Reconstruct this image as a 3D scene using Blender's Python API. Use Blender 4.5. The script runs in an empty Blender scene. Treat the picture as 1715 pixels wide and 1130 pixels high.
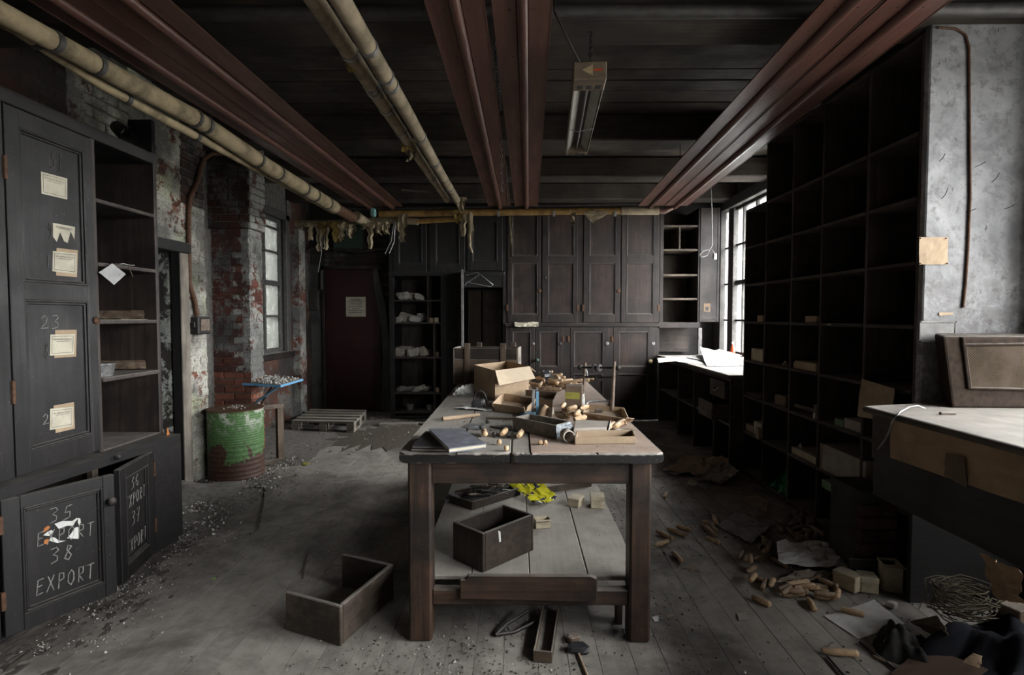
import bpy, math, random
from mathutils import Vector, Matrix, noise as mnoise

# ------------------------------------------------------------------ camera, sky, exposure
scene = bpy.context.scene
COL = scene.collection
F_PX, CX, CY, EYE = 900.0, 857.5, 565.0, 1.5
PITCH = math.atan(36 / 900.0)
YAW = math.atan(8.5 / math.hypot(900, 36))
cam_d = bpy.data.cameras.new('camera')
cam_d.sensor_width = 36.0
cam_d.lens = F_PX / 1715.0 * 36.0
cam_d.clip_start = 0.05
cam = bpy.data.objects.new('camera', cam_d)
cam.location = (0, 0, EYE)
cam.rotation_euler = (math.pi / 2 - PITCH, 0, YAW)
COL.objects.link(cam)
scene.camera = cam
CAMR = cam.rotation_euler.to_matrix()

scene.view_settings.view_transform = 'Standard'
scene.view_settings.look = 'None'
scene.view_settings.gamma = 1.0
scene.view_settings.use_curve_mapping = False
scene.view_settings.exposure = 3.45
try:
    scene.cycles.use_denoising = True
    scene.cycles.max_bounces = 10
    scene.cycles.diffuse_bounces = 6
    scene.cycles.transparent_max_bounces = 12
    scene.cycles.sample_clamp_indirect = 6.0
except Exception:
    pass

# overcast sky: brighter towards the zenith, dim ground below the horizon
world = bpy.data.worlds.new('overcast_sky')
scene.world = world
world.use_nodes = True
wn = world.node_tree
wn.nodes.clear()
w_out = wn.nodes.new('ShaderNodeOutputWorld')
w_bg = wn.nodes.new('ShaderNodeBackground')
w_tc = wn.nodes.new('ShaderNodeTexCoord')
w_sep = wn.nodes.new('ShaderNodeSeparateXYZ')
w_rmp = wn.nodes.new('ShaderNodeValToRGB')
w_map = wn.nodes.new('ShaderNodeMapRange')
w_map.inputs['From Min'].default_value = -1
w_map.inputs['From Max'].default_value = 1
wn.links.new(w_tc.outputs['Generated'], w_sep.inputs[0])
wn.links.new(w_sep.outputs['Z'], w_map.inputs['Value'])
wn.links.new(w_map.outputs[0], w_rmp.inputs[0])
wn.links.new(w_rmp.outputs[0], w_bg.inputs[0])
wn.links.new(w_bg.outputs[0], w_out.inputs[0])
e = w_rmp.color_ramp.elements
e[0].position = 0.0; e[0].color = (0.06, 0.058, 0.055, 1)
e[1].position = 1.0; e[1].color = (1.0, 1.0, 1.01, 1)
k = e.new(0.49); k.color = (0.09, 0.09, 0.085, 1)
k = e.new(0.51); k.color = (0.50, 0.51, 0.52, 1)
w_bg.inputs['Strength'].default_value = 7.5

# daylight portals in the window openings (they only guide sampling of the sky)
def portal(loc, sx, sy, rot):
    d = bpy.data.lights.new('window_portal', 'AREA')
    d.shape = 'RECTANGLE'; d.size = sx; d.size_y = sy
    d.cycles.is_portal = True
    o = bpy.data.objects.new('window_portal', d)
    o.location = loc; o.rotation_euler = rot
    COL.objects.link(o)
portal((3.30, 6.40, 2.0), 2.15, 3.3, (0, math.pi / 2, 0))
portal((3.30, 1.35, 1.87), 1.95, 2.7, (0, math.pi / 2, 0))
portal((3.30, -1.27, 1.87), 1.95, 2.1, (0, math.pi / 2, 0))

# ------------------------------------------------------------------ pixel rays to places in the room
def ray(px, py):
    return CAMR @ Vector(((px - CX) / F_PX, -(py - CY) / F_PX, -1.0))
def P(px, py, X=None, Y=None, Z=None):
    d = ray(px, py)
    if X is not None: t = X / d.x
    elif Y is not None: t = Y / d.y
    else: t = (Z - EYE) / d.z
    return Vector((0, 0, EYE)) + d * t
def PX(px, Y): return P(px, 529, Y=Y).x
def PZ(py, Y, px=866): return P(px, py, Y=Y).z

# ------------------------------------------------------------------ mesh building
def wm(o):
    m = Matrix.LocRotScale(o.location, o.rotation_euler, o.scale)
    return wm(o.parent) @ m if o.parent else m

class MB:
    def __init__(s): s.v = []; s.f = []; s.m = []; s.sm = []
    def add(s, vs, fs, mat=0, T=None, smooth=False):
        b = len(s.v); flip = False
        if T is not None:
            vs = [T @ Vector(v) for v in vs]; flip = T.to_3x3().determinant() < 0
        s.v += [tuple(v) for v in vs]
        for f in fs:
            f = tuple(i + b for i in f)
            s.f.append(f[::-1] if flip else f); s.m.append(mat); s.sm.append(smooth)
        return s
    def box(s, x0, x1, y0, y1, z0, z1, bev=0.004, T=None, mat=0):
        if x1 < x0: x0, x1 = x1, x0
        if y1 < y0: y0, y1 = y1, y0
        if z1 < z0: z0, z1 = z1, z0
        b = min(bev, (x1 - x0) * .3, (y1 - y0) * .3, (z1 - z0) * .3)
        if b <= 1e-5:
            v = [(x, y, z) for x in (x0, x1) for y in (y0, y1) for z in (z0, z1)]
            f = [(0, 1, 3, 2), (4, 6, 7, 5), (0, 4, 5, 1), (2, 3, 7, 6), (0, 2, 6, 4), (1, 5, 7, 3)]
            return s.add(v, f, mat, T)
        v = []; idx = {}
        X, Y, Z = (x0, x1), (y0, y1), (z0, z1)
        for i in (0, 1):
            for j in (0, 1):
                for q in (0, 1):
                    sx, sy, sz = (1, -1)[i] * b, (1, -1)[j] * b, (1, -1)[q] * b
                    idx[i, j, q, 0] = len(v); v.append((X[i], Y[j] + sy, Z[q] + sz))
                    idx[i, j, q, 1] = len(v); v.append((X[i] + sx, Y[j], Z[q] + sz))
                    idx[i, j, q, 2] = len(v); v.append((X[i] + sx, Y[j] + sy, Z[q]))
        f = []
        g = lambda i, j, q, a: idx[i, j, q, a]
        f.append((g(0,0,0,0), g(0,0,1,0), g(0,1,1,0), g(0,1,0,0))); f.append((g(1,0,0,0), g(1,1,0,0), g(1,1,1,0), g(1,0,1,0)))
        f.append((g(0,0,0,1), g(1,0,0,1), g(1,0,1,1), g(0,0,1,1))); f.append((g(0,1,0,1), g(0,1,1,1), g(1,1,1,1), g(1,1,0,1)))
        f.append((g(0,0,0,2), g(0,1,0,2), g(1,1,0,2), g(1,0,0,2))); f.append((g(0,0,1,2), g(1,0,1,2), g(1,1,1,2), g(0,1,1,2)))
        c = Vector(((x0+x1)/2, (y0+y1)/2, (z0+z1)/2))
        def q4(*ids):
            p = [Vector(v[i]) for i in ids]; n = (p[1]-p[0]).cross(p[2]-p[0])
            ids = list(ids)
            if n.dot(sum(p, Vector()) / len(p) - c) < 0: ids.reverse()
            f.append(tuple(ids))
        for i in (0, 1):
            for j in (0, 1):
                q4(g(i,j,0,0), g(i,j,1,0), g(i,j,1,1), g(i,j,0,1))
                q4(g(i,0,j,0), g(i,1,j,0), g(i,1,j,2), g(i,0,j,2))
                q4(g(0,i,j,1), g(1,i,j,1), g(1,i,j,2), g(0,i,j,2))
                for q in (0, 1): q4(g(i,j,q,0), g(i,j,q,1), g(i,j,q,2))
        return s.add(v, f, mat, T)
    def tube(s, pts, r, n=8, mat=0, T=None, caps=True, flat=1.0):
        pts = [Vector(p) for p in pts]; N = len(pts)
        rs = r if isinstance(r, (list, tuple)) else [r] * N
        v = []; f = []; prev = None
        for i, p in enumerate(pts):
            d = (pts[min(i+1, N-1)] - pts[max(i-1, 0)]).normalized()
            if prev is None:
                a = Vector((0, 0, 1)) if abs(d.z) < .9 else Vector((1, 0, 0))
                u = d.cross(a).normalized()
            else:
                u = (prev - d * prev.dot(d)).normalized()
            prev = u; w = d.cross(u)
            for q in range(n):
                t = 2 * math.pi * q / n
                v.append(p + u * (math.cos(t) * rs[i]) + w * (math.sin(t) * rs[i] * flat))
        for i in range(N - 1):
            for q in range(n):
                a, b = i*n+q, i*n+(q+1) % n
                f.append((a, b, b+n, a+n))
        s.add(v, f, mat, T, True)
        if caps:
            s.add([v[q] for q in range(n)], [tuple(range(n))[::-1]], mat, T)
            s.add([v[(N-1)*n+q] for q in range(n)], [tuple(range(n))], mat, T)
        return s
    def lathe(s, prof, n=12, T=None, mat=0, smooth=True):
        v = []; f = []
        for r, z in prof:
            for q in range(n):
                t = 2*math.pi*q/n; v.append((r*math.cos(t), r*math.sin(t), z))
        for i in range(len(prof)-1):
            for q in range(n):
                a, b = i*n+q, i*n+(q+1) % n
                f.append((a, b, b+n, a+n))
        s.add(v, f, mat, T, smooth)
        for i, o in ((0, True), (len(prof)-1, False)):
            if prof[i][0] > 1e-4:
                ring = [v[i*n+q] for q in range(n)]
                s.add(ring, [tuple(range(n))[::-1] if o else tuple(range(n))], mat, T)
        return s
    def prism(s, poly, z0, z1, T=None, mat=0):
        n = len(poly)
        v = [(x, y, z0) for x, y in poly] + [(x, y, z1) for x, y in poly]
        ar = sum(poly[i][0]*poly[(i+1) % n][1]-poly[(i+1) % n][0]*poly[i][1] for i in range(n))
        top, bot = tuple(range(n, 2*n)), tuple(range(n))[::-1]
        f = [top, bot] + [(i, (i+1) % n, n+(i+1) % n, n+i) for i in range(n)]
        if ar < 0: f = [q[::-1] for q in f]
        return s.add(v, f, mat, T)
    def sheet(s, c, nx=10, ny=8, amp=.01, freq=6, seed=0, t=.0015, mat=0, fold=None, rag=0.0, lift=0.0, smooth=False):
        c = [Vector(p) for p in c]
        nrm = (c[1]-c[0]).cross(c[3]-c[0]).normalized()
        rnd = random.Random(seed)
        v = []
        for j in range(ny+1):
            for i in range(nx+1):
                a, b = i/nx, j/ny
                p = c[0].lerp(c[1], a).lerp(c[3].lerp(c[2], a), b)
                q = Vector((a*freq+seed*3.1, b*freq+seed*1.7, seed*.7))
                h = mnoise.noise(q) + .5*mnoise.noise(q*2.3)
                edge = max(abs(a-.5), abs(b-.5))*2
                if fold: h += fold(a, b)/max(amp, 1e-6)
                p = p + nrm*(abs(h)*amp + lift*max(0, edge-.6))
                if rag and edge > .999:
                    p = p + (c[0]+c[2]-p*2)*(.5*rag*rnd.random())
                v.append(p)
        W = nx+1; top = []; N = len(v)
        for j in range(ny):
            for i in range(nx):
                a = j*W+i; top.append((a, a+1, a+1+W, a+W))
        v2 = v + [p - nrm*t for p in v]
        f = top + [tuple(i+N for i in q)[::-1] for q in top]
        rim = [i for i in range(W)] + [j*W+nx for j in range(1, ny+1)] + [ny*W+i for i in range(nx-1, -1, -1)] + [j*W for j in range(ny-1, 0, -1)]
        for i in range(len(rim)):
            a, b = rim[i], rim[(i+1) % len(rim)]
            f.append((b, a, a+N, b+N))
        return s.add(v2, f, mat, None, smooth)
    def lump(s, c, size, rot=0, amp=.2, seed=0, mat=0, nu=10, nv=6, sq=.6, T=None):
        v = []; f = []
        R = Matrix.Rotation(rot, 3, 'Z'); c = Vector(c)
        def sp(x): return math.copysign(abs(x)**sq, x)
        for j in range(nv+1):
            ph = -math.pi/2 + math.pi*j/nv
            for i in range(nu):
                th = 2*math.pi*i/nu
                p = Vector((sp(math.cos(ph))*sp(math.cos(th)), sp(math.cos(ph))*sp(math.sin(th)), sp(math.sin(ph))))
                p *= 1 + amp*mnoise.noise(p*1.7 + Vector((seed*5.3, seed*2.1, 0)))
                p = Vector((p.x*size[0]/2, p.y*size[1]/2, p.z*size[2]/2))
                v.append(c + R @ p)
        for j in range(nv):
            for i in range(nu):
                a, b = j*nu+i, j*nu+(i+1) % nu
                f.append((a, b, b+nu, a+nu))
        return s.add(v, f, mat, T, False)
    def rock(s, p, r, rnd, mat=0):
        v = [Vector(q) for q in ((1,0,0),(-1,0,0),(0,1,0),(0,-1,0),(0,0,1),(0,0,-1))]
        R = Matrix.Rotation(rnd.random()*6.3, 3, Vector((rnd.random()-.5, rnd.random()-.5, rnd.random()-.5)))
        sc = Vector((rnd.uniform(.5,1.3), rnd.uniform(.5,1.3), rnd.uniform(.3,.9)))
        vs = []
        for q in v:
            q = R @ Vector((q.x*sc.x, q.y*sc.y, q.z*sc.z))*r*rnd.uniform(.7, 1.2)
            vs.append(Vector(p) + q)
        f = [(0,2,4),(2,1,4),(1,3,4),(3,0,4),(2,0,5),(1,2,5),(3,1,5),(0,3,5)]
        return s.add(vs, f, mat)
    def build(s, name, mat, parent=None, local=False):
        me = bpy.data.meshes.new(name)
        v = s.v
        if parent is not None and not local:
            inv = wm(parent).inverted()
            v = [tuple(inv @ Vector(p)) for p in v]
        me.from_pydata(v, [], s.f)
        mats = mat if isinstance(mat, (list, tuple)) else [mat]
        ext = [max(p[i] for p in s.v)-min(p[i] for p in s.v) for i in range(3)] if s.v else [1, 1, 1]
        ax = 'XYZ'[ext.index(max(ext))]
        for m in mats: me.materials.append(MAT(m, ax) if isinstance(m, str) else m)
        if len(mats) > 1: me.polygons.foreach_set('material_index', s.m)
        me.polygons.foreach_set('use_smooth', s.sm)
        me.update()
        o = bpy.data.objects.new(name, me)
        COL.objects.link(o)
        o.parent = parent
        return o

def mbox(*a, **k): return MB().box(*a, **k)

def tag(o, label=None, cat=None, group=None, kind=None):
    if label: o['label'] = label
    if cat: o['category'] = cat
    if group: o['group'] = group
    if kind: o['kind'] = kind
    return o
ORD = ['first', 'second', 'third', 'fourth', 'fifth', 'sixth', 'seventh', 'eighth', 'ninth', 'tenth']
def thing(name, label, cat, loc=(0, 0, 0), rz=0, group=None):
    o = bpy.data.objects.new(name, None)
    o.empty_display_size = .1
    o.location = loc; o.rotation_euler = (0, 0, rz)
    COL.objects.link(o)
    return tag(o, label, cat, group)
def copy_tree(o, parent=None):
    c = o.copy(); COL.objects.link(c)
    if parent is not None: c.parent = parent
    for ch in list(o.children): copy_tree(ch, c)
    return c
def frame(o, u, n):   # local axes: a along u, b along n (outwards), c up
    u = Vector(u).normalized(); n = Vector(n).normalized(); z = Vector((0, 0, 1)); o = Vector(o)
    return Matrix(((u.x, n.x, z.x, o.x), (u.y, n.y, z.y, o.y), (u.z, n.z, z.z, o.z), (0, 0, 0, 1)))

# ------------------------------------------------------------------ materials
class NT:
    def __init__(s, name):
        s.m = bpy.data.materials.new(name); s.m.use_nodes = True
        s.t = s.m.node_tree; s.t.nodes.clear()
        s.out = s.n('ShaderNodeOutputMaterial'); s.b = s.n('ShaderNodeBsdfPrincipled')
        s.l(s.b.outputs[0], s.out.inputs[0])
    def n(s, t, **k):
        x = s.t.nodes.new(t)
        for a, b in k.items(): setattr(x, a, b)
        return x
    def l(s, a, b): s.t.links.new(a, b)
    def set(s, sock, val):
        if hasattr(val, 'is_output'): s.l(val, sock)
        elif isinstance(val, tuple) and len(val) == 3 and sock.type == 'RGBA': sock.default_value = (*val, 1)
        else: sock.default_value = val
    def obj(s):
        tc = s.n('ShaderNodeTexCoord'); oi = s.n('ShaderNodeObjectInfo')
        c = s.n('ShaderNodeCombineXYZ'); m = s.n('ShaderNodeMath', operation='MULTIPLY'); m.inputs[1].default_value = 37.0
        s.l(oi.outputs['Random'], m.inputs[0])
        for i in range(3): s.l(m.outputs[0], c.inputs[i])
        a = s.n('ShaderNodeVectorMath', operation='ADD')
        s.l(tc.outputs['Object'], a.inputs[0]); s.l(c.outputs[0], a.inputs[1])
        return a.outputs[0]
    def rand(s): return s.n('ShaderNodeObjectInfo').outputs['Random']
    def pos(s): return s.n('ShaderNodeNewGeometry').outputs['Position']
    def scale(s, v, sc):
        a = s.n('ShaderNodeVectorMath', operation='MULTIPLY'); s.l(v, a.inputs[0]); a.inputs[1].default_value = sc
        return a.outputs[0]
    def noise(s, v, scale=5, detail=4, rough=.6, dist=0):
        x = s.n('ShaderNodeTexNoise'); s.l(v, x.inputs['Vector'])
        x.inputs['Scale'].default_value = scale; x.inputs['Detail'].default_value = detail
        x.inputs['Roughness'].default_value = rough; x.inputs['Distortion'].default_value = dist
        return x.outputs['Fac']
    def ramp(s, fac, *st):
        r = s.n('ShaderNodeValToRGB'); s.l(fac, r.inputs[0]); el = r.color_ramp.elements
        while len(el) < len(st): el.new(.5)
        for q, (p, c) in zip(el, st):
            q.position = p
            q.color = (c, c, c, 1) if not isinstance(c, tuple) else (*c, 1)
        return r.outputs[0]
    def mix(s, f, a, b, mode='MIX'):
        m = s.n('ShaderNodeMix', data_type='RGBA', blend_type=mode)
        s.set(m.inputs[0], f); s.set(m.inputs[6], a); s.set(m.inputs[7], b)
        return m.outputs[2]
    def math(s, op, a, b=0.0):
        m = s.n('ShaderNodeMath', operation=op); s.set(m.inputs[0], a); s.set(m.inputs[1], b)
        return m.outputs[0]
    def up(s, lo=.4, hi=.9):
        g = s.n('ShaderNodeNewGeometry'); x = s.n('ShaderNodeSeparateXYZ'); s.l(g.outputs['Normal'], x.inputs[0])
        return s.ramp(x.outputs['Z'], (lo, 0.0), (hi, 1.0))
    def bump(s, h, st=.4, d=.01):
        b = s.n('ShaderNodeBump'); b.inputs['Strength'].default_value = st; b.inputs['Distance'].default_value = d
        s.l(h, b.inputs['Height']); s.l(b.outputs[0], s.b.inputs['Normal'])
    def fin(s, col, rough=.8, spec=.3, metal=0.0):
        s.set(s.b.inputs['Base Color'], col); s.set(s.b.inputs['Roughness'], rough)
        s.b.inputs['Specular IOR Level'].default_value = spec; s.b.inputs['Metallic'].default_value = metal
        return s.m

DUST = (.34, .318, .29)
def wood(name, dark, light, axis, dust=.6, rough=.6, specks=.5, blotch=.5, var=.3, spec=.35, chip=None, grain=1.0, grime=0.0):
    t = NT(name); c = t.obj()
    sc = {'X': (1.2, 22, 22), 'Y': (22, 1.2, 22), 'Z': (22, 22, 1.2)}[axis]
    g = t.noise(t.scale(c, sc), 1.6*grain, 6, .65, .5)
    col = t.ramp(g, (.3, dark), (.72, light))
    bl = t.noise(c, 3.1, 4, .6)
    dk = tuple(x*.45 for x in dark)
    col = t.mix(t.ramp(bl, (.42, blotch), (.62, 0.0)), col, dk)
    if var:
        r = t.rand(); v = t.math('ADD', t.math('MULTIPLY', r, var), 1-var*.5)
        cc = t.n('ShaderNodeCombineColor')
        for i in range(3): t.l(v, cc.inputs[i])
        col = t.mix(1.0, col, cc.outputs[0], 'MULTIPLY')
    if chip:
        ch = t.noise(c, 46, 3, .7)
        col = t.mix(t.ramp(ch, (.70, 0.0), (.74, .8)), col, chip)
    if dust:
        dn = t.noise(c, 9, 5, .7)
        df = t.math('MULTIPLY', t.up(), t.ramp(dn, (.28, dust*.38), (.62, dust)))
        col = t.mix(df, col, DUST)
    if grime:
        gn = t.noise(t.pos(), 1.15, 8, .68, .6)
        col = t.mix(t.ramp(gn, (.40, grime), (.56, 0.0)), col, (.075, .066, .058))
    if specks:
        sp = t.noise(t.pos(), 140, 2, .5)
        col = t.mix(t.ramp(sp, (.735, 0.0), (.76, specks)), col, (.36, .34, .31))
    ro = t.ramp(bl, (.3, min(1, rough+.15)), (.7, rough-.08))
    t.bump(g, .35, .004)
    return t.fin(col, ro, spec)

def plain(name, c, rough=.7, var=.25, sc=12, dust=0.0, metal=0.0, dirt=.4, bump=.15, spec=.3, world=False):
    t = NT(name); v = t.pos() if world else t.obj()
    n = t.noise(v, sc, 6, .65)
    dk = tuple(x*(1-dirt) for x in c); lt = tuple(min(1, x*(1+var)) for x in c)
    col = t.ramp(n, (.3, dk), (.55, c), (.75, lt))
    if dust:
        df = t.math('MULTIPLY', t.up(), t.ramp(t.noise(v, 20, 4), (.3, dust*.4), (.6, dust)))
        col = t.mix(df, col, DUST)
    t.bump(n, bump, .004)
    return t.fin(col, rough, spec, metal)

def painted_brick(name, red, paint, cover, green=0.0, soot=.0):
    t = NT(name); v = t.pos()
    big = t.noise(v, 2.6, 5, .62, .6)
    fine = t.noise(v, 17, 6, .7, .4)
    tiny = t.noise(v, 70, 3, .6)
    m = t.math('ADD', t.math('MULTIPLY', big, .62), t.math('MULTIPLY', fine, .38))
    pm = t.ramp(m, (cover-.02, 1.0), (cover+.025, 0.0))
    r = t.ramp(fine, (.25, tuple(x*.35 for x in red)), (.5, red), (.78, tuple(x*1.25 for x in red)))
    rv = t.math('ADD', t.math('MULTIPLY', t.rand(), .9), .5)
    cc = t.n('ShaderNodeCombineColor')
    for i in range(3): t.l(rv, cc.inputs[i])
    r = t.mix(1.0, r, cc.outputs[0], 'MULTIPLY')
    pc = t.ramp(tiny, (.28, tuple(x*.35 for x in paint)), (.5, paint), (.7, tuple(min(1, x*1.15) for x in paint)))
    if green:
        gn = t.noise(v, 3.7, 4, .6)
        pc = t.mix(t.ramp(gn, (.5, 0.0), (.62, green)), pc, (.30, .36, .16))
    col = t.mix(pm, r, pc)
    if soot:
        sn = t.noise(v, 1.9, 5, .65)
        col = t.mix(t.ramp(sn, (.42, soot), (.6, 0.0)), col, (.022, .021, .02))
    h = t.math('ADD', t.math('MULTIPLY', pm, .5), t.math('MULTIPLY', fine, .6))
    t.bump(h, .6, .008)
    return t.fin(col, .85, .2)

_M = {}
def MAT(kind, ax='Z'):
    key = kind + ax if kind in WOODS else kind
    if key not in _M:
        if kind in WOODS:
            w = dict(WOODS[kind]); _M[key] = wood(kind + '_' + ax.lower(), w.pop('d'), w.pop('l'), ax, **w)
        elif kind in PLAINS: _M[key] = plain(kind, **PLAINS[kind])
        else: _M[key] = SPECIAL[kind]()
    return _M[key]

WOODS = {
    'black_wood': dict(d=(.0072, .0066, .0069), l=(.021, .0183, .0187), dust=.35, rough=.5, specks=.45, chip=(.16, .11, .08)),
    'brown_black_wood': dict(d=(.012, .010, .0095), l=(.044, .030, .025), dust=.4, rough=.5, specks=.3, blotch=.75),
    'dark_shelf_wood': dict(d=(.025, .0205, .019), l=(.078, .060, .051), dust=.55, rough=.65, specks=.25),
    'table_leg_wood': dict(d=(.014, .010, .008), l=(.080, .044, .029), dust=.4, rough=.55, specks=.3, blotch=.8),
    'table_top_wood': dict(d=(.16, .145, .125), l=(.36, .33, .29), dust=.8, rough=.75, specks=.6, var=.15),
    'floor_wood': dict(d=(.11, .098, .088), l=(.27, .25, .225), dust=.78, rough=.72, specks=.45, var=.2, blotch=.6, spec=.25, grime=.75),
    'ceiling_wood': dict(d=(.022, .018, .015), l=(.068, .051, .038), dust=.2, rough=.8, specks=.3, var=.5),
    'crate_wood': dict(d=(.055, .040, .028), l=(.16, .112, .078), dust=.6, rough=.7, specks=.3),
    'drawer_wood': dict(d=(.045, .034, .026), l=(.14, .106, .078), dust=.55, rough=.7, specks=.4, blotch=.7),
    'dark_crate_wood': dict(d=(.017, .013, .011), l=(.062, .041, .030), dust=.55, rough=.6, specks=.3, blotch=.7),
    'pallet_wood': dict(d=(.12, .105, .09), l=(.30, .265, .22), dust=.5, rough=.8, specks=.3),
    'bench_wood': dict(d=(.065, .057, .049), l=(.14, .127, .11), dust=.28, rough=.75, specks=.5, var=.15),
    'worn_moulding': dict(d=(.022, .019, .018), l=(.070, .058, .052), dust=.5, rough=.5, specks=.3),  # lighter wood: highlight lines along the moulding edges put into the colour
    'brown_panel': dict(d=(.013, .0095, .0085), l=(.056, .035, .029), dust=.3, rough=.5, specks=.25, blotch=.7),
    'pale_wood': dict(d=(.40, .27, .16), l=(.62, .46, .30), dust=.25, rough=.5, specks=.15, blotch=.25, grain=2),
    'stick_wood': dict(d=(.30, .21, .13), l=(.52, .39, .26), dust=.35, rough=.6, specks=.2, blotch=.3),
    'brown_back_wood': dict(d=(.022, .016, .0115), l=(.062, .043, .029), dust=.3, rough=.7, specks=.15),
}
PLAINS = {
    'handle_wood': dict(c=(.50, .34, .20), rough=.45, sc=18, dirt=.45, dust=.25),
    'handle_wood_dark': dict(c=(.25, .165, .10), rough=.5, sc=14, dirt=.6, dust=.35),
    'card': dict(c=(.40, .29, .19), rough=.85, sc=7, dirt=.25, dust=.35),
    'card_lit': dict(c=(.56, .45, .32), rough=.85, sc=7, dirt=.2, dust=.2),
    'card_dark': dict(c=(.135, .095, .065), rough=.85, sc=7, dirt=.35, dust=.5),
    'grey_card': dict(c=(.33, .29, .25), rough=.85, sc=9, dirt=.3, dust=.5),
    'hardboard': dict(c=(.34, .225, .165), rough=.7, sc=5, dirt=.25, dust=.5),
    'paper_white': dict(c=(.55, .55, .53), rough=.8, sc=10, dirt=.22, var=.1),
    'parcel_paper': dict(c=(.50, .48, .44), rough=.8, sc=14, dirt=.5),
    'moderate_steel': dict(c=(.16, .16, .16), rough=.5, sc=30, dirt=.5, metal=.3),
    'paper_grey': dict(c=(.31, .31, .305), rough=.8, sc=8, dirt=.35, var=.2),
    'paper_cream': dict(c=(.42, .39, .31), rough=.8, sc=9, dirt=.3, var=.1),
    'brown_paper': dict(c=(.30, .20, .12), rough=.75, sc=6, dirt=.4, dust=.3),
    'pier_card': dict(c=(.16, .155, .15), rough=.8, sc=9, dirt=.5),
    'tan_paper': dict(c=(.30, .225, .15), rough=.8, sc=6, dirt=.3, dust=.1),
    'cream_box': dict(c=(.46, .40, .29), rough=.8, sc=14, dirt=.35, dust=.3),
    'green_box': dict(c=(.15, .24, .14), rough=.8, sc=14, dirt=.4, dust=.3),
    'blue_folder': dict(c=(.105, .118, .150), rough=.75, sc=14, dirt=.5, var=.9, dust=.15),
    'black_iron': dict(c=(.035, .033, .033), rough=.5, sc=25, dirt=.4, dust=.4, metal=.4),
    'steel': dict(c=(.34, .34, .34), rough=.42, sc=30, dirt=.55, metal=.8, dust=.25),
    'rust': dict(c=(.085, .043, .025), rough=.75, sc=40, dirt=.6, metal=.2),
    'rusty_steel': dict(c=(.20, .155, .125), rough=.55, sc=25, dirt=.6, metal=.6, dust=.2),
    'blue_steel': dict(c=(.10, .21, .30), rough=.5, sc=30, dirt=.4),
    'blue_paint': dict(c=(.12, .30, .50), rough=.55, sc=20, dirt=.35),
    'brass': dict(c=(.45, .27, .10), rough=.4, sc=30, dirt=.5, metal=.8),
    'cream_knob': dict(c=(.52, .40, .24), rough=.35, sc=20, dirt=.3),
    'lagging': dict(c=(.225, .178, .108), rough=.85, sc=6, dirt=.7, bump=.4),
    'lagging_pale': dict(c=(.27, .22, .15), rough=.85, sc=7, dirt=.6, bump=.4),
    'rag': dict(c=(.25, .205, .135), rough=.95, sc=14, dirt=.5, bump=.4),
    'rag_yellow': dict(c=(.22, .155, .045), rough=.95, sc=14, dirt=.5, bump=.4),
    'brown_board': dict(c=(.085, .052, .037), rough=.8, sc=6, dirt=.3),
    'cloth_navy': dict(c=(.010, .011, .017), rough=.95, sc=20, dirt=.4),
    'cloth_dark': dict(c=(.022, .020, .020), rough=.95, sc=20, dirt=.4),
    'dark_metal': dict(c=(.05, .047, .044), rough=.55, sc=20, dirt=.4, metal=.3),
    'white_enamel': dict(c=(.34, .33, .30), rough=.35, sc=8, dirt=.3),
    'heater_case': dict(c=(.16, .125, .09), rough=.5, sc=12, dirt=.4, metal=.3),
    'chalk': dict(c=(.24, .235, .225), rough=.95, sc=80, dirt=.6),
    'chalk_faint': dict(c=(.085, .08, .078), rough=.95, sc=80, dirt=.6),
    'ink': dict(c=(.03, .03, .032), rough=.8, sc=80, dirt=.3),
    'ink_grey': dict(c=(.17, .16, .15), rough=.8, sc=80, dirt=.3),
    'orange_rust': dict(c=(.40, .15, .05), rough=.85, sc=40, dirt=.4),
    'red_paint_dark': dict(c=(.026, .0055, .0055), rough=.55, sc=4, dirt=.35),
    'green_dark': dict(c=(.03, .055, .042), rough=.6, sc=9, dirt=.3),
    'grey_wall_paint': dict(c=(.06, .062, .06), rough=.8, sc=4, dirt=.5, world=True),
    'mortar': dict(c=(.10, .094, .086), rough=.95, sc=20, dirt=.5, world=True),
    'soot_wall': dict(c=(.045, .043, .041), rough=.9, sc=5, dirt=.5, world=True),
    'window_paint': dict(c=(.055, .053, .05), rough=.6, sc=20, dirt=.5, var=.8),
    'window_paint_pale': dict(c=(.13, .125, .125), rough=.6, sc=20, dirt=.6, var=.4),
    'dirt': dict(c=(.085, .070, .056), rough=1.0, sc=24, dirt=.5, world=True, bump=.6),
    'grey_dirt': dict(c=(.16, .15, .135), rough=1.0, sc=24, dirt=.5, world=True, bump=.6),
    'plaster_crumb': dict(c=(.44, .43, .40), rough=1.0, sc=24, dirt=.4, world=True),
    'twine': dict(c=(.10, .085, .058), rough=.9, sc=20, dirt=.4),
    'green_plastic': dict(c=(.02, .20, .07), rough=.25, sc=10, dirt=.3, spec=.6),
    'green_label': dict(c=(.22, .42, .12), rough=.6, sc=10, dirt=.2),
    'yellow_label': dict(c=(.27, .25, .055), rough=.6, sc=20, dirt=.3),
    'red_plastic': dict(c=(.35, .05, .02), rough=.3, sc=10, dirt=.2),
    'white_plastic': dict(c=(.62, .62, .60), rough=.35, sc=10, dirt=.2),
    'leather_dark': dict(c=(.03, .03, .034), rough=.35, sc=20, dirt=.3, spec=.5),
    'cabinet_brown': dict(c=(.022, .015, .011), rough=.85, sc=30, dirt=.6, dust=.3, spec=.08),
    'dark_dirt': dict(c=(.080, .070, .061), rough=1.0, sc=14, dirt=.6, world=True, bump=.6),
    'teal_rag': dict(c=(.20, .40, .40), rough=.9, sc=10, dirt=.3),
    'shading_wall_grey': dict(c=(.24, .24, .235), rough=.9, sc=3, dirt=.2),
}
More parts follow.
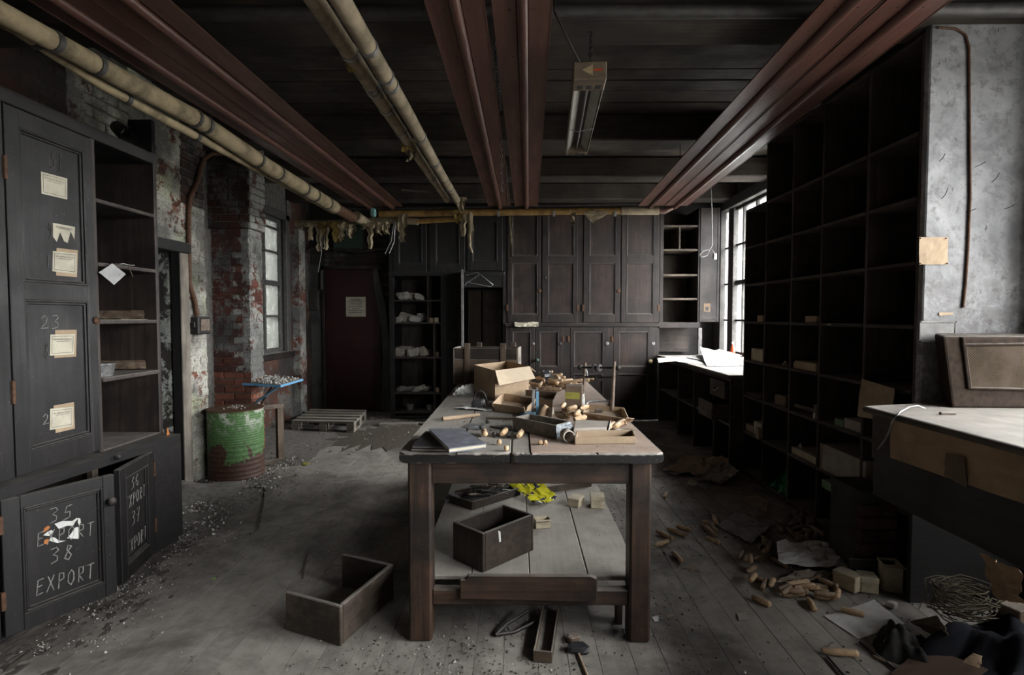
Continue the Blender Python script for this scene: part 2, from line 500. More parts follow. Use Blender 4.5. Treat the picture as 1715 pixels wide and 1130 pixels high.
def m_heater():
    t = NT('red_oxide_paint'); c = t.obj()
    n = t.noise(t.scale(c, (9, 1.2, 9)), 2.2, 5, .6); f = t.noise(c, 55, 4, .7)
    col = t.ramp(n, (.3, (.066, .031, .024)), (.6, (.100, .046, .036)), (.8, (.135, .068, .054)))
    col = t.mix(t.ramp(f, (.66, 0.0), (.72, .5)), col, (.24, .13, .11))
    t.bump(f, .15, .002)
    return t.fin(col, t.ramp(n, (.3, .48), (.7, .34)), .45)
def m_copper():
    t = NT('yellow_stained_pipe'); c = t.obj(); n = t.noise(c, 9, 6, .7)
    col = t.ramp(n, (.3, (.06, .03, .013)), (.5, (.22, .125, .035)), (.72, (.33, .22, .09)))
    t.bump(n, .3, .003)
    return t.fin(col, .5, .4)
def m_drum():
    t = NT('peeling_green_drum_paint'); v = t.obj(); tc = t.n('ShaderNodeTexCoord'); s = t.n('ShaderNodeSeparateXYZ')
    t.l(tc.outputs['Object'], s.inputs[0])
    n = t.noise(v, 7, 6, .62, .8); f = t.noise(v, 40, 4, .7)
    h = t.math('ADD', s.outputs['Z'], t.math('MULTIPLY', t.math('SUBTRACT', n, .5), .75))
    peel = t.ramp(h, (.245, 1.0), (.255, 0.0))
    green = t.ramp(f, (.3, (.040, .082, .032)), (.6, (.078, .165, .055)), (.75, (.115, .20, .085)))
    wn_ = t.noise(v, 11, 5, .7)
    top = t.ramp(s.outputs['Z'], (.42, 0.0), (.60, 1.0))
    green = t.mix(t.math('MULTIPLY', top, t.ramp(wn_, (.5, 0.0), (.56, .9))), green, (.42, .42, .38))
    rust = t.ramp(f, (.3, (.028, .015, .011)), (.7, (.082, .040, .028)))
    t.bump(t.math('ADD', t.math('MULTIPLY', peel, -.6), f), .5, .004)
    return t.fin(t.mix(peel, green, rust), .6, .35)
def m_plaster_pier():
    t = NT('grey_painted_plaster'); v = t.pos()
    n = t.noise(v, 3.2, 6, .62, .5); f = t.noise(v, 24, 5, .7); sp = t.noise(t.scale(v, (1, 1, .35)), 34, 3, .6)
    s = t.n('ShaderNodeSeparateXYZ'); t.l(v, s.inputs[0])
    col = t.ramp(n, (.3, (.085, .085, .090)), (.5, (.19, .192, .197)), (.72, (.30, .303, .308)))
    col = t.mix(t.ramp(f, (.36, .75), (.50, 0.0)), col, (.09, .088, .088))
    low = t.ramp(s.outputs['Z'], (.0, 1.0), (1.0, 1.0))
    lowm = t.n('ShaderNodeMapRange'); t.l(s.outputs['Z'], lowm.inputs[0]); lowm.inputs[1].default_value = 2.0; lowm.inputs[2].default_value = 1.35
    worn = t.math('MULTIPLY', lowm.outputs[0], t.ramp(t.noise(v, 13, 6, .7), (.47, 1.0), (.56, 0.0)))
    col = t.mix(t.math('MULTIPLY', worn, .55), col, (.062, .052, .052))
    col = t.mix(t.ramp(sp, (.665, 0.0), (.70, .9)), col, (.04, .035, .032))
    t.bump(t.math('ADD', n, f), .35, .006)
    return t.fin(col, .62, .3)
def m_frost():
    t = NT('frosted_grimy_glass'); v = t.pos(); n = t.noise(v, 7, 5, .6)
    tl = t.n('ShaderNodeBsdfTranslucent'); t.set(tl.inputs[0], t.ramp(n, (.3, (.20, .205, .19)), (.7, (.32, .325, .31))))
    tp = t.n('ShaderNodeBsdfTransparent'); tp.inputs[0].default_value = (.9, .92, .9, 1)
    tr = t.n('ShaderNodeMixShader'); t.l(t.ramp(n, (.3, .75), (.7, .45)), tr.inputs[0]); t.l(tp.outputs[0], tr.inputs[1]); t.l(tl.outputs[0], tr.inputs[2])
    gl = t.n('ShaderNodeBsdfGlossy'); gl.inputs['Roughness'].default_value = .25
    mx = t.n('ShaderNodeMixShader'); mx.inputs[0].default_value = .06
    t.l(tr.outputs[0], mx.inputs[1]); t.l(gl.outputs[0], mx.inputs[2]); t.l(mx.outputs[0], t.out.inputs[0])
    return t.m
def m_glass():
    t = NT('dusty_window_glass'); v = t.pos(); n = t.noise(v, 6, 5, .6)
    tp = t.n('ShaderNodeBsdfTransparent'); tp.inputs[0].default_value = (.97, .97, .96, 1)
    tr = t.n('ShaderNodeBsdfTranslucent'); tr.inputs[0].default_value = (.8, .8, .77, 1)
    gl = t.n('ShaderNodeBsdfGlossy'); gl.inputs['Roughness'].default_value = .03
    m1 = t.n('ShaderNodeMixShader'); t.l(t.ramp(n, (.3, .02), (.7, .16)), m1.inputs[0])
    t.l(tp.outputs[0], m1.inputs[1]); t.l(tr.outputs[0], m1.inputs[2])
    m2 = t.n('ShaderNodeMixShader'); m2.inputs[0].default_value = .05
    t.l(m1.outputs[0], m2.inputs[1]); t.l(gl.outputs[0], m2.inputs[2]); t.l(m2.outputs[0], t.out.inputs[0])
    return t.m
def m_yellowbag():
    t = NT('yellow_printed_plastic'); v = t.obj()
    n = t.noise(v, 16, 3, .5, 1.0); b = t.noise(v, 9, 2, .5)
    col = t.mix(t.ramp(n, (.60, 0.0), (.62, 1.0)), (.50, .47, .03), (.04, .045, .08))
    col = t.mix(t.ramp(b, (.60, 0.0), (.62, 1.0)), col, (.55, .56, .60))
    return t.fin(col, .22, .6)
def m_weave():
    t = NT('speaker_grille_cloth'); v = t.obj()
    w = t.n('ShaderNodeTexChecker'); t.l(v, w.inputs[0]); w.inputs['Scale'].default_value = 170
    n = t.noise(v, 5, 4)
    col = t.mix(w.outputs['Fac'], (.016, .012, .009), (.042, .032, .021))
    col = t.mix(t.ramp(n, (.4, .6), (.6, 0.0)), col, (.06, .045, .035))
    t.bump(w.outputs['Fac'], .5, .002)
    return t.fin(col, .9, .05)
def m_drawing():
    t = NT('pale_patterned_paper'); v = t.obj(); n = t.noise(v, 8, 4)
    w = t.n('ShaderNodeTexWave'); t.l(v, w.inputs[0]); w.inputs['Scale'].default_value = 28; w.inputs['Distortion'].default_value = 6; w.inputs['Detail'].default_value = 3
    col = t.mix(t.ramp(w.outputs['Fac'], (.80, 0.0), (.95, .35)), t.ramp(n, (.3, (.20, .205, .205)), (.7, (.30, .30, .295))), (.10, .105, .115))
    return t.fin(col, .75, .2)
def m_clearwrap():
    t = NT('crumpled_clear_wrap'); v = t.obj(); n = t.noise(v, 22, 4, .7)
    t.bump(n, .9, .02)
    return t.fin(t.ramp(n, (.35, (.05, .06, .07)), (.6, (.22, .25, .27)), (.75, (.6, .62, .64))), .15, .7)
SPECIAL = {
    'heater_red': m_heater, 'copper_pipe': m_copper, 'drum_paint': m_drum, 'pier_plaster': m_plaster_pier, 'frosted': m_frost,
    'glass': m_glass, 'yellow_bag': m_yellowbag, 'weave': m_weave, 'drawing': m_drawing, 'clear_wrap': m_clearwrap,
    'brick_red': lambda: painted_brick('bare_red_brick', (.13, .048, .030), (.27, .27, .25), .40, .1, .35),
    'brick_flaky': lambda: painted_brick('flaking_painted_brick', (.10, .038, .028), (.30, .30, .285), .53, .12, .65),
    'brick_shaded': lambda: painted_brick('shaded_painted_brick', (.075, .028, .021), (.135, .132, .125), .475, .0, .7),  # darker brick: shade on the pier front put into the colour
    'brick_white': lambda: painted_brick('white_painted_brick', (.13, .046, .030), (.38, .37, .33), .555, .4, .75),
    'brick_sooty': lambda: painted_brick('sooty_brick', (.060, .026, .018), (.11, .107, .10), .47, .0, .9),
    'peeling_jamb': lambda: painted_brick('peeling_white_paint', (.025, .023, .02), (.40, .415, .385), .49, .12, .5),
}

# ================================================================== the room
def structure(name, mb, mat, label=None):
    o = mb.build(name, mat); o['kind'] = 'structure'
    if label: o['label'] = label
    return o
R_ = random.Random(7)

# ---- floor: boards running away from the camera
fl = structure('floor', mbox(-4.0, 3.4, -2.7, 8.8, -.20, -.004, 0), 'grey_dirt')
x = -3.45
while x < 3.04:
    w = R_.uniform(.125, .15); cut = R_.uniform(2.6, 6.6); cut2 = cut + R_.uniform(1.6, 2.6)
    ys = [-2.6, cut] + ([cut2] if cut2 < 7.6 else []) + [8.4]
    for a, b in zip(ys, ys[1:]):
        dz = R_.uniform(-.002, .0)
        mbox(x + .0006, x + w - .0006, a + .0006, b - .0006, -.026, dz, .001).build('plank', 'floor_wood', fl)
    x += w

# ---- ceiling: boards across, beams and joists
ce = structure('ceiling', mbox(-4.0, 3.4, -2.7, 8.8, 3.385, 3.6, 0), 'soot_wall')
y = .8
while y < 8.35:
    w = R_.uniform(.17, .24)
    mbox(-3.3, 3.1, y + .004, y + w - .004, 3.345 + R_.uniform(0, .012), 3.386, .004).build('plank', 'ceiling_wood', ce)
    y += w
for y0, y1, zb in ((2.78, 3.06, 3.0), (5.0, 5.30, 3.11), (6.33, 6.62, 3.12), (7.55, 7.8, 3.12)):
    mbox(-3.3, 3.1, y0, y1, zb, 3.345, .012).build('beam', 'ceiling_wood', ce)
    mbox(-3.3, 3.1, y1 + .05, y1 + .09, 3.27, 3.345, .006).build('batten', 'ceiling_wood', ce)
mbox(-3.3, 3.1, .35, .65, 3.13, 3.345, .012).build('beam', 'ceiling_wood', ce)
for i in range(15):
    xx = -2.75 + i * .38 + R_.uniform(-.02, .02)
    mbox(xx - .03, xx + .03, .65, 2.78, 3.20, 3.345, .006).build('joist', 'ceiling_wood', ce)

# ---- bricks
_bm = {}
def brick_mesh(mat, v):
    if (mat, v) not in _bm:
        r = random.Random(v * 11 + 3)
        m = MB().box(0, 1, 0, 1, 0, 1, .0)
        L, D, H = .215, .06, .065
        m = MB().box(0, L, 0, D, 0, H, .008)
        m.v = [(a + r.uniform(-.0025, .0025), b + r.uniform(-.003, .002), c + r.uniform(-.002, .002)) for a, b, c in m.v]
        me = bpy.data.meshes.new('brick'); me.from_pydata(m.v, [], m.f); me.materials.append(MAT(mat))
        _bm[mat, v] = me
    return _bm[mat, v]
def bricks(parent, o, u, n, width, height, mat, seed=0, skip=None, z0=0.0, joined=False):
    r = random.Random(seed); inv = wm(parent).inverted()
    u = Vector(u); n = Vector(n); T = frame(o, u, n); c = 0; z = 0.0; jm = MB()
    while z + .065 <= height + .02:
        s = -.1125 if c % 2 else 0.0
        while s < width - .03:
            a, b = max(0, s), min(width, s + .215)
            if b - a > .03 and not (skip and skip(a, b, z, r)):
                m = mat(z + z0, (a + b) / 2, r) if callable(mat) else mat
                if joined:
                    jm.box(a, b, -.052, .004 + r.uniform(0, .010), z + r.uniform(-.002, .002), z + .065, .008, T); s += .225; continue
                ob = bpy.data.objects.new('brick', brick_mesh(m, r.randint(0, 4)))
                COL.objects.link(ob); ob.parent = parent
                L = Matrix.LocRotScale(Vector((a, -.052 + r.uniform(0, .010), z)), None, Vector(((b - a) / .215, 1, 1)))
                ob.matrix_local = inv @ T @ L
            s += .225
        z += .0755; c += 1
    if joined: jm.build('bricks', mat, parent)['kind'] = 'stuff'

# ---- left wall
wl = MB()
wl.box(-3.25, -2.92, -2.7, 3.75, 0, 3.4, 0); wl.box(-3.5, -2.92, 3.75, 4.67, 2.06, 3.4, 0)
wl.box(-3.5, -2.92, 4.67, 5.0, 0, 3.4, 0)
wl.box(-4.0, -3.9, 3.2, 5.2, 0, 3.4, 0); wl.box(-4.0, -3.2, 3.2, 3.3, 0, 3.4, 0); wl.box(-4.0, -3.5, 5.1, 5.2, 0, 3.4, 0)
wl.box(-3.55, -3.24, 5.0, 6.13, 0, 3.4, 0); wl.box(-3.55, -3.24, 7.47, 8.8, 0, 3.4, 0)
wl.box(-3.55, -3.24, 6.13, 7.47, 0, 1.0, 0); wl.box(-3.55, -3.24, 6.13, 7.47, 2.83, 3.4, 0)
wl.box(-3.24, -2.85, 5.72, 5.97, 0, 3.4, 0)
WL = structure('wall_left', wl, 'mortar')
# plaster left on the brick above the doorway and beside the window
def skin(parent, name, x0, x1, y0, y1, z0, z1, mat): mbox(x0, x1, y0, y1, z0, z1, .003).build(name, mat, parent)
bricks(WL, (-2.912, 2.95, 2.56), (0, 1, 0), (1, 0, 0), .55, .78, 'brick_sooty', 1, joined=True)
bricks(WL, (-2.912, 3.5, 2.56), (0, 1, 0), (1, 0, 0), .72, .78, 'brick_white', 2, skip=lambda a, b, z, r: .2 < (a + b) / 2 < .5 and .02 < z < .2, joined=True)
bricks(WL, (-2.912, 4.22, 2.13), (0, 1, 0), (1, 0, 0), .44, 1.2, 'brick_white', 3)
bricks(WL, (-2.912, 4.66, 0.0), (0, 1, 0), (1, 0, 0), .34, 3.3, lambda z, s, r: 'brick_sooty' if z > 2.45 else 'brick_white', 4)
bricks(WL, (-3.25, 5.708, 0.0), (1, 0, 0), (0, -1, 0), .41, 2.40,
       lambda z, s, r: 'brick_red' if z < .86 else ('brick_sooty' if z > 2.5 else ('brick_flaky' if s > .30 else 'brick_shaded')), 5)  # lighter bricks at the right edge paint in the lit strip
bricks(WL, (-2.843, 5.705, 0.0), (0, 1, 0), (1, 0, 0), .265, 2.40, lambda z, s, r: 'brick_red' if z < .8 else 'brick_flaky', 6)
# corbelled courses at the head of the pier
mbox(-3.24, -2.80, 5.66, 5.98, 2.42, 3.38, .01).build('corbel', 'mortar', WL)
bricks(WL, (-3.25, 5.648, 2.42), (1, 0, 0), (0, -1, 0), .455, .92, 'brick_sooty', 7, joined=True)
bricks(WL, (-2.793, 5.645, 2.42), (0, 1, 0), (1, 0, 0), .33, .92, 'brick_flaky', 8, joined=True)
skin(WL, 'plaster', -3.235, -3.222, 5.98, 6.12, 0, 2.9, 'brick_flaky')
skin(WL, 'plaster', -3.235, -3.222, 7.56, 8.39, 0, 3.3, 'brick_sooty')
skin(WL, 'plaster', -3.235, -3.215, 5.98, 7.56, 0, .96, 'brick_sooty')
skin(WL, 'pilaster', -3.24, -3.12, 7.70, 7.92, 0, 2.75, 'brick_flaky')
# far jamb of the doorway, paint peeling off
skin(WL, 'door_jamb', -3.5, -2.99, 4.60, 4.672, 0, 2.06, 'peeling_jamb')
D2 = thing('door_2', None, None, (-2.9, 4.2, 0)); D2['kind'] = 'structure'
mbox(-2.965, -2.885, 4.585, 4.675, 0, 2.04, .006).build('post', 'black_wood', D2)
mbox(-2.887, -2.868, 4.578, 4.69, 0, 2.04, .006).build('edge_strip', 'pallet_wood', D2)
mbox(-3.02, -2.875, 3.70, 3.80, 0, 2.04, .006).build('post', 'black_wood', D2)
mbox(-3.05, -2.86, 3.66, 4.72, 2.04, 2.135, .008).build('lintel', 'black_wood', D2)

# ---- back wall
WB = structure('wall_back', mbox(-4.0, 3.5, 8.40, 8.8, 0, 3.4, 0), 'soot_wall')
# painted pointing a few millimetres behind the brick faces
skin(WL, 'pointing', -2.93, -2.9085, 2.95, 3.5, 2.56, 3.4, 'brick_sooty'); skin(WL, 'pointing', -2.93, -2.9065, 3.5, 3.64, 2.56, 3.4, 'brick_white'); skin(WL, 'pointing', -2.93, -2.9065, 4.06, 4.22, 2.56, 3.4, 'brick_white')
skin(WL, 'pointing', -2.93, -2.9065, 4.22, 4.66, 2.13, 3.4, 'brick_white'); skin(WL, 'pointing', -2.93, -2.9065, 4.66, 5.0, 0, 2.45, 'brick_white')
skin(WL, 'pointing', -3.25, -2.93, 5.7035, 5.72, .86, 2.45, 'brick_shaded'); skin(WL, 'pointing', -2.93, -2.84, 5.7035, 5.72, .86, 2.45, 'brick_flaky'); skin(WL, 'pointing', -2.86, -2.8375, 5.70, 5.97, .8, 2.45, 'brick_flaky')
bricks(WB, (-3.0, 8.392, 2.26), (1, 0, 0), (0, -1, 0), 1.15, .6, 'brick_sooty', 9)
bricks(WB, (-2.13, 8.392, 0), (1, 0, 0), (0, -1, 0), .30, 2.25, 'brick_sooty', 10)
skin(WB, 'plaster', -3.22, -3.0, 8.37, 8.39, 0, 2.3, 'grey_wall_paint')
# ragged plaster edge right of the red door
m = MB()
edge = [(-2.13, 0), (-2.11, .5), (-2.09, .9), (-2.12, 1.3), (-2.15, 1.55), (-2.20, 1.85), (-2.23, 2.06), (-2.24, 2.26)]
poly = edge + [(-2.17, 2.26), (-2.12, 2.0), (-2.05, 1.7), (-2.02, 1.4), (-1.98, 1.0), (-1.99, .4), (-1.99, 0)]
m.prism([(a, b) for a, b in poly], 0, .05, Matrix(((1, 0, 0, 0), (0, 0, -1, 8.39), (0, 1, 0, 0), (0, 0, 0, 1))))
m.build('plaster', 'grey_wall_paint', WB)

# ---- red door in the back wall
D1 = thing('door_1', 'dark red painted door in the far brick wall with a notice on it', None, (-2.55, 8.37, 0)); D1['kind'] = 'structure'
T = frame((-2.985, 8.36, .02), (1, 0, 0), (0, -1, 0))
def panel_door(parent, name, T, w, h, panels, mat, t=.032, mould=True, panel_mat=None, rec=.016):
    m = MB(); u0, u1 = min(p[0] for p in panels), max(p[2] for p in panels)
    m.box(0, u0, -t, 0, 0, h, .003, T); m.box(u1, w, -t, 0, 0, h, .003, T)
    vs = [0] + [v for p in sorted(panels, key=lambda q: q[1]) for v in (p[1], p[3])] + [h]
    for a, b in zip(vs[::2], vs[1::2]): m.box(u0, u1, -t, -.0008, a, b, .002, T)
    d = m.build(name, mat, parent)
    if mat == 'brown_black_wood': panel_mat = 'brown_panel'
    for p in panels:
        q = MB().box(p[0], p[2], -t * .8, -rec, p[1], p[3], 0, T)
        q.build('panel', panel_mat or mat, d)
        if mould:
            mm = MB()
            for e_, dd in ((0, .006), (.012, .002)):
                k = .011
                for a in ((p[0]+e_, p[0]+e_+k, p[1]+e_, p[3]-e_), (p[2]-e_-k, p[2]-e_, p[1]+e_, p[3]-e_),
                          (p[0]+e_+k, p[2]-e_-k, p[1]+e_, p[1]+e_+k), (p[0]+e_+k, p[2]-e_-k, p[3]-e_-k, p[3]-e_)):
                    mm.box(a[0], a[1], -rec - .002, -rec + .012 + dd * (1 if e_ == 0 else -1), a[2], a[3], .003, T)
            mm.build('moulding', 'worn_moulding' if mat == 'brown_black_wood' else mat, d)
    return d
d = panel_door(D1, 'door_leaf', T, .86, 2.20, [(.10, .12, .76, .95), (.10, 1.08, .76, 2.08)], 'red_paint_dark', mould=False, rec=.006)
mbox(PX(580, 8.35), PX(613, 8.35), 8.338, 8.341, PZ(530, 8.35, 596), PZ(497, 8.35, 596), 0).build('paper_notice', 'paper_cream', d)
m = MB()
for k, (a, b) in enumerate(((.25, .75), (.15, .85), (.2, .8), (.12, .88), (.3, .7), (.12, .88), (.12, .80))):
    x0, x1 = PX(580, 8.35), PX(613, 8.35); z = PZ(530, 8.35, 596) + .27 - k * .034
    m.box(x0 + (x1 - x0) * a, x0 + (x1 - x0) * b, 8.3365, 8.3385, z - (.012 if k else .02), z, 0)
m.build('notice_text', 'ink_grey', d)
MB().lathe([(.012, 0), (.03, .02), (.032, .045), (.018, .06), (.0, .062)], 10, Matrix.Translation((-2.19, 8.362, 1.0)) @ Matrix.Rotation(math.pi/2, 4, 'X')).build('knob', 'black_iron', d)
mbox(-3.04, -2.99, 8.33, 8.39, 0, 2.28, .004).build('frame_post', 'brown_black_wood', D1)
mbox(-3.04, -2.10, 8.33, 8.39, 2.225, 2.28, .004).build('frame_head', 'brown_black_wood', D1)

# ---- right wall with two windows, plastered pier between
wr = MB()
wr.box(3.05, 3.4, -2.7, -2.3, 0, 3.4, 0); wr.box(3.05, 3.4, -.25, .05, 0, 3.4, 0); wr.box(3.05, 3.4, -2.3, -.25, 0, .92, 0); wr.box(3.05, 3.4, -2.3, -.25, 2.82, 3.4, 0); wr.box(3.05, 3.4, .05, 2.65, 0, .92, 0); wr.box(3.05, 3.4, .05, 2.65, 2.82, 3.4, 0)
wr.box(3.05, 3.4, 2.65, 2.9, 0, 3.4, 0); wr.box(2.60, 3.4, 2.9, 4.70, 0, 3.4, 0)
wr.box(3.05, 3.4, 4.70, 5.05, 0, 3.4, 0); wr.box(3.05, 3.4, 5.05, 8.12, 0, .90, 0); wr.box(3.05, 3.4, 5.05, 8.12, 3.06, 3.4, 0)
wr.box(3.05, 3.4, 8.12, 8.8, 0, 3.4, 0)
WR = structure('wall_right', wr, 'soot_wall')
mbox(2.135, 2.735, 2.852, 2.896, 0, 3.39, .006).build('plaster_pier', 'pier_plaster', WR)
mbox(1.94, 2.13, 3.01, 3.3, 0, .51, 0).build('plinth', 'soot_wall', WR)
bricks(WR, (1.93, 3.0, 0), (1, 0, 0), (0, -1, 0), .205, .49, 'brick_sooty', 12)
mbox(2.71, 2.86, 2.62, 2.85, .9, 3.2, .006).build('shade_board', 'black_wood', WR)  # added dark board standing in for shade at the pier's right edge
structure('wall_front', mbox(-4.0, 3.4, -3.0, -2.7, 0, 3.4, 0), 'soot_wall')

def window(name, X, side, ys, zs, meet, pane_mat, fm, thick=.035, label=None):
    # bars at ys / zs; 'side' points into the room
    W = thing(name, label, None, (X, (ys[0]+ys[-1])/2, zs[0])); W['kind'] = 'structure'
    for i, yy in enumerate(ys):
        e_ = .035 if i in (0, len(ys)-1) else .016
        mbox(X-thick, X+thick, yy-e_, yy+e_, zs[0], zs[-1], .004).build('stile' if e_ > .03 else 'glazing_bar', fm, W)
    for i, zz in enumerate(zs):
        e_ = .04 if i in (0, len(zs)-1) else (.032 if i == meet else .013)
        mbox(X-thick*.9, X+thick*(1.2 if i == meet else .9), ys[0], ys[-1], zz-e_, zz+e_, .004).build('meeting_rail' if i == meet else ('rail' if e_ > .03 else 'glazing_bar'), fm, W)
    for a, b in zip(ys, ys[1:]):
        for c_, d_ in zip(zs, zs[1:]):
            mbox(X-.003, X+.003, a+.01, b-.01, c_+.01, d_-.01, 0).build('pane', pane_mat, W)
    return W
W1 = window('window_1', -3.30, 1, [6.13, 6.545, 6.965, 7.43], [1.03, 1.50, 1.94, 2.36, 2.68, 2.81], 2, 'frosted', 'window_paint', label='tall sash window with frosted panes in the brick wall by the green drum')
mbox(-3.26, -3.14, 6.06, 7.56, .93, 1.02, .008).build('window_sill', 'brown_black_wood', W1)
mbox(-3.25, -3.19, 7.45, 7.56, .95, 2.9, .006).build('architrave', 'window_paint', W1)
mbox(-3.25, -3.19, 6.02, 7.56, 2.82, 2.92, .006).build('architrave', 'window_paint', W1)
W2 = window('window_2', 3.12, -1, [5.08, 5.46, 5.84, 6.22, 6.62, 7.02, 7.42, 7.74], [.96, 1.44, 1.97, 2.50, 3.03], 2, 'glass', 'window_paint', label='bright tall sash window over the papers on the worktop')
mbox(3.05, 3.2, 7.66, 7.84, .96, 3.05, .005).build('stile', 'window_paint', W2)
for zz in (1.44, 1.97, 2.5): mbox(3.10, 3.14, 7.84, 8.1, zz-.012, zz+.012, .003).build('glazing_bar', 'window_paint', W2)
mbox(3.117, 3.123, 7.84, 8.1, .96, 3.03, 0).build('pane', 'glass', W2)
mbox(2.93, 3.12, 5.08, 7.80, .90, .945, .006).build('window_sill', 'window_paint_pale', W2)
mbox(2.98, 3.06, 5.08, 7.9, 3.02, 3.16, .006).build('architrave', 'window_paint', W2)
W3 = window('window_3', 3.15, -1, [.08, .6, 1.12, 1.62, 2.12, 2.62], [.95, 1.4, 1.87, 2.33, 2.79], 2, 'glass', 'window_paint', label='sash window beyond the right edge lighting the bench')
W4 = window('window_4', 3.15, -1, [-2.27, -1.8, -1.3, -.78, -.28], [.95, 1.4, 1.87, 2.33, 2.79], 2, 'glass', 'window_paint', label='unseen sash window added behind the camera to light the foreground')  # unseen opening added to brighten the foreground and table front
structure('shading_wall', mbox(-5.6, -5.3, 2, 12, -4, 5.6, 0), 'shading_wall_grey', 'wall added outside the frosted window to dim its panes')  # added to block sky light behind the frosted panes

# ================================================================== tall cupboard on the left
GL = {  # hand-drawn chalk strokes in a unit box
 '0': [[(.5,1),(.15,.8),(.1,.4),(.4,0),(.8,.2),(.85,.7),(.5,1)]],
 '1': [[(.35,.85),(.55,1),(.5,0)]],
 '2': [[(.1,.75),(.4,1),(.75,.8),(.6,.45),(.1,.05),(.9,.08)]],
 '3': [[(.1,.95),(.6,1),(.8,.8),(.35,.55),(.75,.4),(.7,.1),(.15,0)]],
 '4': [[(.55,1),(.1,.4),(.9,.4)],[(.65,.7),(.6,0)]],
 '5': [[(.9,1),(.35,.95),(.25,.55),(.7,.55),(.75,.15),(.1,.02)]],
 '6': [[(.75,1),(.25,.6),(.2,.15),(.6,0),(.8,.3),(.3,.45)]],
 '7': [[(.1,.95),(.85,1),(.4,0)],[(.3,.5),(.8,.5)]],
 '8': [[(.8,.9),(.4,1),(.3,.75),(.8,.3),(.55,0),(.2,.2),(.45,.55),(.8,.9)]],
 '9': [[(.8,.7),(.4,1),(.2,.7),(.6,.5),(.8,.7),(.6,.2),(.3,0)]],
 'E': [[(.85,1),(.2,.95),(.15,0),(.85,.05)],[(.18,.5),(.7,.55)]],
 'X': [[(.1,1),(.9,0)],[(.85,1),(.1,0)]],
 'P': [[(.2,0),(.2,1),(.75,.95),(.8,.6),(.22,.48)]],
 'O': [[(.5,1),(.15,.75),(.15,.25),(.5,0),(.85,.3),(.8,.8),(.5,1)]],
 'R': [[(.2,0),(.2,1),(.75,.95),(.75,.6),(.22,.5),(.85,0)]],
 'T': [[(.05,1),(.95,1)],[(.5,1),(.5,0)]],
}
def chalk(parent, T, text, u, v, w, h, rise=0.0, r=.0026, mat='chalk', seed=0):
    m = MB(); rr = random.Random(seed); cw = w / len(text)
    for i, ch in enumerate(text):
        for st in GL.get(ch, []):
            pts = []
            for a, b in st:
                pts.append((u + i*cw + (a*.8 + rr.uniform(-.03, .03))*cw + b*h*.08, .0008, v + b*h + rise*(i/len(text)) + rr.uniform(-.02, .02)*h))
            q = []
            for a, b in zip(pts, pts[1:]):
                q += [a, tuple((x+y)/2 for x, y in zip(a, b))]
            q.append(pts[-1])
            m.tube(q, [r*rr.uniform(.75, 1.25) for _ in q], 5, T=T)
    return m.build('chalk_lettering', mat, parent)
def text_mesh(parent, name, T, text, h, mat, width=None):
    c = bpy.data.curves.new('lettering', 'FONT'); c.body = text; c.size = 1; c.extrude = 0; c.resolution_u = 2
    o = bpy.data.objects.new('lettering', c); COL.objects.link(o)
    me = bpy.data.meshes.new_from_object(o.evaluated_get(bpy.context.evaluated_depsgraph_get()))
    bpy.data.objects.remove(o)
    xs = [v.co.x for v in me.vertices]; wd = max(xs) - min(xs); x0 = min(xs)
    sx = (width / wd) if width else h
    m = MB(); inv = [(((v.co.x - x0) * sx), .0006, v.co.y * h) for v in me.vertices]
    m.add(inv, [tuple(p.vertices)[::-1] for p in me.polygons], 0, T)
    bpy.data.meshes.remove(me)
    return m.build(name, mat, parent)

XU = -2.38
CL = thing('tall_cupboard', 'black painted tall cupboard with chalked numbers and open shelves by the brick doorway', 'cupboard', (-2.62, 2.95, 0))
# base with a front running slightly out of square
def base_front(y): return -2.336 + (y - 2.40) * .090
for z0, z1, nm in ((.665, .72, 'ledge'), (0, .045, 'plinth_board')):
    m = MB(); m.prism([(base_front(1.6)-(0 if nm == 'ledge' else .03), 1.6), (base_front(3.52)-(0 if nm == 'ledge' else .03), 3.52), (-2.88, 3.52), (-2.88, 1.6)], z0, z1)
    m.build(nm, 'black_wood', CL)
m = MB(); m.prism([(base_front(1.6), 1.6), (base_front(2.36), 2.36), (base_front(2.36)-.05, 2.36), (base_front(1.6)-.05, 1.6)], .045, .665)
m.build('stile', 'black_wood', CL)
m = MB(); m.prism([(base_front(3.285), 3.285), (base_front(3.52), 3.52), (-2.88, 3.52), (-2.88, 3.48), (-2.36, 3.48), (-2.36, 3.285)], .045, .665)
m.build('side_panel', 'black_wood', CL)
mbox(-2.335, -2.30, 2.86, 2.90, .045, .665, .003).build('mullion', 'brown_back_wood', CL)
mbox(-2.89, -2.87, 1.6, 3.5, .045, 2.5, 0).build('back_panel', 'dark_shelf_wood', CL)
mbox(XU-.03, XU, 1.6, 2.50, .73, 2.49, .004).build('stile', 'black_wood', CL)
mbox(XU-.05, XU+.006, 1.6, 3.53, 2.49, 2.56, .004).build('cornice', 'black_wood', CL)
mbox(-2.88, XU-.05, 1.6, 3.53, 2.50, 2.535, .004).build('top_board', 'black_wood', CL)
mbox(-2.88, XU, 3.535, 3.565, .02, 2.56, .004).build('side_panel', 'brown_black_wood', CL)
mbox(-2.54, XU, 3.53, 3.562, 2.56, 2.78, .004).build('raised_board', 'black_wood', CL)
mbox(-2.88, XU, 3.02, 3.045, .72, 2.5, .003).build('divider', 'dark_shelf_wood', CL)
for z in (2.165, 1.805, 1.475): mbox(-2.87, XU+.002, 3.045, 3.535, z-.022, z, .004).build('shelf', 'dark_shelf_wood', CL)
mbox(-2.87, XU+.012, 3.045, 3.535, 1.12, 1.145, .004).build('shelf', 'dark_shelf_wood', CL)
mbox(-2.87, XU, 3.045, 3.535, .705, .728, .003).build('shelf', 'dark_shelf_wood', CL)
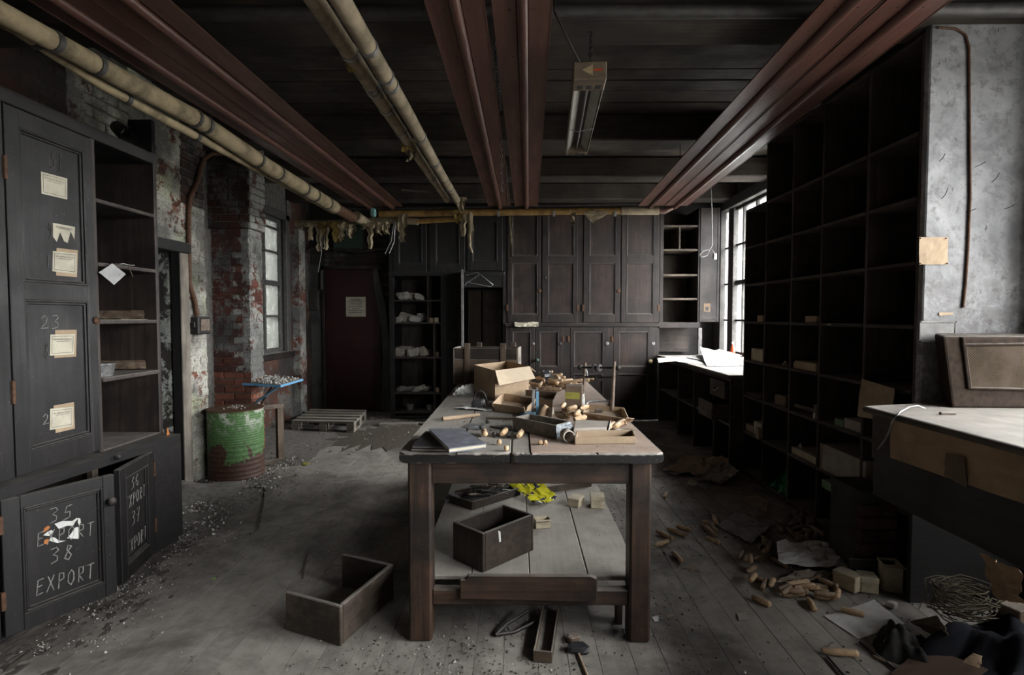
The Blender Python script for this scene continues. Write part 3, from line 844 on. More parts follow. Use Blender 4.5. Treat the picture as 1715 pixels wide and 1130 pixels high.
# upper door
Y0, Y1 = 2.505, 3.022
T = frame((XU+.004, Y0, .735), (0, 1, 0), (1, 0, 0))
pn = [(.072, .105, .462, .845), (.072, .93, .462, 1.665)]
UD = panel_door(CL, 'door', T, Y1-Y0, 1.75, pn, 'black_wood', rec=.018)
for z in (.35, 1.4): MB().box(-.012, .004, -.01, .006, z, z+.11, .002, T).build('hinge', 'rust', UD)
MB().lathe([(.016, 0), (.022, .004), (.02, .01), (0, .012)], 10, T @ Matrix.Translation((.503, 0, .74)) @ Matrix.Rotation(-math.pi/2, 4, 'X')).build('keyhole_plate', 'rust', UD)
XP = XU + .004 - .018
Tp = frame((XP+.001, 0, 0), (0, 1, 0), (1, 0, 0))
def yz(px, py): p = P(px, py, X=XP); return p.y, p.z
def quad_label(c, mat, name='paper_label', off=.001, torn=False, seed=0):
    q = [yz(*p) for p in c]
    poly = [q[3], q[2], q[1], q[0]]
    if torn:
        r = random.Random(seed); a, b = q[3], q[2]
        low = []
        for i, dz in enumerate((0, -.03, .035, -.02, -.03, .05, .0)):
            t = i/6; low.append((a[0]+(b[0]-a[0])*t, a[1]+(b[1]-a[1])*t + dz*.8))
        poly = low + [q[1], q[0]]
    Tq = frame((XP + off, 0, 0), (0, 1, 0), (1, 0, 0))
    Tq2 = Tq @ Matrix(((1, 0, 0, 0), (0, 0, 1, 0), (0, 1, 0, 0), (0, 0, 0, 1)))
    MB().prism(poly, 0, .0012, Tq2).build(name, mat, UD)
    return q
def printed(q, border=True, y_off=.0024):
    # double rule border and the two printed lines of the maker's label
    (a0, b0), (a1, b1), (a2, b2), (a3, b3) = q
    def pt(s, t):
        return (a0+(a1-a0)*s)*(1-t)+(a3+(a2-a3)*s)*t, (b0+(b1-b0)*s)*(1-t)+(b3+(b2-b3)*s)*t
    m = MB(); X = XP + y_off
    if border:
        for s0, t0, s1, t1 in ((.07, .1, .93, .1), (.07, .9, .93, .9), (.07, .1, .07, .9), (.93, .1, .93, .9)):
            p, r = pt(s0, t0), pt(s1, t1); m.tube([(X, *p), (X, *r)], .0009, 4)
        m.build('label_border', 'ink', UD)
    for txt, s0, s1, t, h in (('GEO. BARNSLEY & SONS LTD.', .12, .88, .27, .011), ('CORNISH WORKS, SHEFFIELD.', .22, .80, .36, .007)):
        p, r = pt(s0, t), pt(s1, t)
        u = Vector((0, r[0]-p[0], r[1]-p[1])); L = u.length; u.normalize()
        v = Vector((0, -u.z, u.y))
        T = Matrix(((0, 1, 0, X), (u.y, 0, v.y, p[0]), (u.z, 0, v.z, p[1]), (0, 0, 0, 1)))
        text_mesh(UD, 'label_print', T, txt, h, 'ink', L)
q = quad_label(((68,287),(112,299),(112,334),(69,324)), 'paper_cream'); printed(q)
q = quad_label(((88,373),(125,380),(124,401),(88,396)), 'paper_cream', torn=True, seed=2); printed(q, False)
quad_label(((94.5,415),(130,419),(128.5,464),(93.5,461)), 'tan_paper', 'label_backing', 0.0003)
q = quad_label(((88,420),(127.5,424),(127.5,459),(87,454)), 'paper_cream'); printed(q)
quad_label(((92,552.5),(128,552),(127,597),(90.6,599.4)), 'tan_paper', 'label_backing', 0.0003)
q = quad_label(((83.7,560),(125,559),(123,593),(83,595.5)), 'paper_cream'); printed(q)
quad_label(((89.5,679),(123.5,673),(125,717.4),(93,725)), 'tan_paper', 'label_backing', 0.0003)
q = quad_label(((83.7,684.5),(122,680.6),(121.7,713),(83,720)), 'paper_cream'); printed(q)
def chalk_px(txt, x0, y0, x1, y1, mat='chalk', r=.0018, seed=0):
    a = yz(x0, y1); b = yz(x1, y0)
    chalk(UD, Tp, txt, a[0], a[1], b[0]-a[0], abs(b[1]-a[1]), 0, r, mat, seed)
chalk_px('51', 83, 259, 106, 281, 'chalk_faint'); chalk_px('9', 78, 374, 88, 401, 'chalk_faint'); chalk_px('1', 76, 426, 84, 448, 'chalk_faint')
chalk_px('23', 66, 528, 102, 551); chalk_px('8', 72, 575, 83, 600, 'chalk_faint'); chalk_px('2', 70, 691, 84, 712)
# lower doors, both ajar
def low_door(h, f, w, hh, panels, knob_u=None, flipn=False):
    h = Vector((*h, .03)); f = Vector((*f, .03)); u = (f-h).normalized(); n = Vector((u.y, -u.x, 0))
    if n.x < 0: n = -n
    T = frame(h, u, n)
    return panel_door(CL, 'door', T, w, hh, panels, 'black_wood', rec=.016), T
L1, T1 = low_door((-2.335, 2.375), (-2.13, 2.79), .463, .635, [(.07, .078, .408, .577)])
for z in (.13, .48): MB().box(-.012, .006, -.012, .008, z, z+.085, .002, T1).build('hinge', 'rust', L1)
MB().lathe([(.008, 0), (.010, .012), (.020, .02), (.022, .032), (.014, .042), (0, .044)], 12, T1 @ Matrix.Translation((.436, 0, .50)) @ Matrix.Rotation(-math.pi/2, 4, 'X')).build('knob', 'brown_black_wood', L1)
Tb = T1 @ Matrix.Translation((0, -.0145, 0))
def scrap(T, poly, mat, name, d, off=0):
    T2 = T @ Matrix(((1, 0, 0, 0), (0, 0, 1, off), (0, 1, 0, 0), (0, 0, 0, 1)))
    MB().prism(poly, 0, .0012, T2).build(name, mat, d)
def on_door(px, py):
    d = ray(px, py); o = T1.translation; n = T1.to_3x3() @ Vector((0, 1, 0))
    t = (o + n*-.0145 - Vector((0, 0, EYE))).dot(n) / d.dot(n); q = T1.inverted() @ (Vector((0, 0, EYE)) + d*t)
    return q.x, q.z
def dscrap(pxs, mat, nm): scrap(Tb, [on_door(*p) for p in pxs], mat, nm, L1, .001)
def door_chalk(txt, x0, y0, x1, y1, h, r, sd):
    a, b = on_door(x0, y0), on_door(x1, y1)   # baseline ends
    chalk(L1, Tb, txt, a[0], a[1], b[0]-a[0], h, b[1]-a[1], r, 'chalk', sd)
door_chalk('35', 80, 877, 126, 868, .070, .0022, 1); door_chalk('EXPORT', 60, 916, 160, 895, .066, .0024, 2)
door_chalk('38', 82, 945, 126, 936, .072, .0030, 3); door_chalk('EXPORT', 59, 998, 160, 966, .074, .0030, 4)
dscrap(((91,877),(98,885),(112,880),(122,880),(126,873),(131,868),(128,867),(121,872),(104,872)), 'paper_white', 'torn_label')
dscrap(((131,867),(134,868),(135,875),(132,879),(130,874)), 'paper_white', 'torn_label')
dscrap(((112,901),(131,902),(131,882),(126,883),(122,888),(119,893)), 'paper_white', 'torn_label')
dscrap(((72,896),(82,897),(89,890),(86,887),(79,890)), 'paper_white', 'torn_label')
dscrap(((83,905),(96,909),(110,905),(98,905),(92,900),(84,899)), 'paper_white', 'torn_label')
dscrap(((71,892),(80,887),(84,882),(80,880),(74,884)), 'orange_rust', 'rust_patch')
dscrap(((73,910),(79,911),(83,905),(80,902),(74,904)), 'orange_rust', 'rust_patch')
L2, T2_ = low_door((-2.25, 3.275), (-2.155, 2.86), .422, .635, [(.075, .078, .355, .572)])
# letters on this door read from the camera's side, so they run from the free edge to the hinge
T2r = T2_ @ Matrix(((-1, 0, 0, .422), (0, 1, 0, -.0145), (0, 0, 1, 0), (0, 0, 0, 1)))
chalk(L2, T2r, '36', .15, .48, .11, .075, 0, .0016, seed=5); chalk(L2, T2r, 'EXPORT', .085, .38, .25, .07, .01, .0016, seed=6)
chalk(L2, T2r, '37', .15, .27, .11, .08, 0, .0016, seed=7); chalk(L2, T2r, 'EXPORT', .085, .12, .25, .075, .01, .0016, seed=8)
for z in (.13, .48): MB().box(-.004, .012, -.012, .008, z, z+.085, .002, T2_).build('hinge', 'rust', L2)

MB().prism([(0, 0), (.05, .01), (.03, .07), (.012, .11)], 0, .006, Matrix(((0, 0, 1, -2.295), (1, 0, 0, 3.46), (0, 1, 0, .66), (0, 0, 0, 1)))).build('splinter', 'orange_rust', CL)
MB().lathe([(.012, 0), (.016, .02), (.010, .03), (0, .032)], 8, Matrix.Translation((base_front(3.0)+.002, 3.0, .70)) @ Matrix.Rotation(math.pi/2, 4, 'Y')).build('catch', 'black_iron', CL)
# things in and on the cupboard
def single(name, mb, mat, label, cat, group=None, kind=None): return tag(mb.build(name, mat), label, cat, group, kind)
c = [P(a, b, X=-2.36) for a, b in ((166,456),(188,441),(211,459),(191,477))]
tg = thing('price_tag', 'pale diamond-shaped paper hanging from the shelf edge of the black cupboard', 'paper', P(188,450,Y=3.3))
MB().sheet(c, 6, 6, .006, 3, 3).build('paper', 'paper_grey', tg)
MB().sheet([Vector((XU-.04, 3.19, 1.807)), Vector((XU+.035, 3.17, 1.809)), Vector((XU+.035, 3.29, 1.809)), Vector((XU-.04, 3.28, 1.807))], 4, 4, .006, 3, 1).build('folded_end', 'paper_white', tg)
MB().tube([(XU+.03, 3.24, 1.80), (XU+.035, 3.27, 1.74)], .003, 5).build('string', 'twine', tg)
m = MB(); m.lathe([(.05, 0), (.066, .07), (.070, .075), (.064, .072), (.048, .006), (0, .006)], 14, Matrix.Translation((-2.44, 3.13, 1.146)) @ Matrix.Diagonal((.8, 1.25, 1, 1)))
single('pudding_tin', m, 'steel', 'small crumpled foil tray on the lower cupboard shelf', 'tin')
for k, (z, s) in enumerate(((1.476, 1), (1.146, 2))):
    m = MB(); m.sheet([Vector((-2.80, 3.50, z+.005)), Vector((-2.45, 3.515, z+.005)), Vector((-2.46, 3.525, z+.058)), Vector((-2.80, 3.525, z+.058))], 10, 4, .02, 3, s, .003)
    single('cardboard_strip', m, 'card_dark', ('cardboard strip leaning at the back of the middle cupboard shelf', 'cardboard strip behind the foil tray on the lower cupboard shelf')[k], 'cardboard')
m = MB(); m.sheet([Vector((-2.6, 3.2, 1.478)), Vector((-2.39, 3.22, 1.478)), Vector((-2.39, 3.46, 1.478)), Vector((-2.6, 3.46, 1.478))], 6, 6, .006, 3, 5)
single('paper_sheet', m, 'paper_cream', 'cream paper lying on the middle shelf of the black cupboard', 'paper')
m = MB(); m.tube([P(198,214,Y=3.6), P(215,228,Y=3.38)], [.045, .052], 14, caps=False); m.tube([P(215,228,Y=3.38), P(198,214,Y=3.6)], [.042, .036], 14, caps=False)
single('drain_pipe', m, 'pier_card', 'broken stub of grey clay pipe lying on top of the black cupboard', 'pipe')
m = MB(); m.box(-.11, .11, -.055, .055, 0, .07, .008, Matrix.Translation((-2.62, 3.05, 2.536)) @ Matrix.Rotation(.5, 4, 'Z'))
single('loose_brick', m, 'brick_sooty', 'sooty loose brick lying near the front on top of the black cupboard', 'brick')
m = MB(); m.box(-.11, .11, -.055, .055, 0, .07, .008, Matrix.Translation((-2.70, 2.55, 2.536)) @ Matrix.Rotation(1.2, 4, 'Z')); 
single('loose_brick', m, 'brick_flaky', 'paint-splashed loose brick at the near end on top of the black cupboard', 'brick')
m = MB(); m.lump((-2.66, 2.78, 2.575), (.22, .12, .09), .4, .5, 4); single('rag', m, 'teal_rag', 'crumpled bluish rag on top of the black cupboard', 'rag')

# ================================================================== back wall joinery
YB = 7.80
def bx(px): return PX(px, YB)
def bz(py): return PZ(py, YB)
def unit(name, label, cat='cupboard'): return lambda x0, x1: thing(name, label, cat, ((x0+x1)/2, YB+.25, 0))
def bdoor(parent, x0, x1, z0, z1, panels, mat, y=YB-.012, **k):
    T = frame((bx(x0), y, bz(z1)), (1, 0, 0), (0, -1, 0))
    pl = [(bx(a)-bx(x0), bz(d)-bz(z1), bx(c)-bx(x0), bz(b)-bz(z1)) for a, b, c, d in panels]
    return panel_door(parent, 'door', T, bx(x1)-bx(x0), bz(z0)-bz(z1), pl, mat, **k)
def knob(d, px, py, mat, y=YB-.012, s=1.0):
    MB().lathe([(.012*s, 0), (.010*s, .015), (.024*s, .028), (.026*s, .042), (.016*s, .054), (0, .056)], 12, Matrix.Translation((bx(px), y, bz(py))) @ Matrix.Rotation(math.pi/2, 4, 'X')).build('knob', mat, d)
def plate(d, px, py, mat, y=YB-.012, r=.022):
    MB().lathe([(r, 0), (r*.9, .006), (r*.5, .008), (0, .004)], 12, Matrix.Translation((bx(px), y, bz(py))) @ Matrix.Rotation(math.pi/2, 4, 'X')).build('keyhole_plate', mat, d)
def hinge(d, px, y0, y1, y=YB-.012): mbox(bx(px)-.014, bx(px)+.014, y-.008, y+.004, bz(y1), bz(y0), .002).build('hinge', 'rust', d)
BK = 'brown_black_wood'
TOPZ = 3.05
# upper left cupboards
U1 = thing('wall_cupboard', 'dark three-door wall cupboard above the shelves and the open wardrobe', 'cupboard', (bx(748), YB+.25, bz(456)))
mbox(bx(652), bx(845), YB+.03, 8.38, bz(456), TOPZ, .003).build('carcass', 'black_wood', U1)
mbox(bx(652), bx(845), YB-.02, YB+.03, bz(462), bz(455), .003).build('rail', 'black_wood', U1)
for a, b in ((652, 660), (715, 720), (779, 783), (842, 846)): mbox(bx(a), bx(b), YB, YB+.03, bz(456), TOPZ, .003).build('stile', 'black_wood', U1)
zt = 529 - (TOPZ-.06-1.5)/YB*900
bdoor(U1, 660, 715, zt, 455, [(668, zt+12, 712-4, 442)], 'black_wood')
bdoor(U1, 720, 779, zt, 455, [(730, zt+12, 770, 442)], 'black_wood')
bdoor(U1, 783, 842, zt, 453, [(791, zt+12, 833, 439)], 'black_wood')
# open shelf unit
U2 = thing('shelf_unit', 'dark open shelf unit of wrapped parcels left of the wardrobe', 'shelves', (bx(697), YB+.25, 0))
for a, b in ((652, 660), (738, 743)): mbox(bx(a), bx(b), YB-.005, 8.36, 0, bz(462), .004).build('side_panel', 'black_wood', U2)
mbox(bx(660), bx(738), YB, YB+.03, .0, .03, .003).build('plinth_board', 'black_wood', U2)
mbox(bx(660), bx(738), 8.33, 8.36, 0, bz(462), 0).build('back_panel', 'dark_shelf_wood', U2)
SH = [502, 540, 598, 658, 690]
for q in SH: mbox(bx(660), bx(738), YB+.005, 8.33, bz(q)-.022, bz(q), .003).build('shelf', 'dark_shelf_wood', U2)
mbox(bx(715), bx(718), YB+.01, 8.3, bz(540), bz(462), .002).build('divider', 'dark_shelf_wood', U2)
mbox(bx(725), bx(728), YB+.01, 8.3, bz(690), bz(540)-.022, .002).build('divider', 'dark_shelf_wood', U2)
# wardrobe with one door closed, one ajar
U3 = thing('wardrobe', 'dark wardrobe with one door ajar between the open shelves and the panelled cupboards', 'wardrobe', (bx(795), YB+.25, 0))
mbox(bx(743), bx(745), YB, 8.36, 0, bz(462), .002).build('side_panel', 'black_wood', U3)
mbox(bx(842), bx(846), YB-.004, 8.36, 0, bz(455), .003).build('side_panel', 'black_wood', U3)
mbox(bx(745), bx(842), YB, YB+.04, bz(481), bz(462), .003).build('rail', 'black_wood', U3)
mbox(bx(745), bx(842), 8.33, 8.37, 0, bz(462), 0).build('back_panel', 'black_wood', U3)
for a, b in ((780, 803), (806, 839)): mbox(bx(a), bx(b), 8.16, 8.18, .1, bz(484), .003).build('inner_board', 'brown_back_wood', U3)
bdoor(U3, 743, 772, 462, 704, [(748, 470, 766, 572), (748, 582, 766, 694)], 'black_wood')
hx, hy = bx(776), YB
dv = (Vector((PX(776.5, 7.30), 7.30, 0)) - Vector((hx, hy, 0))); 
T = frame((hx, hy, .03), dv, (dv.y*-1, dv.x, 0))
dd = panel_door(U3, 'door', T, .50, bz(456)-.03, [(.08, .1, .42, 1.0), (.08, 1.1, .42, bz(456)-.14)], 'window_paint_pale', t=.034)
# main upper cupboard
U4 = thing('wall_cupboard', 'wide dark upper cupboard with four two-panel doors above the lower cupboard', 'cupboard', (bx(974), YB+.25, bz(541)))
mbox(bx(846), bx(1104), YB+.03, 8.38, bz(541), TOPZ, .003).build('carcass', BK, U4)
mbox(bx(846), bx(1104), YB-.03, 8.38, bz(547), bz(541), .004).build('bottom_rail', BK, U4)
for a, b in ((846, 850), (905, 908), (967, 977), (1037, 1040), (1102, 1107)): mbox(bx(a), bx(b), YB, YB+.03, bz(541), TOPZ, .003).build('stile', BK, U4)
for x0, x1, p0, p1 in ((850, 905, 857, 900), (908, 967, 917, 961), (977, 1037, 986, 1031), (1040, 1102, 1048, 1094)):
    d = bdoor(U4, x0, x1, zt, 540, [(p0, 350, p1, 429), (p0, 440, p1, 527)], BK)
    if x0 in (850, 977): plate(d, x1-1.5, 487, 'rust', r=.03); hinge(d, x0 - .5, 510, 521)
    else: hinge(d, x1+.5, 510, 521)
    if x0 == 908: plate(d, 913, 465, 'dark_metal', r=.018)
# lower cupboard
U5 = thing('base_cupboard', 'wide dark lower cupboard with panelled doors behind the work table', 'cupboard', (bx(974), YB+.25, 0))
YL = YB-.055
mbox(bx(848), bx(1104), YB, 8.36, 0, bz(549), .003).build('carcass', BK, U5)
for a, b in ((847, 853), (942, 955), (1018, 1027), (1095, 1101)): mbox(bx(a), bx(b), YL+.012, YB, 0, bz(548), .003).build('stile', BK, U5)
for x0, x1, p0, p1 in ((853, 896, 858, 889), (897, 942, 903, 935), (955, 1018, 960, 1010), (1027, 1095, 1035, 1086)):
    d = bdoor(U5, x0, x1, 548, 700, [(p0, 555, p1, 614), (p0, 625, p1, 690)], BK, y=YL+.008)
    if x0 == 897: knob(d, 899, 602, 'green_dark', YL+.008, 1.1); plate(d, 938, 575, 'dark_metal', YL+.008); hinge(d, 943, 562, 572, YL+.008)
    if x0 == 853: plate(d, 893, 575, 'moderate_steel', YL+.008)
    if x0 == 955: plate(d, 1016, 575, 'moderate_steel', YL+.008, .028); hinge(d, 952, 562, 572, YL+.008)
    if x0 == 1027: knob(d, 1088, 604, 'cream_knob', YL+.008, 1.15); plate(d, 1093, 575, 'moderate_steel', YL+.008, .028); hinge(d, 1025, 562, 572, YL+.008)
m = MB(); m.sheet([Vector((bx(862), YL-.05, bz(547))), Vector((bx(902), YL-.05, bz(547))), Vector((bx(902), YL+.02, bz(540))), Vector((bx(862), YL+.02, bz(540)))], 8, 3, .03, 3, 4)
single('torn_paper', m, 'paper_cream', 'torn cream paper stuck along the joint between upper and lower cupboards', 'paper')
# corner shelf unit and its plain door
U6 = thing('corner_cupboard', 'dark open corner cupboard with shelves beside the bright window', 'cupboard', (bx(1150), YB+.25, bz(541)))
mbox(bx(1104), bx(1110), YB-.005, 8.36, bz(547), TOPZ, .003).build('side_panel', BK, U6)
mbox(bx(1168), bx(1171), YB, 8.36, bz(547), TOPZ, .003).build('side_panel', BK, U6)
mbox(bx(1110), bx(1168), 8.33, 8.37, bz(547), TOPZ, 0).build('back_panel', 'brown_back_wood', U6)
for q in (378, 418, 460, 500): mbox(bx(1110), bx(1168), YB+.01, 8.33, bz(q)-.02, bz(q)+.008, .004).build('shelf', 'drawer_wood', U6)
mbox(bx(1104), bx(1172), YB-.01, 8.36, bz(549), bz(540), .004).build('bottom_board', BK, U6)
mbox(bx(1136), bx(1139), YB+.02, 8.3, bz(418)+.008, bz(380), .002).build('divider', 'drawer_wood', U6)
T = frame((bx(1171), YB-.008, bz(539)), (1, 0, 0), (0, -1, 0))
wd = bx(1203)-bx(1171)
m = MB(); m.box(0, wd, -.024, 0, 0, TOPZ-bz(539), .003, T); m.box(.0, .022, 0, .006, .0, TOPZ-bz(539), .002, T); m.box(wd-.03, wd, 0, .006, 0, TOPZ-bz(539), .002, T); m.box(.02, wd-.02, 0, .008, .03, .07, .002, T)
d = m.build('door', BK, U6)
m = MB(); m.box(bx(1178)-bx(1171), bx(1189)-bx(1171), 0, .004, bz(522)-bz(539), bz(508)-bz(539), 0, T); m.build('torn_patch', 'card_dark', d)
m = MB(); m.box(bx(1181)-bx(1171), bx(1186)-bx(1171), .003, .006, bz(520)-bz(539), bz(514)-bz(539), 0, T); m.build('hole', 'ink', d)
mbox(bx(1104), bx(1172), 8.30, 8.36, .95, bz(549), 0).build('back_board', 'dark_shelf_wood', U6)
mbox(bx(1170), bx(1176), YB, YB+.05, .95, bz(549), .003).build('post', 'window_paint_pale', U6)
# parcels, boxes and cups on the dark shelves
def parcel(px, py, w, h, lab, mat='paper_grey', seed=0, grp=None, cat='parcel', nm='paper_parcel', rot=0, y=8.0):
    X_ = PX(px, y); Z_ = PZ(py, y, px)
    base = max([bz(q) for q in SH if bz(q) < Z_ + .03] or [0])
    ww, hh = w/900*y, h/900*y
    m = MB().lump((0, 0, 0), (ww*1.35, ww*.7, hh*.95), 0, .5, seed, nu=10, nv=6, sq=.62, T=Matrix.Translation((X_, y, base + hh*.5)) @ Matrix.Rotation(rot, 4, 'Z') @ Matrix.Rotation(rot*.5, 4, 'Y'))
    return single(nm, m, mat, lab, cat, grp)
r = random.Random(5)
rows = [(502, 'top', [(676,17,14),(692,18,13),(702,12,10)]),
        (540, 'second', [(668,10,10),(681,22,15),(695,14,12),(706,12,16)]),
        (598, 'third', [(668,14,15),(680,20,18),(692,16,14),(700,18,12),(708,12,16),(716,14,10)]),
        (658, 'fourth', [(670,14,9),(684,18,7),(701,22,10),(714,12,7)])]
for q, nm, its in rows:
    for i, (px, w, h) in enumerate(its):
        parcel(px, q-2, w, h, 'dusty paper parcel, %s from the left on the %s shelf of the dark open unit' % (ORD[i], nm), r.choice(['parcel_paper', 'grey_card', 'parcel_paper']), i+q, 'parcels on the %s shelf of the open unit' % nm, y=7.93+.12*(i % 2), rot=r.uniform(-.6, .6))
parcel(707, 582, 10, 6, 'pale flat packet on top of the parcels on the third dark shelf', 'paper_cream', 3)
for i, (px, py, lab, mt) in enumerate(((731, 538, 'tiny cream box at the right end of the second dark shelf', 'cream_box'), (722, 538, 'tiny tan box behind the divider on the second dark shelf', 'card'), (732, 657, 'tiny pink box at the right end of the fourth dark shelf', 'hardboard'), (732, 596, 'tiny brown box at the right end of the third dark shelf', 'card_dark'))):
    X_ = PX(px, 7.9); z_ = [bz(q) for q in SH if abs(q-py) < 5][0]
    m = mbox(X_-.03, X_+.03, 7.87, 7.93, z_, z_+.07, .003); single('small_box', m, mt, lab, 'box')
for px, lab in ((685, 'pale paper cup on the bottom shelf of the dark open unit'), (719, 'pale paper cup beside the divider on the bottom dark shelf')):
    m = MB().lathe([(.04, 0), (.062, .085), (.066, .088), (.058, .084), (.036, .006), (0, .006)], 12, Matrix.Translation((PX(px, 7.98), 7.98, bz(690))))
    single('paper_cup', m, 'paper_grey', lab, 'cup')
# wire coat hanger on the wardrobe door
pts = [(779, 478), (781, 474), (798, 463), (804, 459), (808, 462), (826, 477), (822, 480), (781, 472)]
m = MB().tube([P(a, b, Y=7.72-.0*i) for i, (a, b) in enumerate(pts)], .006, 6); m.tube([P(803, 460, Y=7.72), P(800, 456, Y=7.72), P(795, 457, Y=7.73), P(780, 461, Y=7.76)], .005, 6)
single('coat_hanger', m, 'steel', 'wire coat hanger hooked in the open wardrobe doorway', 'hanger')
# fuse box and green sign at the red door
fb = thing('fuse_box', 'dark metal fuse box on the grey wall left of the red door', 'box', (PX(524, 8.35), 8.37, PZ(520, 8.35)))
mbox(PX(519, 8.35), PX(536, 8.35), 8.29, 8.37, PZ(520, 8.35), PZ(487, 8.35), .006).build('case', 'dark_metal', fb)
mbox(PX(521, 8.35), PX(534, 8.35), 8.28, 8.29, PZ(517, 8.35), PZ(490, 8.35), .004).build('cover', 'dark_metal', fb)
MB().tube([(PX(538, 8.3), 8.33, PZ(485, 8.3)), (PX(538, 8.3), 8.33, PZ(452, 8.3))], .03, 10).build('conduit', 'dark_metal', fb)
gs = thing('green_sign', 'dark green sign board hung above the red door', 'sign', (PX(588, 8.2), 8.2, PZ(417, 8.2)))
mbox(PX(561, 8.2), PX(611, 8.2), 8.16, 8.22, PZ(417, 8.2), PZ(378, 8.2), .006).build('board', 'green_dark', gs)
mbox(PX(561, 8.2), PX(611, 8.2), 8.14, 8.18, PZ(420, 8.2), PZ(416, 8.2), .003).build('bottom_rail', 'black_iron', gs)
for px in (568, 604): MB().tube([(PX(px, 8.2), 8.2, PZ(378, 8.2)), (PX(px, 8.2), 8.2, 3.35)], .006, 6).build('hanging_rod', 'black_iron', gs)

# ================================================================== right side: worktop, pigeonholes, bench
WX, WZ = 2.03, .94
C1 = thing('counter', 'dark built-in counter with pigeonholes and two drawers under the bright window', 'counter', (2.5, 6.45, 0))
for py_, nm in ((7.70, 'side_panel'), (6.77, 'divider'), (6.17, 'divider'), (5.54, 'divider'), (5.12, 'side_panel')):
    mbox(WX, 2.95, py_-.012, py_+.012, 0, WZ-.03, .003).build(nm, 'dark_shelf_wood', C1)
mbox(WX+.01, 2.95, 5.13, 7.69, .44, .462, .003).build('shelf', 'dark_shelf_wood', C1)
mbox(2.93, 2.95, 5.13, 7.69, 0, WZ-.03, 0).build('back_panel', 'dark_shelf_wood', C1)
mbox(WX, WX+.02, 5.13, 7.69, WZ-.07, WZ-.03, .002).build('rail', 'dark_shelf_wood', C1)
for (z0, z1, out, y0, y1) in ((.70, .865, .025, 5.15, 5.535), (.50, .66, .14, 5.16, 5.54)):
    q = mbox(WX-out-.018, WX-out, y0, y1, z0, z1, .004).build('drawer', 'drawer_wood', C1)
    mbox(WX-out, WX+.3, y0+.02, y0+.03, z0, z1-.02, .001).build('drawer_side', 'drawer_wood', q)
    mbox(WX-out, WX+.3, y1-.03, y1-.02, z0, z1-.02, .001).build('drawer_side', 'drawer_wood', q)
    mbox(WX-out, WX+.3, y0+.03, y1-.03, z0, z0+.01, .001).build('drawer_bottom', 'drawer_wood', q)
    yc = (y0+y1)/2; zc = (z0+z1)/2
    MB().tube([(WX-out-.018, yc-.045, zc+.012), (WX-out-.045, yc-.03, zc-.018), (WX-out-.045, yc+.03, zc-.018), (WX-out-.018, yc+.045, zc+.012)], .006, 6).build('handle', 'steel', q)
wt = mbox(WX-.025, 3.04, 5.11, 7.738, WZ-.03, WZ, .006).build('worktop', 'bench_wood', C1)
def zsheet(name, pxs, z, mat, label, amp=.012, seed=0, nx=10, ny=8, dz=(0, 0, 0, 0), rag=.0, freq=5, cat='paper', group=None, t=.0015, lift=0.0, X=None):
    c = [P(a, b, Z=z+.002+d) for (a, b), d in zip(pxs, dz)]
    n = (c[1]-c[0]).cross(c[3]-c[0])
    if n.z < 0: c = [c[0], c[3], c[2], c[1]]
    m = MB().sheet(c, nx, ny, amp, freq, seed, t, rag=rag, lift=lift)
    return single(name, m, mat, label, cat, group)
zsheet('paper_sheet', ((1112,597),(1166,597),(1184,610),(1134,606)), WZ, 'paper_grey', 'flat pale paper sheet at the far end of the counter', .008, 1)
m = MB().sheet([P(1148,598,Z=WZ+.012), P(1190,607,Z=WZ+.012), P(1243,595,X=2.93), P(1205,585,Y=7.45)], 10, 8, .010, 5, 8); single('paper_sheet', m, 'paper_grey', 'bright white paper spread under the window at the back of the counter', 'paper')
c = [Vector((2.30, 6.35, WZ+.01)), Vector((2.28, 5.62, WZ+.008)), Vector((2.72, 5.55, WZ+.05)), Vector((2.60, 6.75, WZ+.10))]
c = [P(1184,613,Z=WZ+.004), P(1246,613,Z=WZ+.004), P(1246,598,X=2.92), P(1172,588,Y=7.3)]
m = MB().sheet(c, 14, 10, .010, 4, 2, .0015, fold=lambda a, b: .10*max(0, b-.35)*max(0, 1-a*1.2))
single('drawing_sheet', m, 'drawing', 'large folded patterned paper standing up on the counter by the window', 'paper')
zsheet('paper_sheet', ((1101,600),(1140,597),(1150,603),(1103,607)), WZ, 'grey_card', 'grey torn card at the far left corner of the counter', .008, 4)
sb = thing('sauce_bottle', 'small red bottle standing on the window sill behind the papers', 'bottle', (3.0, 7.42, .945))
x0 = Vector((2.985, 7.46, .945))
MB().lathe([(.032, 0), (.034, .02), (.034, .10), (.014, .145), (.012, .165)], 12, Matrix.Translation(x0)).build('body', 'red_plastic', sb)
MB().lathe([(.015, .165), (.016, .195), (0, .198)], 12, Matrix.Translation(x0)).build('cap', 'white_plastic', sb)
for i in range(3):
    m = MB().lathe([(.012, 0), (.012, .09), (.016, .10), (.010, .13), (0, .132)], 8, Matrix.Translation((3.0, 6.98-.09*i, .945)))
    single('wooden_grip', m, 'handle_wood_dark', 'dark upright handle on the window sill, %s from the red bottle' % ORD[i], 'handle', 'handles standing on the window sill')

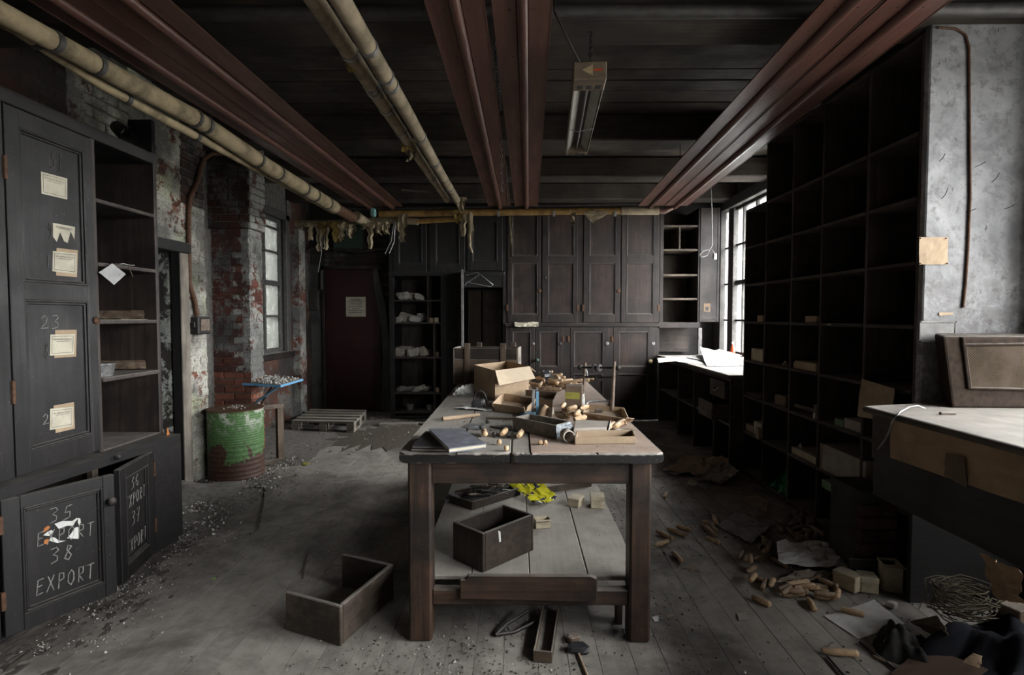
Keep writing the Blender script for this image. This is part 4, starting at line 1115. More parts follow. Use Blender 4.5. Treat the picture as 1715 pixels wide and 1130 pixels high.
# ---- pigeonhole unit
KX, KD = 2.14, 2.56
C2 = thing('pigeonhole_unit', 'tall dark pigeonhole shelving between the window and the plastered pier', 'shelves', (2.35, 4.0, 0))
KY = [5.09, 4.68, 4.24, 3.83, 3.34, 2.915]
KZ = [.05, .42, .757, 1.091, 1.449, 1.795, 2.14, 2.485, 2.99]
KW = 'dark_shelf_wood'
for i, yy in enumerate(KY):
    top = 2.485 if i == 0 else 2.99
    for a, b in zip([0]+KZ[1:], KZ[1:]):
        if b > top + .01: continue
    mbox(KX+.004, KD, yy-.011, yy+.011, 0, top, .003).build('upright', KW, C2)
for i, (a, b) in enumerate(zip(KY, KY[1:])):
    for z in KZ:
        if i == 0 and z > 2.5: continue
        if z == 2.99 and i == 0: continue
        mbox(KX, KD-.006, b+.011, a-.011, z-.02, z, .003).build('shelf', KW, C2)
mbox(KD, KD+.018, 2.92, 5.08, 0, 2.48, 0).build('back_panel', KW, C2)
mbox(KD, KD+.018, 2.92, 4.68, 2.48, 2.99, 0).build('back_panel', KW, C2)
def kz(py, px): # shelf height under a pixel at the face
    z = P(px, py, X=KX+.05).z
    return max([q for q in KZ if q < z+.09] or [0])
def kbox(x0, y0, x1, y1, mat, label, d=.14, X=KX+.03, nm='small_box', z=None, lid=None):
    a, b = P(x0, y1, X=X), P(x1, y1, X=X); zt_ = P((x0+x1)/2, y0, X=X).z
    zb = kz(y1, (x0+x1)/2) if z is None else z
    m = mbox(X, X+d, b.y, a.y, zb+.0005, max(zt_, zb+.02), .004)
    return single(nm, m, mat, label, 'box')
kbox(1268, 528, 1277, 538, 'card', 'small tan box in the window-end column at counter-lamp height', .08)
kbox(1348, 529, 1367, 540, 'tan_paper', 'tan box in the third pigeonhole column on the eye-level shelf', .12)
kbox(1258, 584, 1277, 601, 'cream_box', 'white box in the pigeonhole column next to the counter papers', .15)
m = MB().sheet([P(1268,600,X=2.38), P(1278,600,X=2.38), P(1279,556,X=2.42), P(1264,575,X=2.38)], 5, 5, .02, 3, 3)
single('torn_paper', m, 'paper_grey', 'grey torn paper behind the white box in the pigeonholes', 'paper')
kbox(1331, 606, 1366, 618, 'tan_paper', 'long tan box lying on the third-column shelf below eye level', .16)
kbox(1322, 605, 1330, 615, 'grey_card', 'dim grey box left of the long tan box', .10)
m = MB(); m.prism([(0, 0), (.05, 0), (.03, .04)], 0, .02, Matrix.Translation(P(1308,612,X=2.19)) @ Matrix.Rotation(math.pi/2, 4, 'X')); 
single('wood_wedge', m, 'cream_box', 'tiny pale wedge in the second pigeonhole column', 'wedge')
m = mbox(2.17, 2.36, P(1277, 650, X=2.17).y+.03, P(1246, 650, X=2.17).y-.02, .757, .785, .004); single('wood_block', m, 'drawer_wood', 'flat brown board on the window-end shelf beside the drawers', 'board')
kbox(1297, 662, 1315, 676, 'card_dark', 'dim brown box in the second column two shelves below eye level', .12)
mal = thing('mallet', 'wooden mallet lying in the third pigeonhole column', 'mallet', (2.2, 4.0, .757))
MB().tube([(2.19, 4.21, .80), (2.2, 3.9, .80)], [.017, .014], 8).build('shaft', 'drawer_wood', mal)
mbox(2.155, 2.25, 3.855, 3.915, .757, .86, .01).build('head', 'drawer_wood', mal)
mbox(2.15, 2.17, P(1368,700,X=2.15).y+.03, P(1368,700,X=2.15).y+.055, .757, .80, .003).build('wedge', 'paper_white', mal)
kbox(1249, 711, 1261, 722, 'tan_paper', 'low tan box at the left in the lowest window-end pigeonhole', .10)
kbox(1262, 707, 1275, 727, 'cream_box', 'taller cream box in the lowest window-end pigeonhole', .12)
m = mbox(KX-.02, KX+.0, 4.70, 4.76, .42, .52, .004); single('small_box', m, 'tan_paper', 'front tan box at the upright in the lowest window-end pigeonhole', 'box')
m = MB().sheet([P(1334,752,X=2.2), P(1345,755,X=2.2), P(1340,738,X=2.25), P(1333,736,X=2.25)], 3, 3, .006, 3, 3); single('torn_paper', m, 'paper_white', 'white scrap standing behind the long green-edged box', 'paper')
kbox(1397, 702, 1412, 716, 'green_box', 'small green box in the fourth pigeonhole column', .10, z=.757)
kbox(1413, 703, 1441, 722, 'grey_card', 'grey and brown box beside the small green box', .14, z=.757)
kbox(1320, 755, 1366, 772, 'cream_box', 'long cream box on the low third-column shelf', .20)
lb = thing('shoe_box', 'large dusty box with a tan end on the low fourth-column shelf', 'box', P(1405, 790, X=2.25))
a, b = P(1372, 788, X=2.15), P(1448, 800, X=2.15)
mbox(2.15, 2.42, b.y, a.y-.03, .42, .60, .006).build('body', 'grey_card', lb)
mbox(2.145, 2.425, a.y-.03, a.y-.012, .42, .605, .004).build('end_panel', 'tan_paper', lb)
gb = thing('green_carton', 'green printed carton on the low shelf with a bright label', 'box', P(1410, 805, X=2.08))
mbox(2.03, 2.14, P(1443, 803, X=2.05).y, P(1381, 795, X=2.05).y, .36, .415, .004).build('body', 'green_box', gb)
Tt = Matrix(((0, 0, -1, 2.0285), (-1, 0, 0, P(1394, 797, X=2.03).y), (0, 1, 0, .375), (0, 0, 0, 1)))
Tt = frame((2.0295, P(1396, 797, X=2.03).y, .374), (0, -1, 0), (-1, 0, 0))
text_mesh(gb, 'stencil_number', Tt, '07183', .035, 'green_label', .17)
MB().box(2.01, 2.022, 3.20, 3.27, .385, .45, .002).build('label', 'green_label', gb)
m = MB().sheet([P(1282,812,X=2.12), P(1318,834,X=2.12), P(1318,786,X=2.3), P(1290,800,X=2.35)], 12, 10, .07, 3, 9, .001)
single('plastic_bag', m, 'green_plastic', 'crumpled bright green plastic bag in the bottom pigeonhole', 'bag')
m = MB().sheet([P(1436,697,X=2.10), P(1457,704,X=2.10), P(1499,651,X=2.02), P(1443,634,X=2.12)], 6, 6, .008, 3, 2, .003)
m = MB().sheet([P(1436,697,X=2.105), P(1492,706,X=2.105), P(1499,651,X=2.10), P(1443,634,X=2.11)], 6, 6, .008, 3, 2, .003)
single('card_sheet', m, 'tan_paper', 'tan card sheet propped in the pigeonholes behind the bench corner', 'card')
m = mbox(KX-.001, KX+.001, P(1392, 541, X=KX).y, P(1385, 541, X=KX).y, 1.437, 1.448, 0); single('shelf_label', m, 'tan_paper', 'tiny buff label on the eye-level shelf edge', 'label')

# ---- things on the plastered pier
YP = 2.85
m = MB().sheet([P(1539,443,Y=YP-.003), P(1587,443,Y=YP-.003), P(1588,397,Y=YP-.003), P(1539,397,Y=YP-.003)], 8, 8, .006, 3, 6, .001, rag=.02)
pn_ = thing('paper_notice', 'blank buff paper pinned to the plastered pier', 'paper', P(1563,443,Y=YP))
m.build('paper', 'tan_paper', pn_)
for a in ((1541,399),(1584,399),(1541,441),(1586,441)):
    MB().lathe([(.004, 0), (.004, .004), (0, .006)], 6, Matrix.Translation(P(*a, Y=YP-.008)) @ Matrix.Rotation(math.pi/2, 4, 'X')).build('pin', 'rust', pn_)
m = MB(); pts = [P(a, b, Y=YP-.006) for a, b in ((1570,46),(1600,48),(1617,58),(1623,80),(1624,200),(1625,330),(1621,420),(1617,480),(1613,515))]
single('wall_conduit', m.tube(pts, [.006]*len(pts), 8), 'rust', 'thin rusty conduit running down the plastered pier', 'pipe')
cf = thing('label_holder', 'faded framed label holder low on the plastered pier beside the radio', 'frame', P(1570,572,Y=YP))
a, b = P(1538,573,Y=YP), P(1602,537,Y=YP)
for q in ((a.x, b.x, a.z, a.z+.012), (a.x, b.x, b.z-.012, b.z), (a.x, a.x+.012, a.z, b.z), (b.x-.012, b.x, a.z, b.z)):
    mbox(q[0], q[1], YP-.006, YP+.001, q[2], q[3], .002).build('rim', 'pier_card', cf)
mbox(a.x+.01, b.x-.01, YP-.003, YP+.001, a.z+.01, b.z-.01, 0).build('card', 'pier_card', cf)
m = MB().sheet([P(1573,528,Y=YP-.004), P(1596,527,Y=YP-.004), P(1596,523,Y=YP-.004), P(1573,523,Y=YP-.004)], 4, 2, .003, 3, 3)
single('torn_paper', m, 'tan_paper', 'narrow torn cream strip stuck above the framed label', 'paper')
for i, (px, py, dx, dz) in enumerate(((1632,280,.03,.02),(1661,305,.012,.04),(1617,355,.03,.012),(1682,350,.03,.02),(1573,270,.006,.03),(1577,333,.008,.05))):
    p = P(px, py, Y=YP)
    m = MB().tube([p, p+Vector((dx*.5, -.02, dz*.4)), p+Vector((dx, -.03, dz))], .002, 5)
    single('nail', m, 'black_iron', 'bent black nail in the plastered pier, %s' % ('just right of the conduit and high up', 'high up and second from the right', 'across the conduit', 'furthest right beside the added dark board', 'high up on the left half', 'lower on the left half above the buff paper')[i], 'nail', 'bent nails in the plastered pier')

# ---- bench with brown paper apron
BZ = 1.05
BA, BB = P(1450,681,Z=BZ), P(1562,661,Z=BZ)
BN = thing('work_bench', 'dusty work bench with a brown paper apron below the plastered pier', 'bench', (2.4, 1.8, 0))
poly = [(BA.x, -.4), (BA.x, BA.y), (BB.x, min(BB.y, 2.84)), (3.03, 2.84), (3.03, -.4)]
m = MB(); m.prism(poly, BZ-.028, BZ); bt = m.build('bench_top', 'bench_wood', BN)
m = MB(); m.tube([(BA.x, -.4, BZ-.012), (BA.x, BA.y, BZ-.012), (BB.x, min(BB.y, 2.84), BZ-.012)], .016, 8); m.build('nosing', 'bench_wood', bt)
mbox(BA.x+.02, BA.x+.06, -.4, BA.y-.02, .80, BZ-.028, .003).build('front_rail', 'dark_shelf_wood', BN)
mbox(BA.x+.015, BA.x+.03, -.4, BA.y-.05, .625, .86, .004).build('front_board', 'black_wood', BN)
m = MB(); m.prism([(BA.x+.03, BA.y-.05), (BA.x+.03, BA.y-.02), (2.15, 2.83), (2.15, 2.80)], .80, BZ-.028); m.build('end_board', 'dark_shelf_wood', BN)
m = MB(); m.prism([(BA.x+.02, BA.y-.07), (BA.x+.02, BA.y-.04), (2.15, 2.83), (2.15, 2.80)], .625, .80); m.build('end_board', 'brown_black_wood', BN)
c = [Vector((BA.x+.008, .6, .885)), Vector((BA.x+.008, BA.y-.17, .84)), Vector((BA.x+.004, BA.y-.17, 1.02)), Vector((BA.x+.004, .6, 1.025))]
m = MB().sheet(c, 24, 6, .012, 7, 5, .0015, rag=.0); m.build('paper_apron', 'brown_paper', BN)
c = [Vector((BA.x+.0, 2.06, .84)), Vector((BA.x+.0, 2.17, .855)), Vector((BA.x-.004, 2.16, .95)), Vector((BA.x-.004, 2.07, .955))]
MB().sheet(c, 3, 4, .006, 3, 1).build('paper_tape', 'card_dark', BN)
mbox(2.05, 2.95, 2.77, 2.80, 0, .64, .004).build('support_panel', 'black_wood', BN)
mbox(2.85, 2.95, -.4, 2.77, 0, .64, .004).build('back_panel', 'soot_wall', BN)
pts = [P(1549,684,Z=BZ+.006), P(1537,679,Z=BZ+.02), P(1523,681,Z=BZ+.02), P(1507,690,Z=BZ+.016), P(1497,702,X=BA.x-.02), P(1490,720,X=BA.x-.022), P(1482,738,X=BA.x-.015), P(1470,752,X=BA.x-.01)]
single('cable', MB().tube(pts, .004, 6), 'steel', 'thin pale cable curling over the bench edge', 'cable')
m = mbox(-.035, .035, -.008, .008, 0, .012, .002, T=Matrix.Translation(P(1587,694,Z=BZ+.001))); single('wood_stick', m, 'drawer_wood', 'short brown stick lying on the bench in front of the radio', 'stick')

# ---- old radio on the bench
RD = thing('radio', 'old brown box radio with a woven grille on the dusty bench', 'radio', P(1650, 683, Z=BZ))
y_ = P(1595,683,Z=BZ).y
f0, f1 = P(1595,683,Y=y_), P(1579,563,Y=y_); W = .56; k0, k1 = Vector((f0.x+.09, y_+.18, BZ)), Vector((f1.x+.10, y_+.185, f1.z+.01))
f0.z = BZ
v = [f0, f0+Vector((W, -.02, 0)), f1+Vector((W+.05, -.02, 0)), f1, k0, k0+Vector((W-.15, 0, 0)), k1+Vector((W-.15, 0, .0)), k1]
fc = [(0, 1, 2, 3), (5, 4, 7, 6), (4, 0, 3, 7), (1, 5, 6, 2), (3, 2, 6, 7), (4, 5, 1, 0)]
m = MB(); m.add(v, fc); ob = m.build('case', 'cabinet_brown', RD)
bv = ob.modifiers.new('bevel', 'BEVEL'); bv.width = .012; bv.segments = 2
def onf(s, t, o=-.004):  # point on the front face
    a = v[0].lerp(v[1], s); b = v[3].lerp(v[2], s); p = a.lerp(b, t); return p + Vector((0, o, 0))
m = MB(); m.add([onf(.16,.28), onf(.80,.26), onf(.82,.90), onf(.155,.88)], [(0, 1, 2, 3)]); m.build('grille', 'weave', RD)
m = MB()
for a, b in (((.16,.28),(.80,.26)), ((.80,.26),(.82,.90)), ((.82,.90),(.155,.88)), ((.155,.88),(.16,.28))):
    m.tube([onf(*a), onf(*b)], .008, 6)
m.build('grille_rim', 'cabinet_brown', RD)
for s in (.15, .83):
    m = MB(); m.tube([onf(s, .27, -.003), onf(s-.005, .99, -.003)], .009, 6); m.build('trim_strip', 'cabinet_brown', RD)

# ---- heap under and before the bench
zsheet('paper_sheet', ((1380,1032),(1464,1005),(1516,1044),(1438,1070)), 0, 'paper_white', 'white paper sheet with one handle lying on it in the right corner', .008, 3, dz=(0,.02,0,0))
tw = MB(); rr = random.Random(3); pc = P(1625, 1010, Z=.12); pc = Vector((2.07, 2.45, .17))
for i in range(46):
    a0 = rr.random()*6.28; rad = rr.uniform(.06, .155); tilt = Matrix.Rotation(rr.uniform(-.5, .5), 3, 'X') @ Matrix.Rotation(rr.uniform(-.4, .4), 3, 'Y')
    o = pc + Vector((rr.uniform(-.04, .04), rr.uniform(-.03, .03), rr.uniform(-.02, .06)))
    tw.tube([o + tilt @ Vector((math.cos(a0+t*.5)*rad*(1+.1*rr.random()), math.sin(a0+t*.5)*rad*.8, rr.uniform(-.008, .008))) for t in range(rr.randint(7, 13))], .003, 4, caps=False)
tg = single('twine_coil', tw, 'twine', 'tangled nest of dull twine under the bench', 'twine')
def mound(c, sx, sy, h, mat, nm, label, cat, seed, rot=0, amp=.35):
    m = MB(); N = 22; v = []; f = []; R = Matrix.Rotation(rot, 3, 'Z')
    for j in range(N+1):
        for i in range(N+1):
            a, b = i/N*2-1, j/N*2-1
            r2 = max(abs(a), abs(b)); pr = max(0, 1-r2**2.2)
            q = Vector((a*2.3+seed, b*2.3, seed*.3))
            zz = h*pr*(.75+amp*mnoise.noise(q)) + .05*h*0 + abs(mnoise.ridged_multi_fractal(q*1.4, 1, 2, 4, 1, 2))*h*.16*pr
            w = 1+.22*mnoise.noise(q*.9+Vector((4, 4, 4)))
            v.append(Vector(c) + R @ Vector((a*sx*w, b*sy*w, max(.001, zz))))
    for j in range(N):
        for i in range(N):
            k = j*(N+1)+i; f.append((k, k+1, k+N+2, k+N+1))
    m.add(v, f, smooth=True)
    return single(nm, m, mat, label, cat)
mound((2.13, 2.27, 0), .34, .20, .17, 'cloth_navy', 'work_coat', 'crumpled navy cloth heaped on the floor by the bench', 'cloth', 3, .3, .9)
mound(tuple(P(1512,1088,Z=0)), .13, .10, .09, 'cloth_dark', 'rag', 'crumpled dark rag beside the navy cloth', 'cloth', 9, .9, .9)
m = MB().sheet([P(1525,1040,Z=.03), P(1577,1072,Z=.06), P(1592,1062,Z=.14), P(1570,1030,Z=.16)], 6, 6, .02, 3, 1, .002); single('cardboard_piece', m, 'card_dark', 'bent brown card leaning against the navy cloth', 'cardboard')
m = MB().sheet([P(1490,1128,Z=.01), P(1590,1165,Z=.03), P(1655,1122,Z=.07), P(1550,1082,Z=.03)], 8, 8, .01, 3, 2, .003); single('cardboard_piece', m, 'brown_board', 'large brown board at the bottom right edge of the floor', 'cardboard')
m = MB().sheet([P(1612,1108,Z=.10), P(1640,1118,Z=.08), P(1645,1098,Z=.13), P(1630,1092,Z=.16)], 4, 4, .01, 3, 7, .002); single('cardboard_piece', m, 'card', 'small folded tan card on top of the navy cloth', 'cardboard')
c = [Vector((1.86, 2.30, .22)), Vector((1.90, 1.75, .20)), Vector((1.80, 1.70, .60)), Vector((1.80, 2.16, .60))]
m = MB().sheet([P(1672,1002,X=1.90), P(1716,1010,X=1.80), P(1716,955,X=1.78), P(1645,925,X=1.84)], 10, 8, .03, 4, 11, .0015); single('brown_paper', m, 'brown_paper', 'crumpled brown paper hanging under the bench front', 'paper')
for i, (a, b, z0, z1, lab) in enumerate(((( 1690,1010),(1660,980),.08,.16,'pale stick poking out of the twine coil'), ((1715,1075),(1672,1035),.10,.14,'long grey stick across the navy cloth'))):
    single('wood_stick', MB().tube([P(*a, Z=z0), P(*b, Z=z1)], .009, 6), 'stick_wood' if i == 0 else 'drawer_wood', lab, 'stick')
m = mbox(-.05, .05, -.04, .04, 0, .06, .004, T=Matrix.Translation(P(1700,1035,Z=.16)) @ Matrix.Rotation(.4, 4, 'Z')); single('small_box', m, 'card_dark', 'small tan box at the far right by the brown paper', 'box')
def carton(px, py, w, d, h, rz, mat, label, z=0, open_=False, tilt=0, nm='small_box'):
    p = P(px, py, Z=z)
    T = Matrix.Translation(p + Vector((0, 0, .002))) @ Matrix.Rotation(rz, 4, 'Z') @ Matrix.Rotation(tilt, 4, 'X')
    b = thing(nm, label, 'box', p, 0)
    if open_:
        t = .004
        m = MB(); m.box(-w/2, w/2, -d/2, -d/2+t, 0, h, .001, T); m.box(-w/2, w/2, d/2-t, d/2, 0, h, .001, T); m.box(-w/2, -w/2+t, -d/2, d/2, 0, h, .001, T); m.box(w/2-t, w/2, -d/2, d/2, 0, h, .001, T); m.box(-w/2, w/2, -d/2, d/2, 0, t, 0, T)
        m.build('body', mat, b)
        m = MB(); m.box(-w/2, w/2, -d/2-h*.25, -d/2, h-.004, h-.001, .0005, T @ Matrix.Translation((0, 0, 0))); m.build('flap', mat, b)
    else:
        MB().box(-w/2, w/2, -d/2, d/2, 0, h, .004, T).build('body', mat, b)
        MB().box(-w/2-.002, w/2+.002, -d/2-.002, d/2+.002, h*.66, h+.002, .003, T).build('lid', mat, b)
    return b
carton(1420, 984, .085, .12, .085, .5, 'cream_box', 'tan box fallen on its side by the crumpled white paper', tilt=.0)
carton(1452, 988, .085, .085, .085, -.3, 'cream_box', 'middle cream box of the three under the bench')
carton(1489, 985, .095, .095, .15, -.25, 'cream_box', 'tall open cream box under the bench', open_=True)
carton(1503, 932, .12, .08, .09, -.2, 'green_box', 'dim greenish box behind the tall open box')
m = MB().lump(P(1494,1012,Z=.02), (.05, .04, .03), .3, .3, 3); single('stone', m, 'plaster_crumb', 'small pale lump beside the tall open box', 'stone')
m = MB().lump(P(1494,1080,Z=.03), (.07, .05, .05), .3, .4, 5); single('crumpled_paper', m, 'paper_white', 'small white crumpled paper below the white sheet', 'paper')

# ---- papers and wooden handles on the floor right of the table
zsheet('brown_paper', ((1112,790),(1150,762),(1222,770),(1215,803)), .01, 'brown_paper', 'large crumpled brown paper on the floor below the counter', .05, 21, 12, 10, dz=(0,.03,.1,.02), rag=.06)
zsheet('brown_paper', ((1160,803),(1213,770),(1240,790),(1210,812)), .02, 'card_dark', 'second crumpled brown paper against the counter foot', .05, 22, 10, 8, dz=(0,.08,.1,0), rag=.06)
zsheet('paper_scrap', ((1107,786),(1140,774),(1165,785),(1130,797)), .015, 'grey_card', 'pale grey wrapper on the front edge of the brown paper', .02, 23, rag=.08)
zsheet('paper_scrap', ((1149,811),(1158,799),(1170,807),(1164,814)), 0, 'paper_cream', 'small cream paper scrap on the floor by the brown papers', .012, 24, 5, 4, rag=.1)
zsheet('brown_paper', ((1190,822),(1194,808),(1257,816),(1260,828)), 0, 'card_dark', 'flat dark brown sheet in front of the pigeonholes', .01, 25)
zsheet('brown_paper', ((1235,835),(1268,829),(1287,841),(1283,857)), .0, 'tan_paper', 'folded tan paper with creases in front of the pigeonholes', .02, 26, dz=(0,.02,.02,0))
zsheet('white_wrapper', ((1200,880),(1235,857),(1290,882),(1258,911)), .005, 'paper_grey', 'creased pale packet lying on the floor right of the table', .022, 27, 12, 10, dz=(.01,.03,.01,0), freq=4)
zsheet('white_wrapper', ((1304,945),(1300,908),(1405,912),(1432,955)), .02, 'paper_white', 'crumpled white paper bag printed with a faint oval', .045, 28, 14, 10, dz=(.03,.05,.04,.0), freq=4)
zsheet('brown_paper', ((1298,976),(1335,956),(1398,958),(1392,972)), .012, 'card_dark', 'torn brown paper in front of the white bag', .03, 29, 10, 8, dz=(0,.02,.02,.01), rag=.08)
zsheet('paper_scrap', ((1148,950),(1160,945),(1172,952),(1157,957)), 0, 'tan_paper', 'small tan card scrap on the floorboards', .004, 30, 4, 4)
zsheet('paper_scrap', ((1234,1027),(1250,1025),(1252,1038),(1238,1038)), 0, 'grey_card', 'faint grey scrap on the boards below the loose handle', .004, 31, 4, 4)
zsheet('paper_scrap', ((1092,1033),(1104,1030),(1103,1040),(1096,1041)), 0, 'paper_white', 'white scrap beside the right table leg', .006, 32, 4, 4)
zsheet('paper_scrap', ((1117,1030),(1128,1028),(1128,1032),(1118,1034)), 0, 'tan_paper', 'tiny tan scrap near the white scrap by the table leg', .003, 33, 3, 3)
zsheet('paper_scrap', ((1163,905),(1185,896),(1213,905),(1180,917)), 0, 'grey_card', 'crumbling grey paper under the small heap of handles', .02, 34, 8, 8, rag=.15)
zsheet('brown_paper', ((1300,880),(1330,850),(1375,860),(1360,890)), .02, 'card_dark', 'dim brown paper mound against the pigeonhole foot', .07, 35, 10, 8, rag=.1)
m = MB().box(0, .24, -.01, .01, 0, .14, .004, Matrix.Translation((1.86, 2.985, .0)) @ Matrix.Rotation(-.1, 4, 'Z')); single('dark_board', m, 'brown_black_wood', 'dark board standing on edge before the brick plinth under the bench', 'board')
def handle_mesh(L, r, v):
    key = ('h', v)
    prof = [(r*.55, 0), (r*.72, .004), (r*.72, .018*L/.13), (r*.95, .03*L/.13), (r*1.0, L*.45), (r*.88, L*.66), (r*.60, L*.76), (r*.62, L*.78), (r*.92, L*.85), (r*.95, L*.92), (r*.7, L*.985), (0, L)]
    if v % 3 == 1: prof = [(r*.6, 0), (r*.8, L*.06), (r*.98, L*.3), (r*1.0, L*.6), (r*.86, L*.74), (r*1.02, L*.88), (r*.8, L*.98), (0, L)]
    if v % 3 == 2: prof = [(r*.35, 0), (r*.55, L*.05), (r*.92, L*.3), (r*.9, L*.6), (r*.66, L*.72), (r*.88, L*.82), (r*.9, L*.92), (r*.6, L*.99), (0, L)]
    return MB().lathe(prof, 10)
_hm = {}
def handle(p, rz, label, group=None, tilt=0.0, v=0, dark=False, L=.128, r=.0165, up=0.0):
    k = (v, dark, L)
    if k not in _hm:
        m = handle_mesh(L, r, v); me = bpy.data.meshes.new('handle')
        me.from_pydata([(a, b, c-L/2) for a, b, c in m.v], [], m.f); me.polygons.foreach_set('use_smooth', m.sm)
        me.materials.append(MAT('handle_wood_dark' if dark else 'handle_wood')); _hm[k] = me
    o = bpy.data.objects.new('wooden_grip', _hm[k])
    o.location = p + Vector((0, 0, r + up)); o.rotation_euler = (0, math.pi/2 + tilt, rz)
    COL.objects.link(o); return tag(o, label, 'handle', group)
def hpx(x0, y0, x1, y1, label, group=None, z=0.0, v=0, dark=False, r=.0165, fixL=None):
    a, b = P(x0, y0, Z=z), P(x1, y1, Z=z); d = b-a
    L = fixL or round(min(max(d.length, .10), .15)/.025)*.025
    return handle((a+b)/2, math.atan2(d.y, d.x), label, group, 0, v, dark, L, r)
G1 = 'wooden handles in the small heap by the creased packet'
hpx(1100,893,1127,906,'single handle nearest the table leg, pointing right and down', v=0)
hpx(1097,917,1119,910,'short pale handle close beside the right table leg', v=2)
hpx(1120,889,1148,900,'handle second from the table leg in the scattered line', v=1)
hpx(1132,884,1157,891,'handle third from the table leg in the scattered line', v=0)
hpx(1126,928,1142,944,'lone handle lying steeply below the scattered line', v=1)
for x0,y0,x1,y1,z in ((1188,864,1203,873,.0),(1195,868,1200,880,.02),(1172,880,1195,897,.0),(1180,886,1200,902,.02),(1186,874,1202,898,.03),(1185,905,1205,913,.0),(1175,876,1196,882,.02)):
    hpx(x0,y0,x1,y1,'wooden handle in the small heap beside the creased packet',G1,z,v=x0 % 3,dark=(x0 % 2 == 0))
G2 = 'wooden handles standing out in a row left of the white bag'
for k_, (x0,y0,x1,y1,z) in enumerate(((1238,940,1243,928,.02),(1248,945,1250,934,.02),(1257,946,1256,933,.02),(1250,962,1266,953,0),(1257,976,1264,967,.02),(1266,972,1276,975,0),(1276,990,1284,976,0),(1289,986,1296,974,.01))):
    hpx(x0,y0,x1,y1,'wooden handle, %s from the far end of the curved row left of the white bag' % ORD[k_],G2,z,v=x0 % 3,dark=(x0 % 2 == 0))
G3 = 'wooden handles heaped behind the white bag'
for x0,y0,x1,y1,z in ((1298,871,1318,882,0),(1303,884,1311,894,0),(1320,888,1326,895,.02),(1325,890,1345,884,.02),(1275,902,1290,915,0),(1278,908,1285,920,.02),(1270,920,1288,912,0),(1275,930,1290,922,.02),(1262,940,1283,935,0),(1292,939,1318,953,0),(1330,900,1350,893,0),(1345,890,1368,897,.02),(1350,904,1358,892,.03),(1362,905,1374,893,.02),(1335,905,1352,902,.02),(1358,885,1378,899,.03),(1285,926,1292,912,.03)):
    hpx(x0,y0,x1,y1,'wooden handle in the dim heap behind the white bag',G3,z,v=x0 % 3,dark=True)
G4 = 'wooden handles heaped in front of the white bag'
for x0,y0,x1,y1,z in ((1318,983,1353,978,.0),(1330,989,1364,985,.02),(1313,1002,1345,999,0),(1323,994,1352,995,.03),(1355,984,1385,988,0),(1357,990,1384,996,.02),(1365,1003,1398,1005,0),(1366,998,1397,1002,.02),(1380,978,1395,984,.02),(1393,985,1402,995,0),(1401,1005,1404,994,.02),(1305,992,1322,985,0),(1310,998,1325,988,.03),(1340,985,1372,990,.03)):
    hpx(x0,y0,x1,y1,'wooden handle in the heap in front of the white bag',G4,z,v=x0 % 3,dark=(y0 % 2 == 0))
hpx(1261,1004,1290,1018,'lone handle in front of the heap, nearest the camera side of the table', v=1)
hpx(1353,1006,1364,1026,'handle pointing down out of the front heap', v=2)
hpx(1411,1026,1445,1034,'orange-brown handle lying on the white paper sheet', v=1, z=.006)
hpx(1388,1096,1426,1099,'pale handle alone near the bottom right of the floor', v=1, fixL=.15)
hpx(1117,826,1112,837,'white-ringed pale handle on the floor beside the table corner', v=2)
for i,(a,b,lab) in enumerate((((1385,1098),(1415,1132),'dark thin rod on the floor below the pale handle'),((1440,1075),(1500,1120),'long dark rod running to the bottom right corner'),((1463,1098),(1492,1112),'short pale splinter by the long rod'))):
    single('rod', MB().tube([P(*a, Z=.008), P(*b, Z=.008)], .006, 6), ('black_iron','black_iron','stick_wood')[i], lab, 'rod')
zsheet('plastic_scrap', ((1140,720),(1155,712),(1160,727),(1145,730)), .0, 'clear_wrap', 'crumpled clear plastic under the counter', .03, 41)

# ================================================================== overhead: heaters, pipes, lamp
def heater(n0, n1, f0, f1, label, yn=1.25, yf=6.42):
    # n0..n1 / f0..f1: left and right edge (x) at Y = 2.31 and at the far end
    def xs(Y):
        t = (Y-2.31)/(6.40-2.31); return n0+(f0-n0)*t, n1+(f1-n1)*t
    def zz(Y): return 2.86 + (2.80-2.86)*(Y-2.31)/4.09
    h = thing('radiant_heater', label, 'heater', ((n0+f0+n1+f1)/4, 4, zz(4)), 0, 'red radiant heating panels under the ceiling')
    pr = [(0, -.003), (0, .006), (.385, .006), (.42, .026), (.58, .026), (.615, .006), (1, .006), (1, -.003), (.985, -.003), (.985, 0), (.61, 0), (.575, .021), (.425, .021), (.39, 0), (.015, 0), (.015, -.003)]
    v = []
    for Y in (yn, yf):
        a, b = xs(Y); v += [(a+(b-a)*s, Y, zz(Y)+d) for s, d in pr]
    n = len(pr); f = [(i, (i+1) % n, n+(i+1) % n, n+i) for i in range(n)]
    m = MB(); m.add(v, f); m.build('panel', 'heater_red', h)
    def mid(Y): a, b = xs(Y); return Vector(((a+b)/2, Y, zz(Y)-.004))
    MB().tube([mid(yn), mid(3), mid(5), mid(yf+.06)], .026, 12).build('pipe', 'heater_red', h)
    m = MB()
    Y = 1.6
    while Y < 6.35:
        a, b = xs(Y)
        for s in (.30, .70): m.lathe([(.007, 0), (.006, -.004), (0, -.005)], 6, Matrix.Translation((a+(b-a)*s, Y, zz(Y)+.004)))
        Y += .42
    m.build('rivets', 'black_iron', h)['kind'] = 'stuff'
    for Y in (2.92, 5.15):
        a, b = xs(Y)
        MB().tube([((a+b)/2, Y, zz(Y)+.03), ((a+b)/2, Y, 3.14)], .003, 5).build('hanger_rod', 'black_iron', h)
    return h
heater(-.403, -.142, -.341, -.071, 'left one of the two red heating panels over the table')
heater(-.113, .152, -.028, .249, 'right one of the two red heating panels over the table')
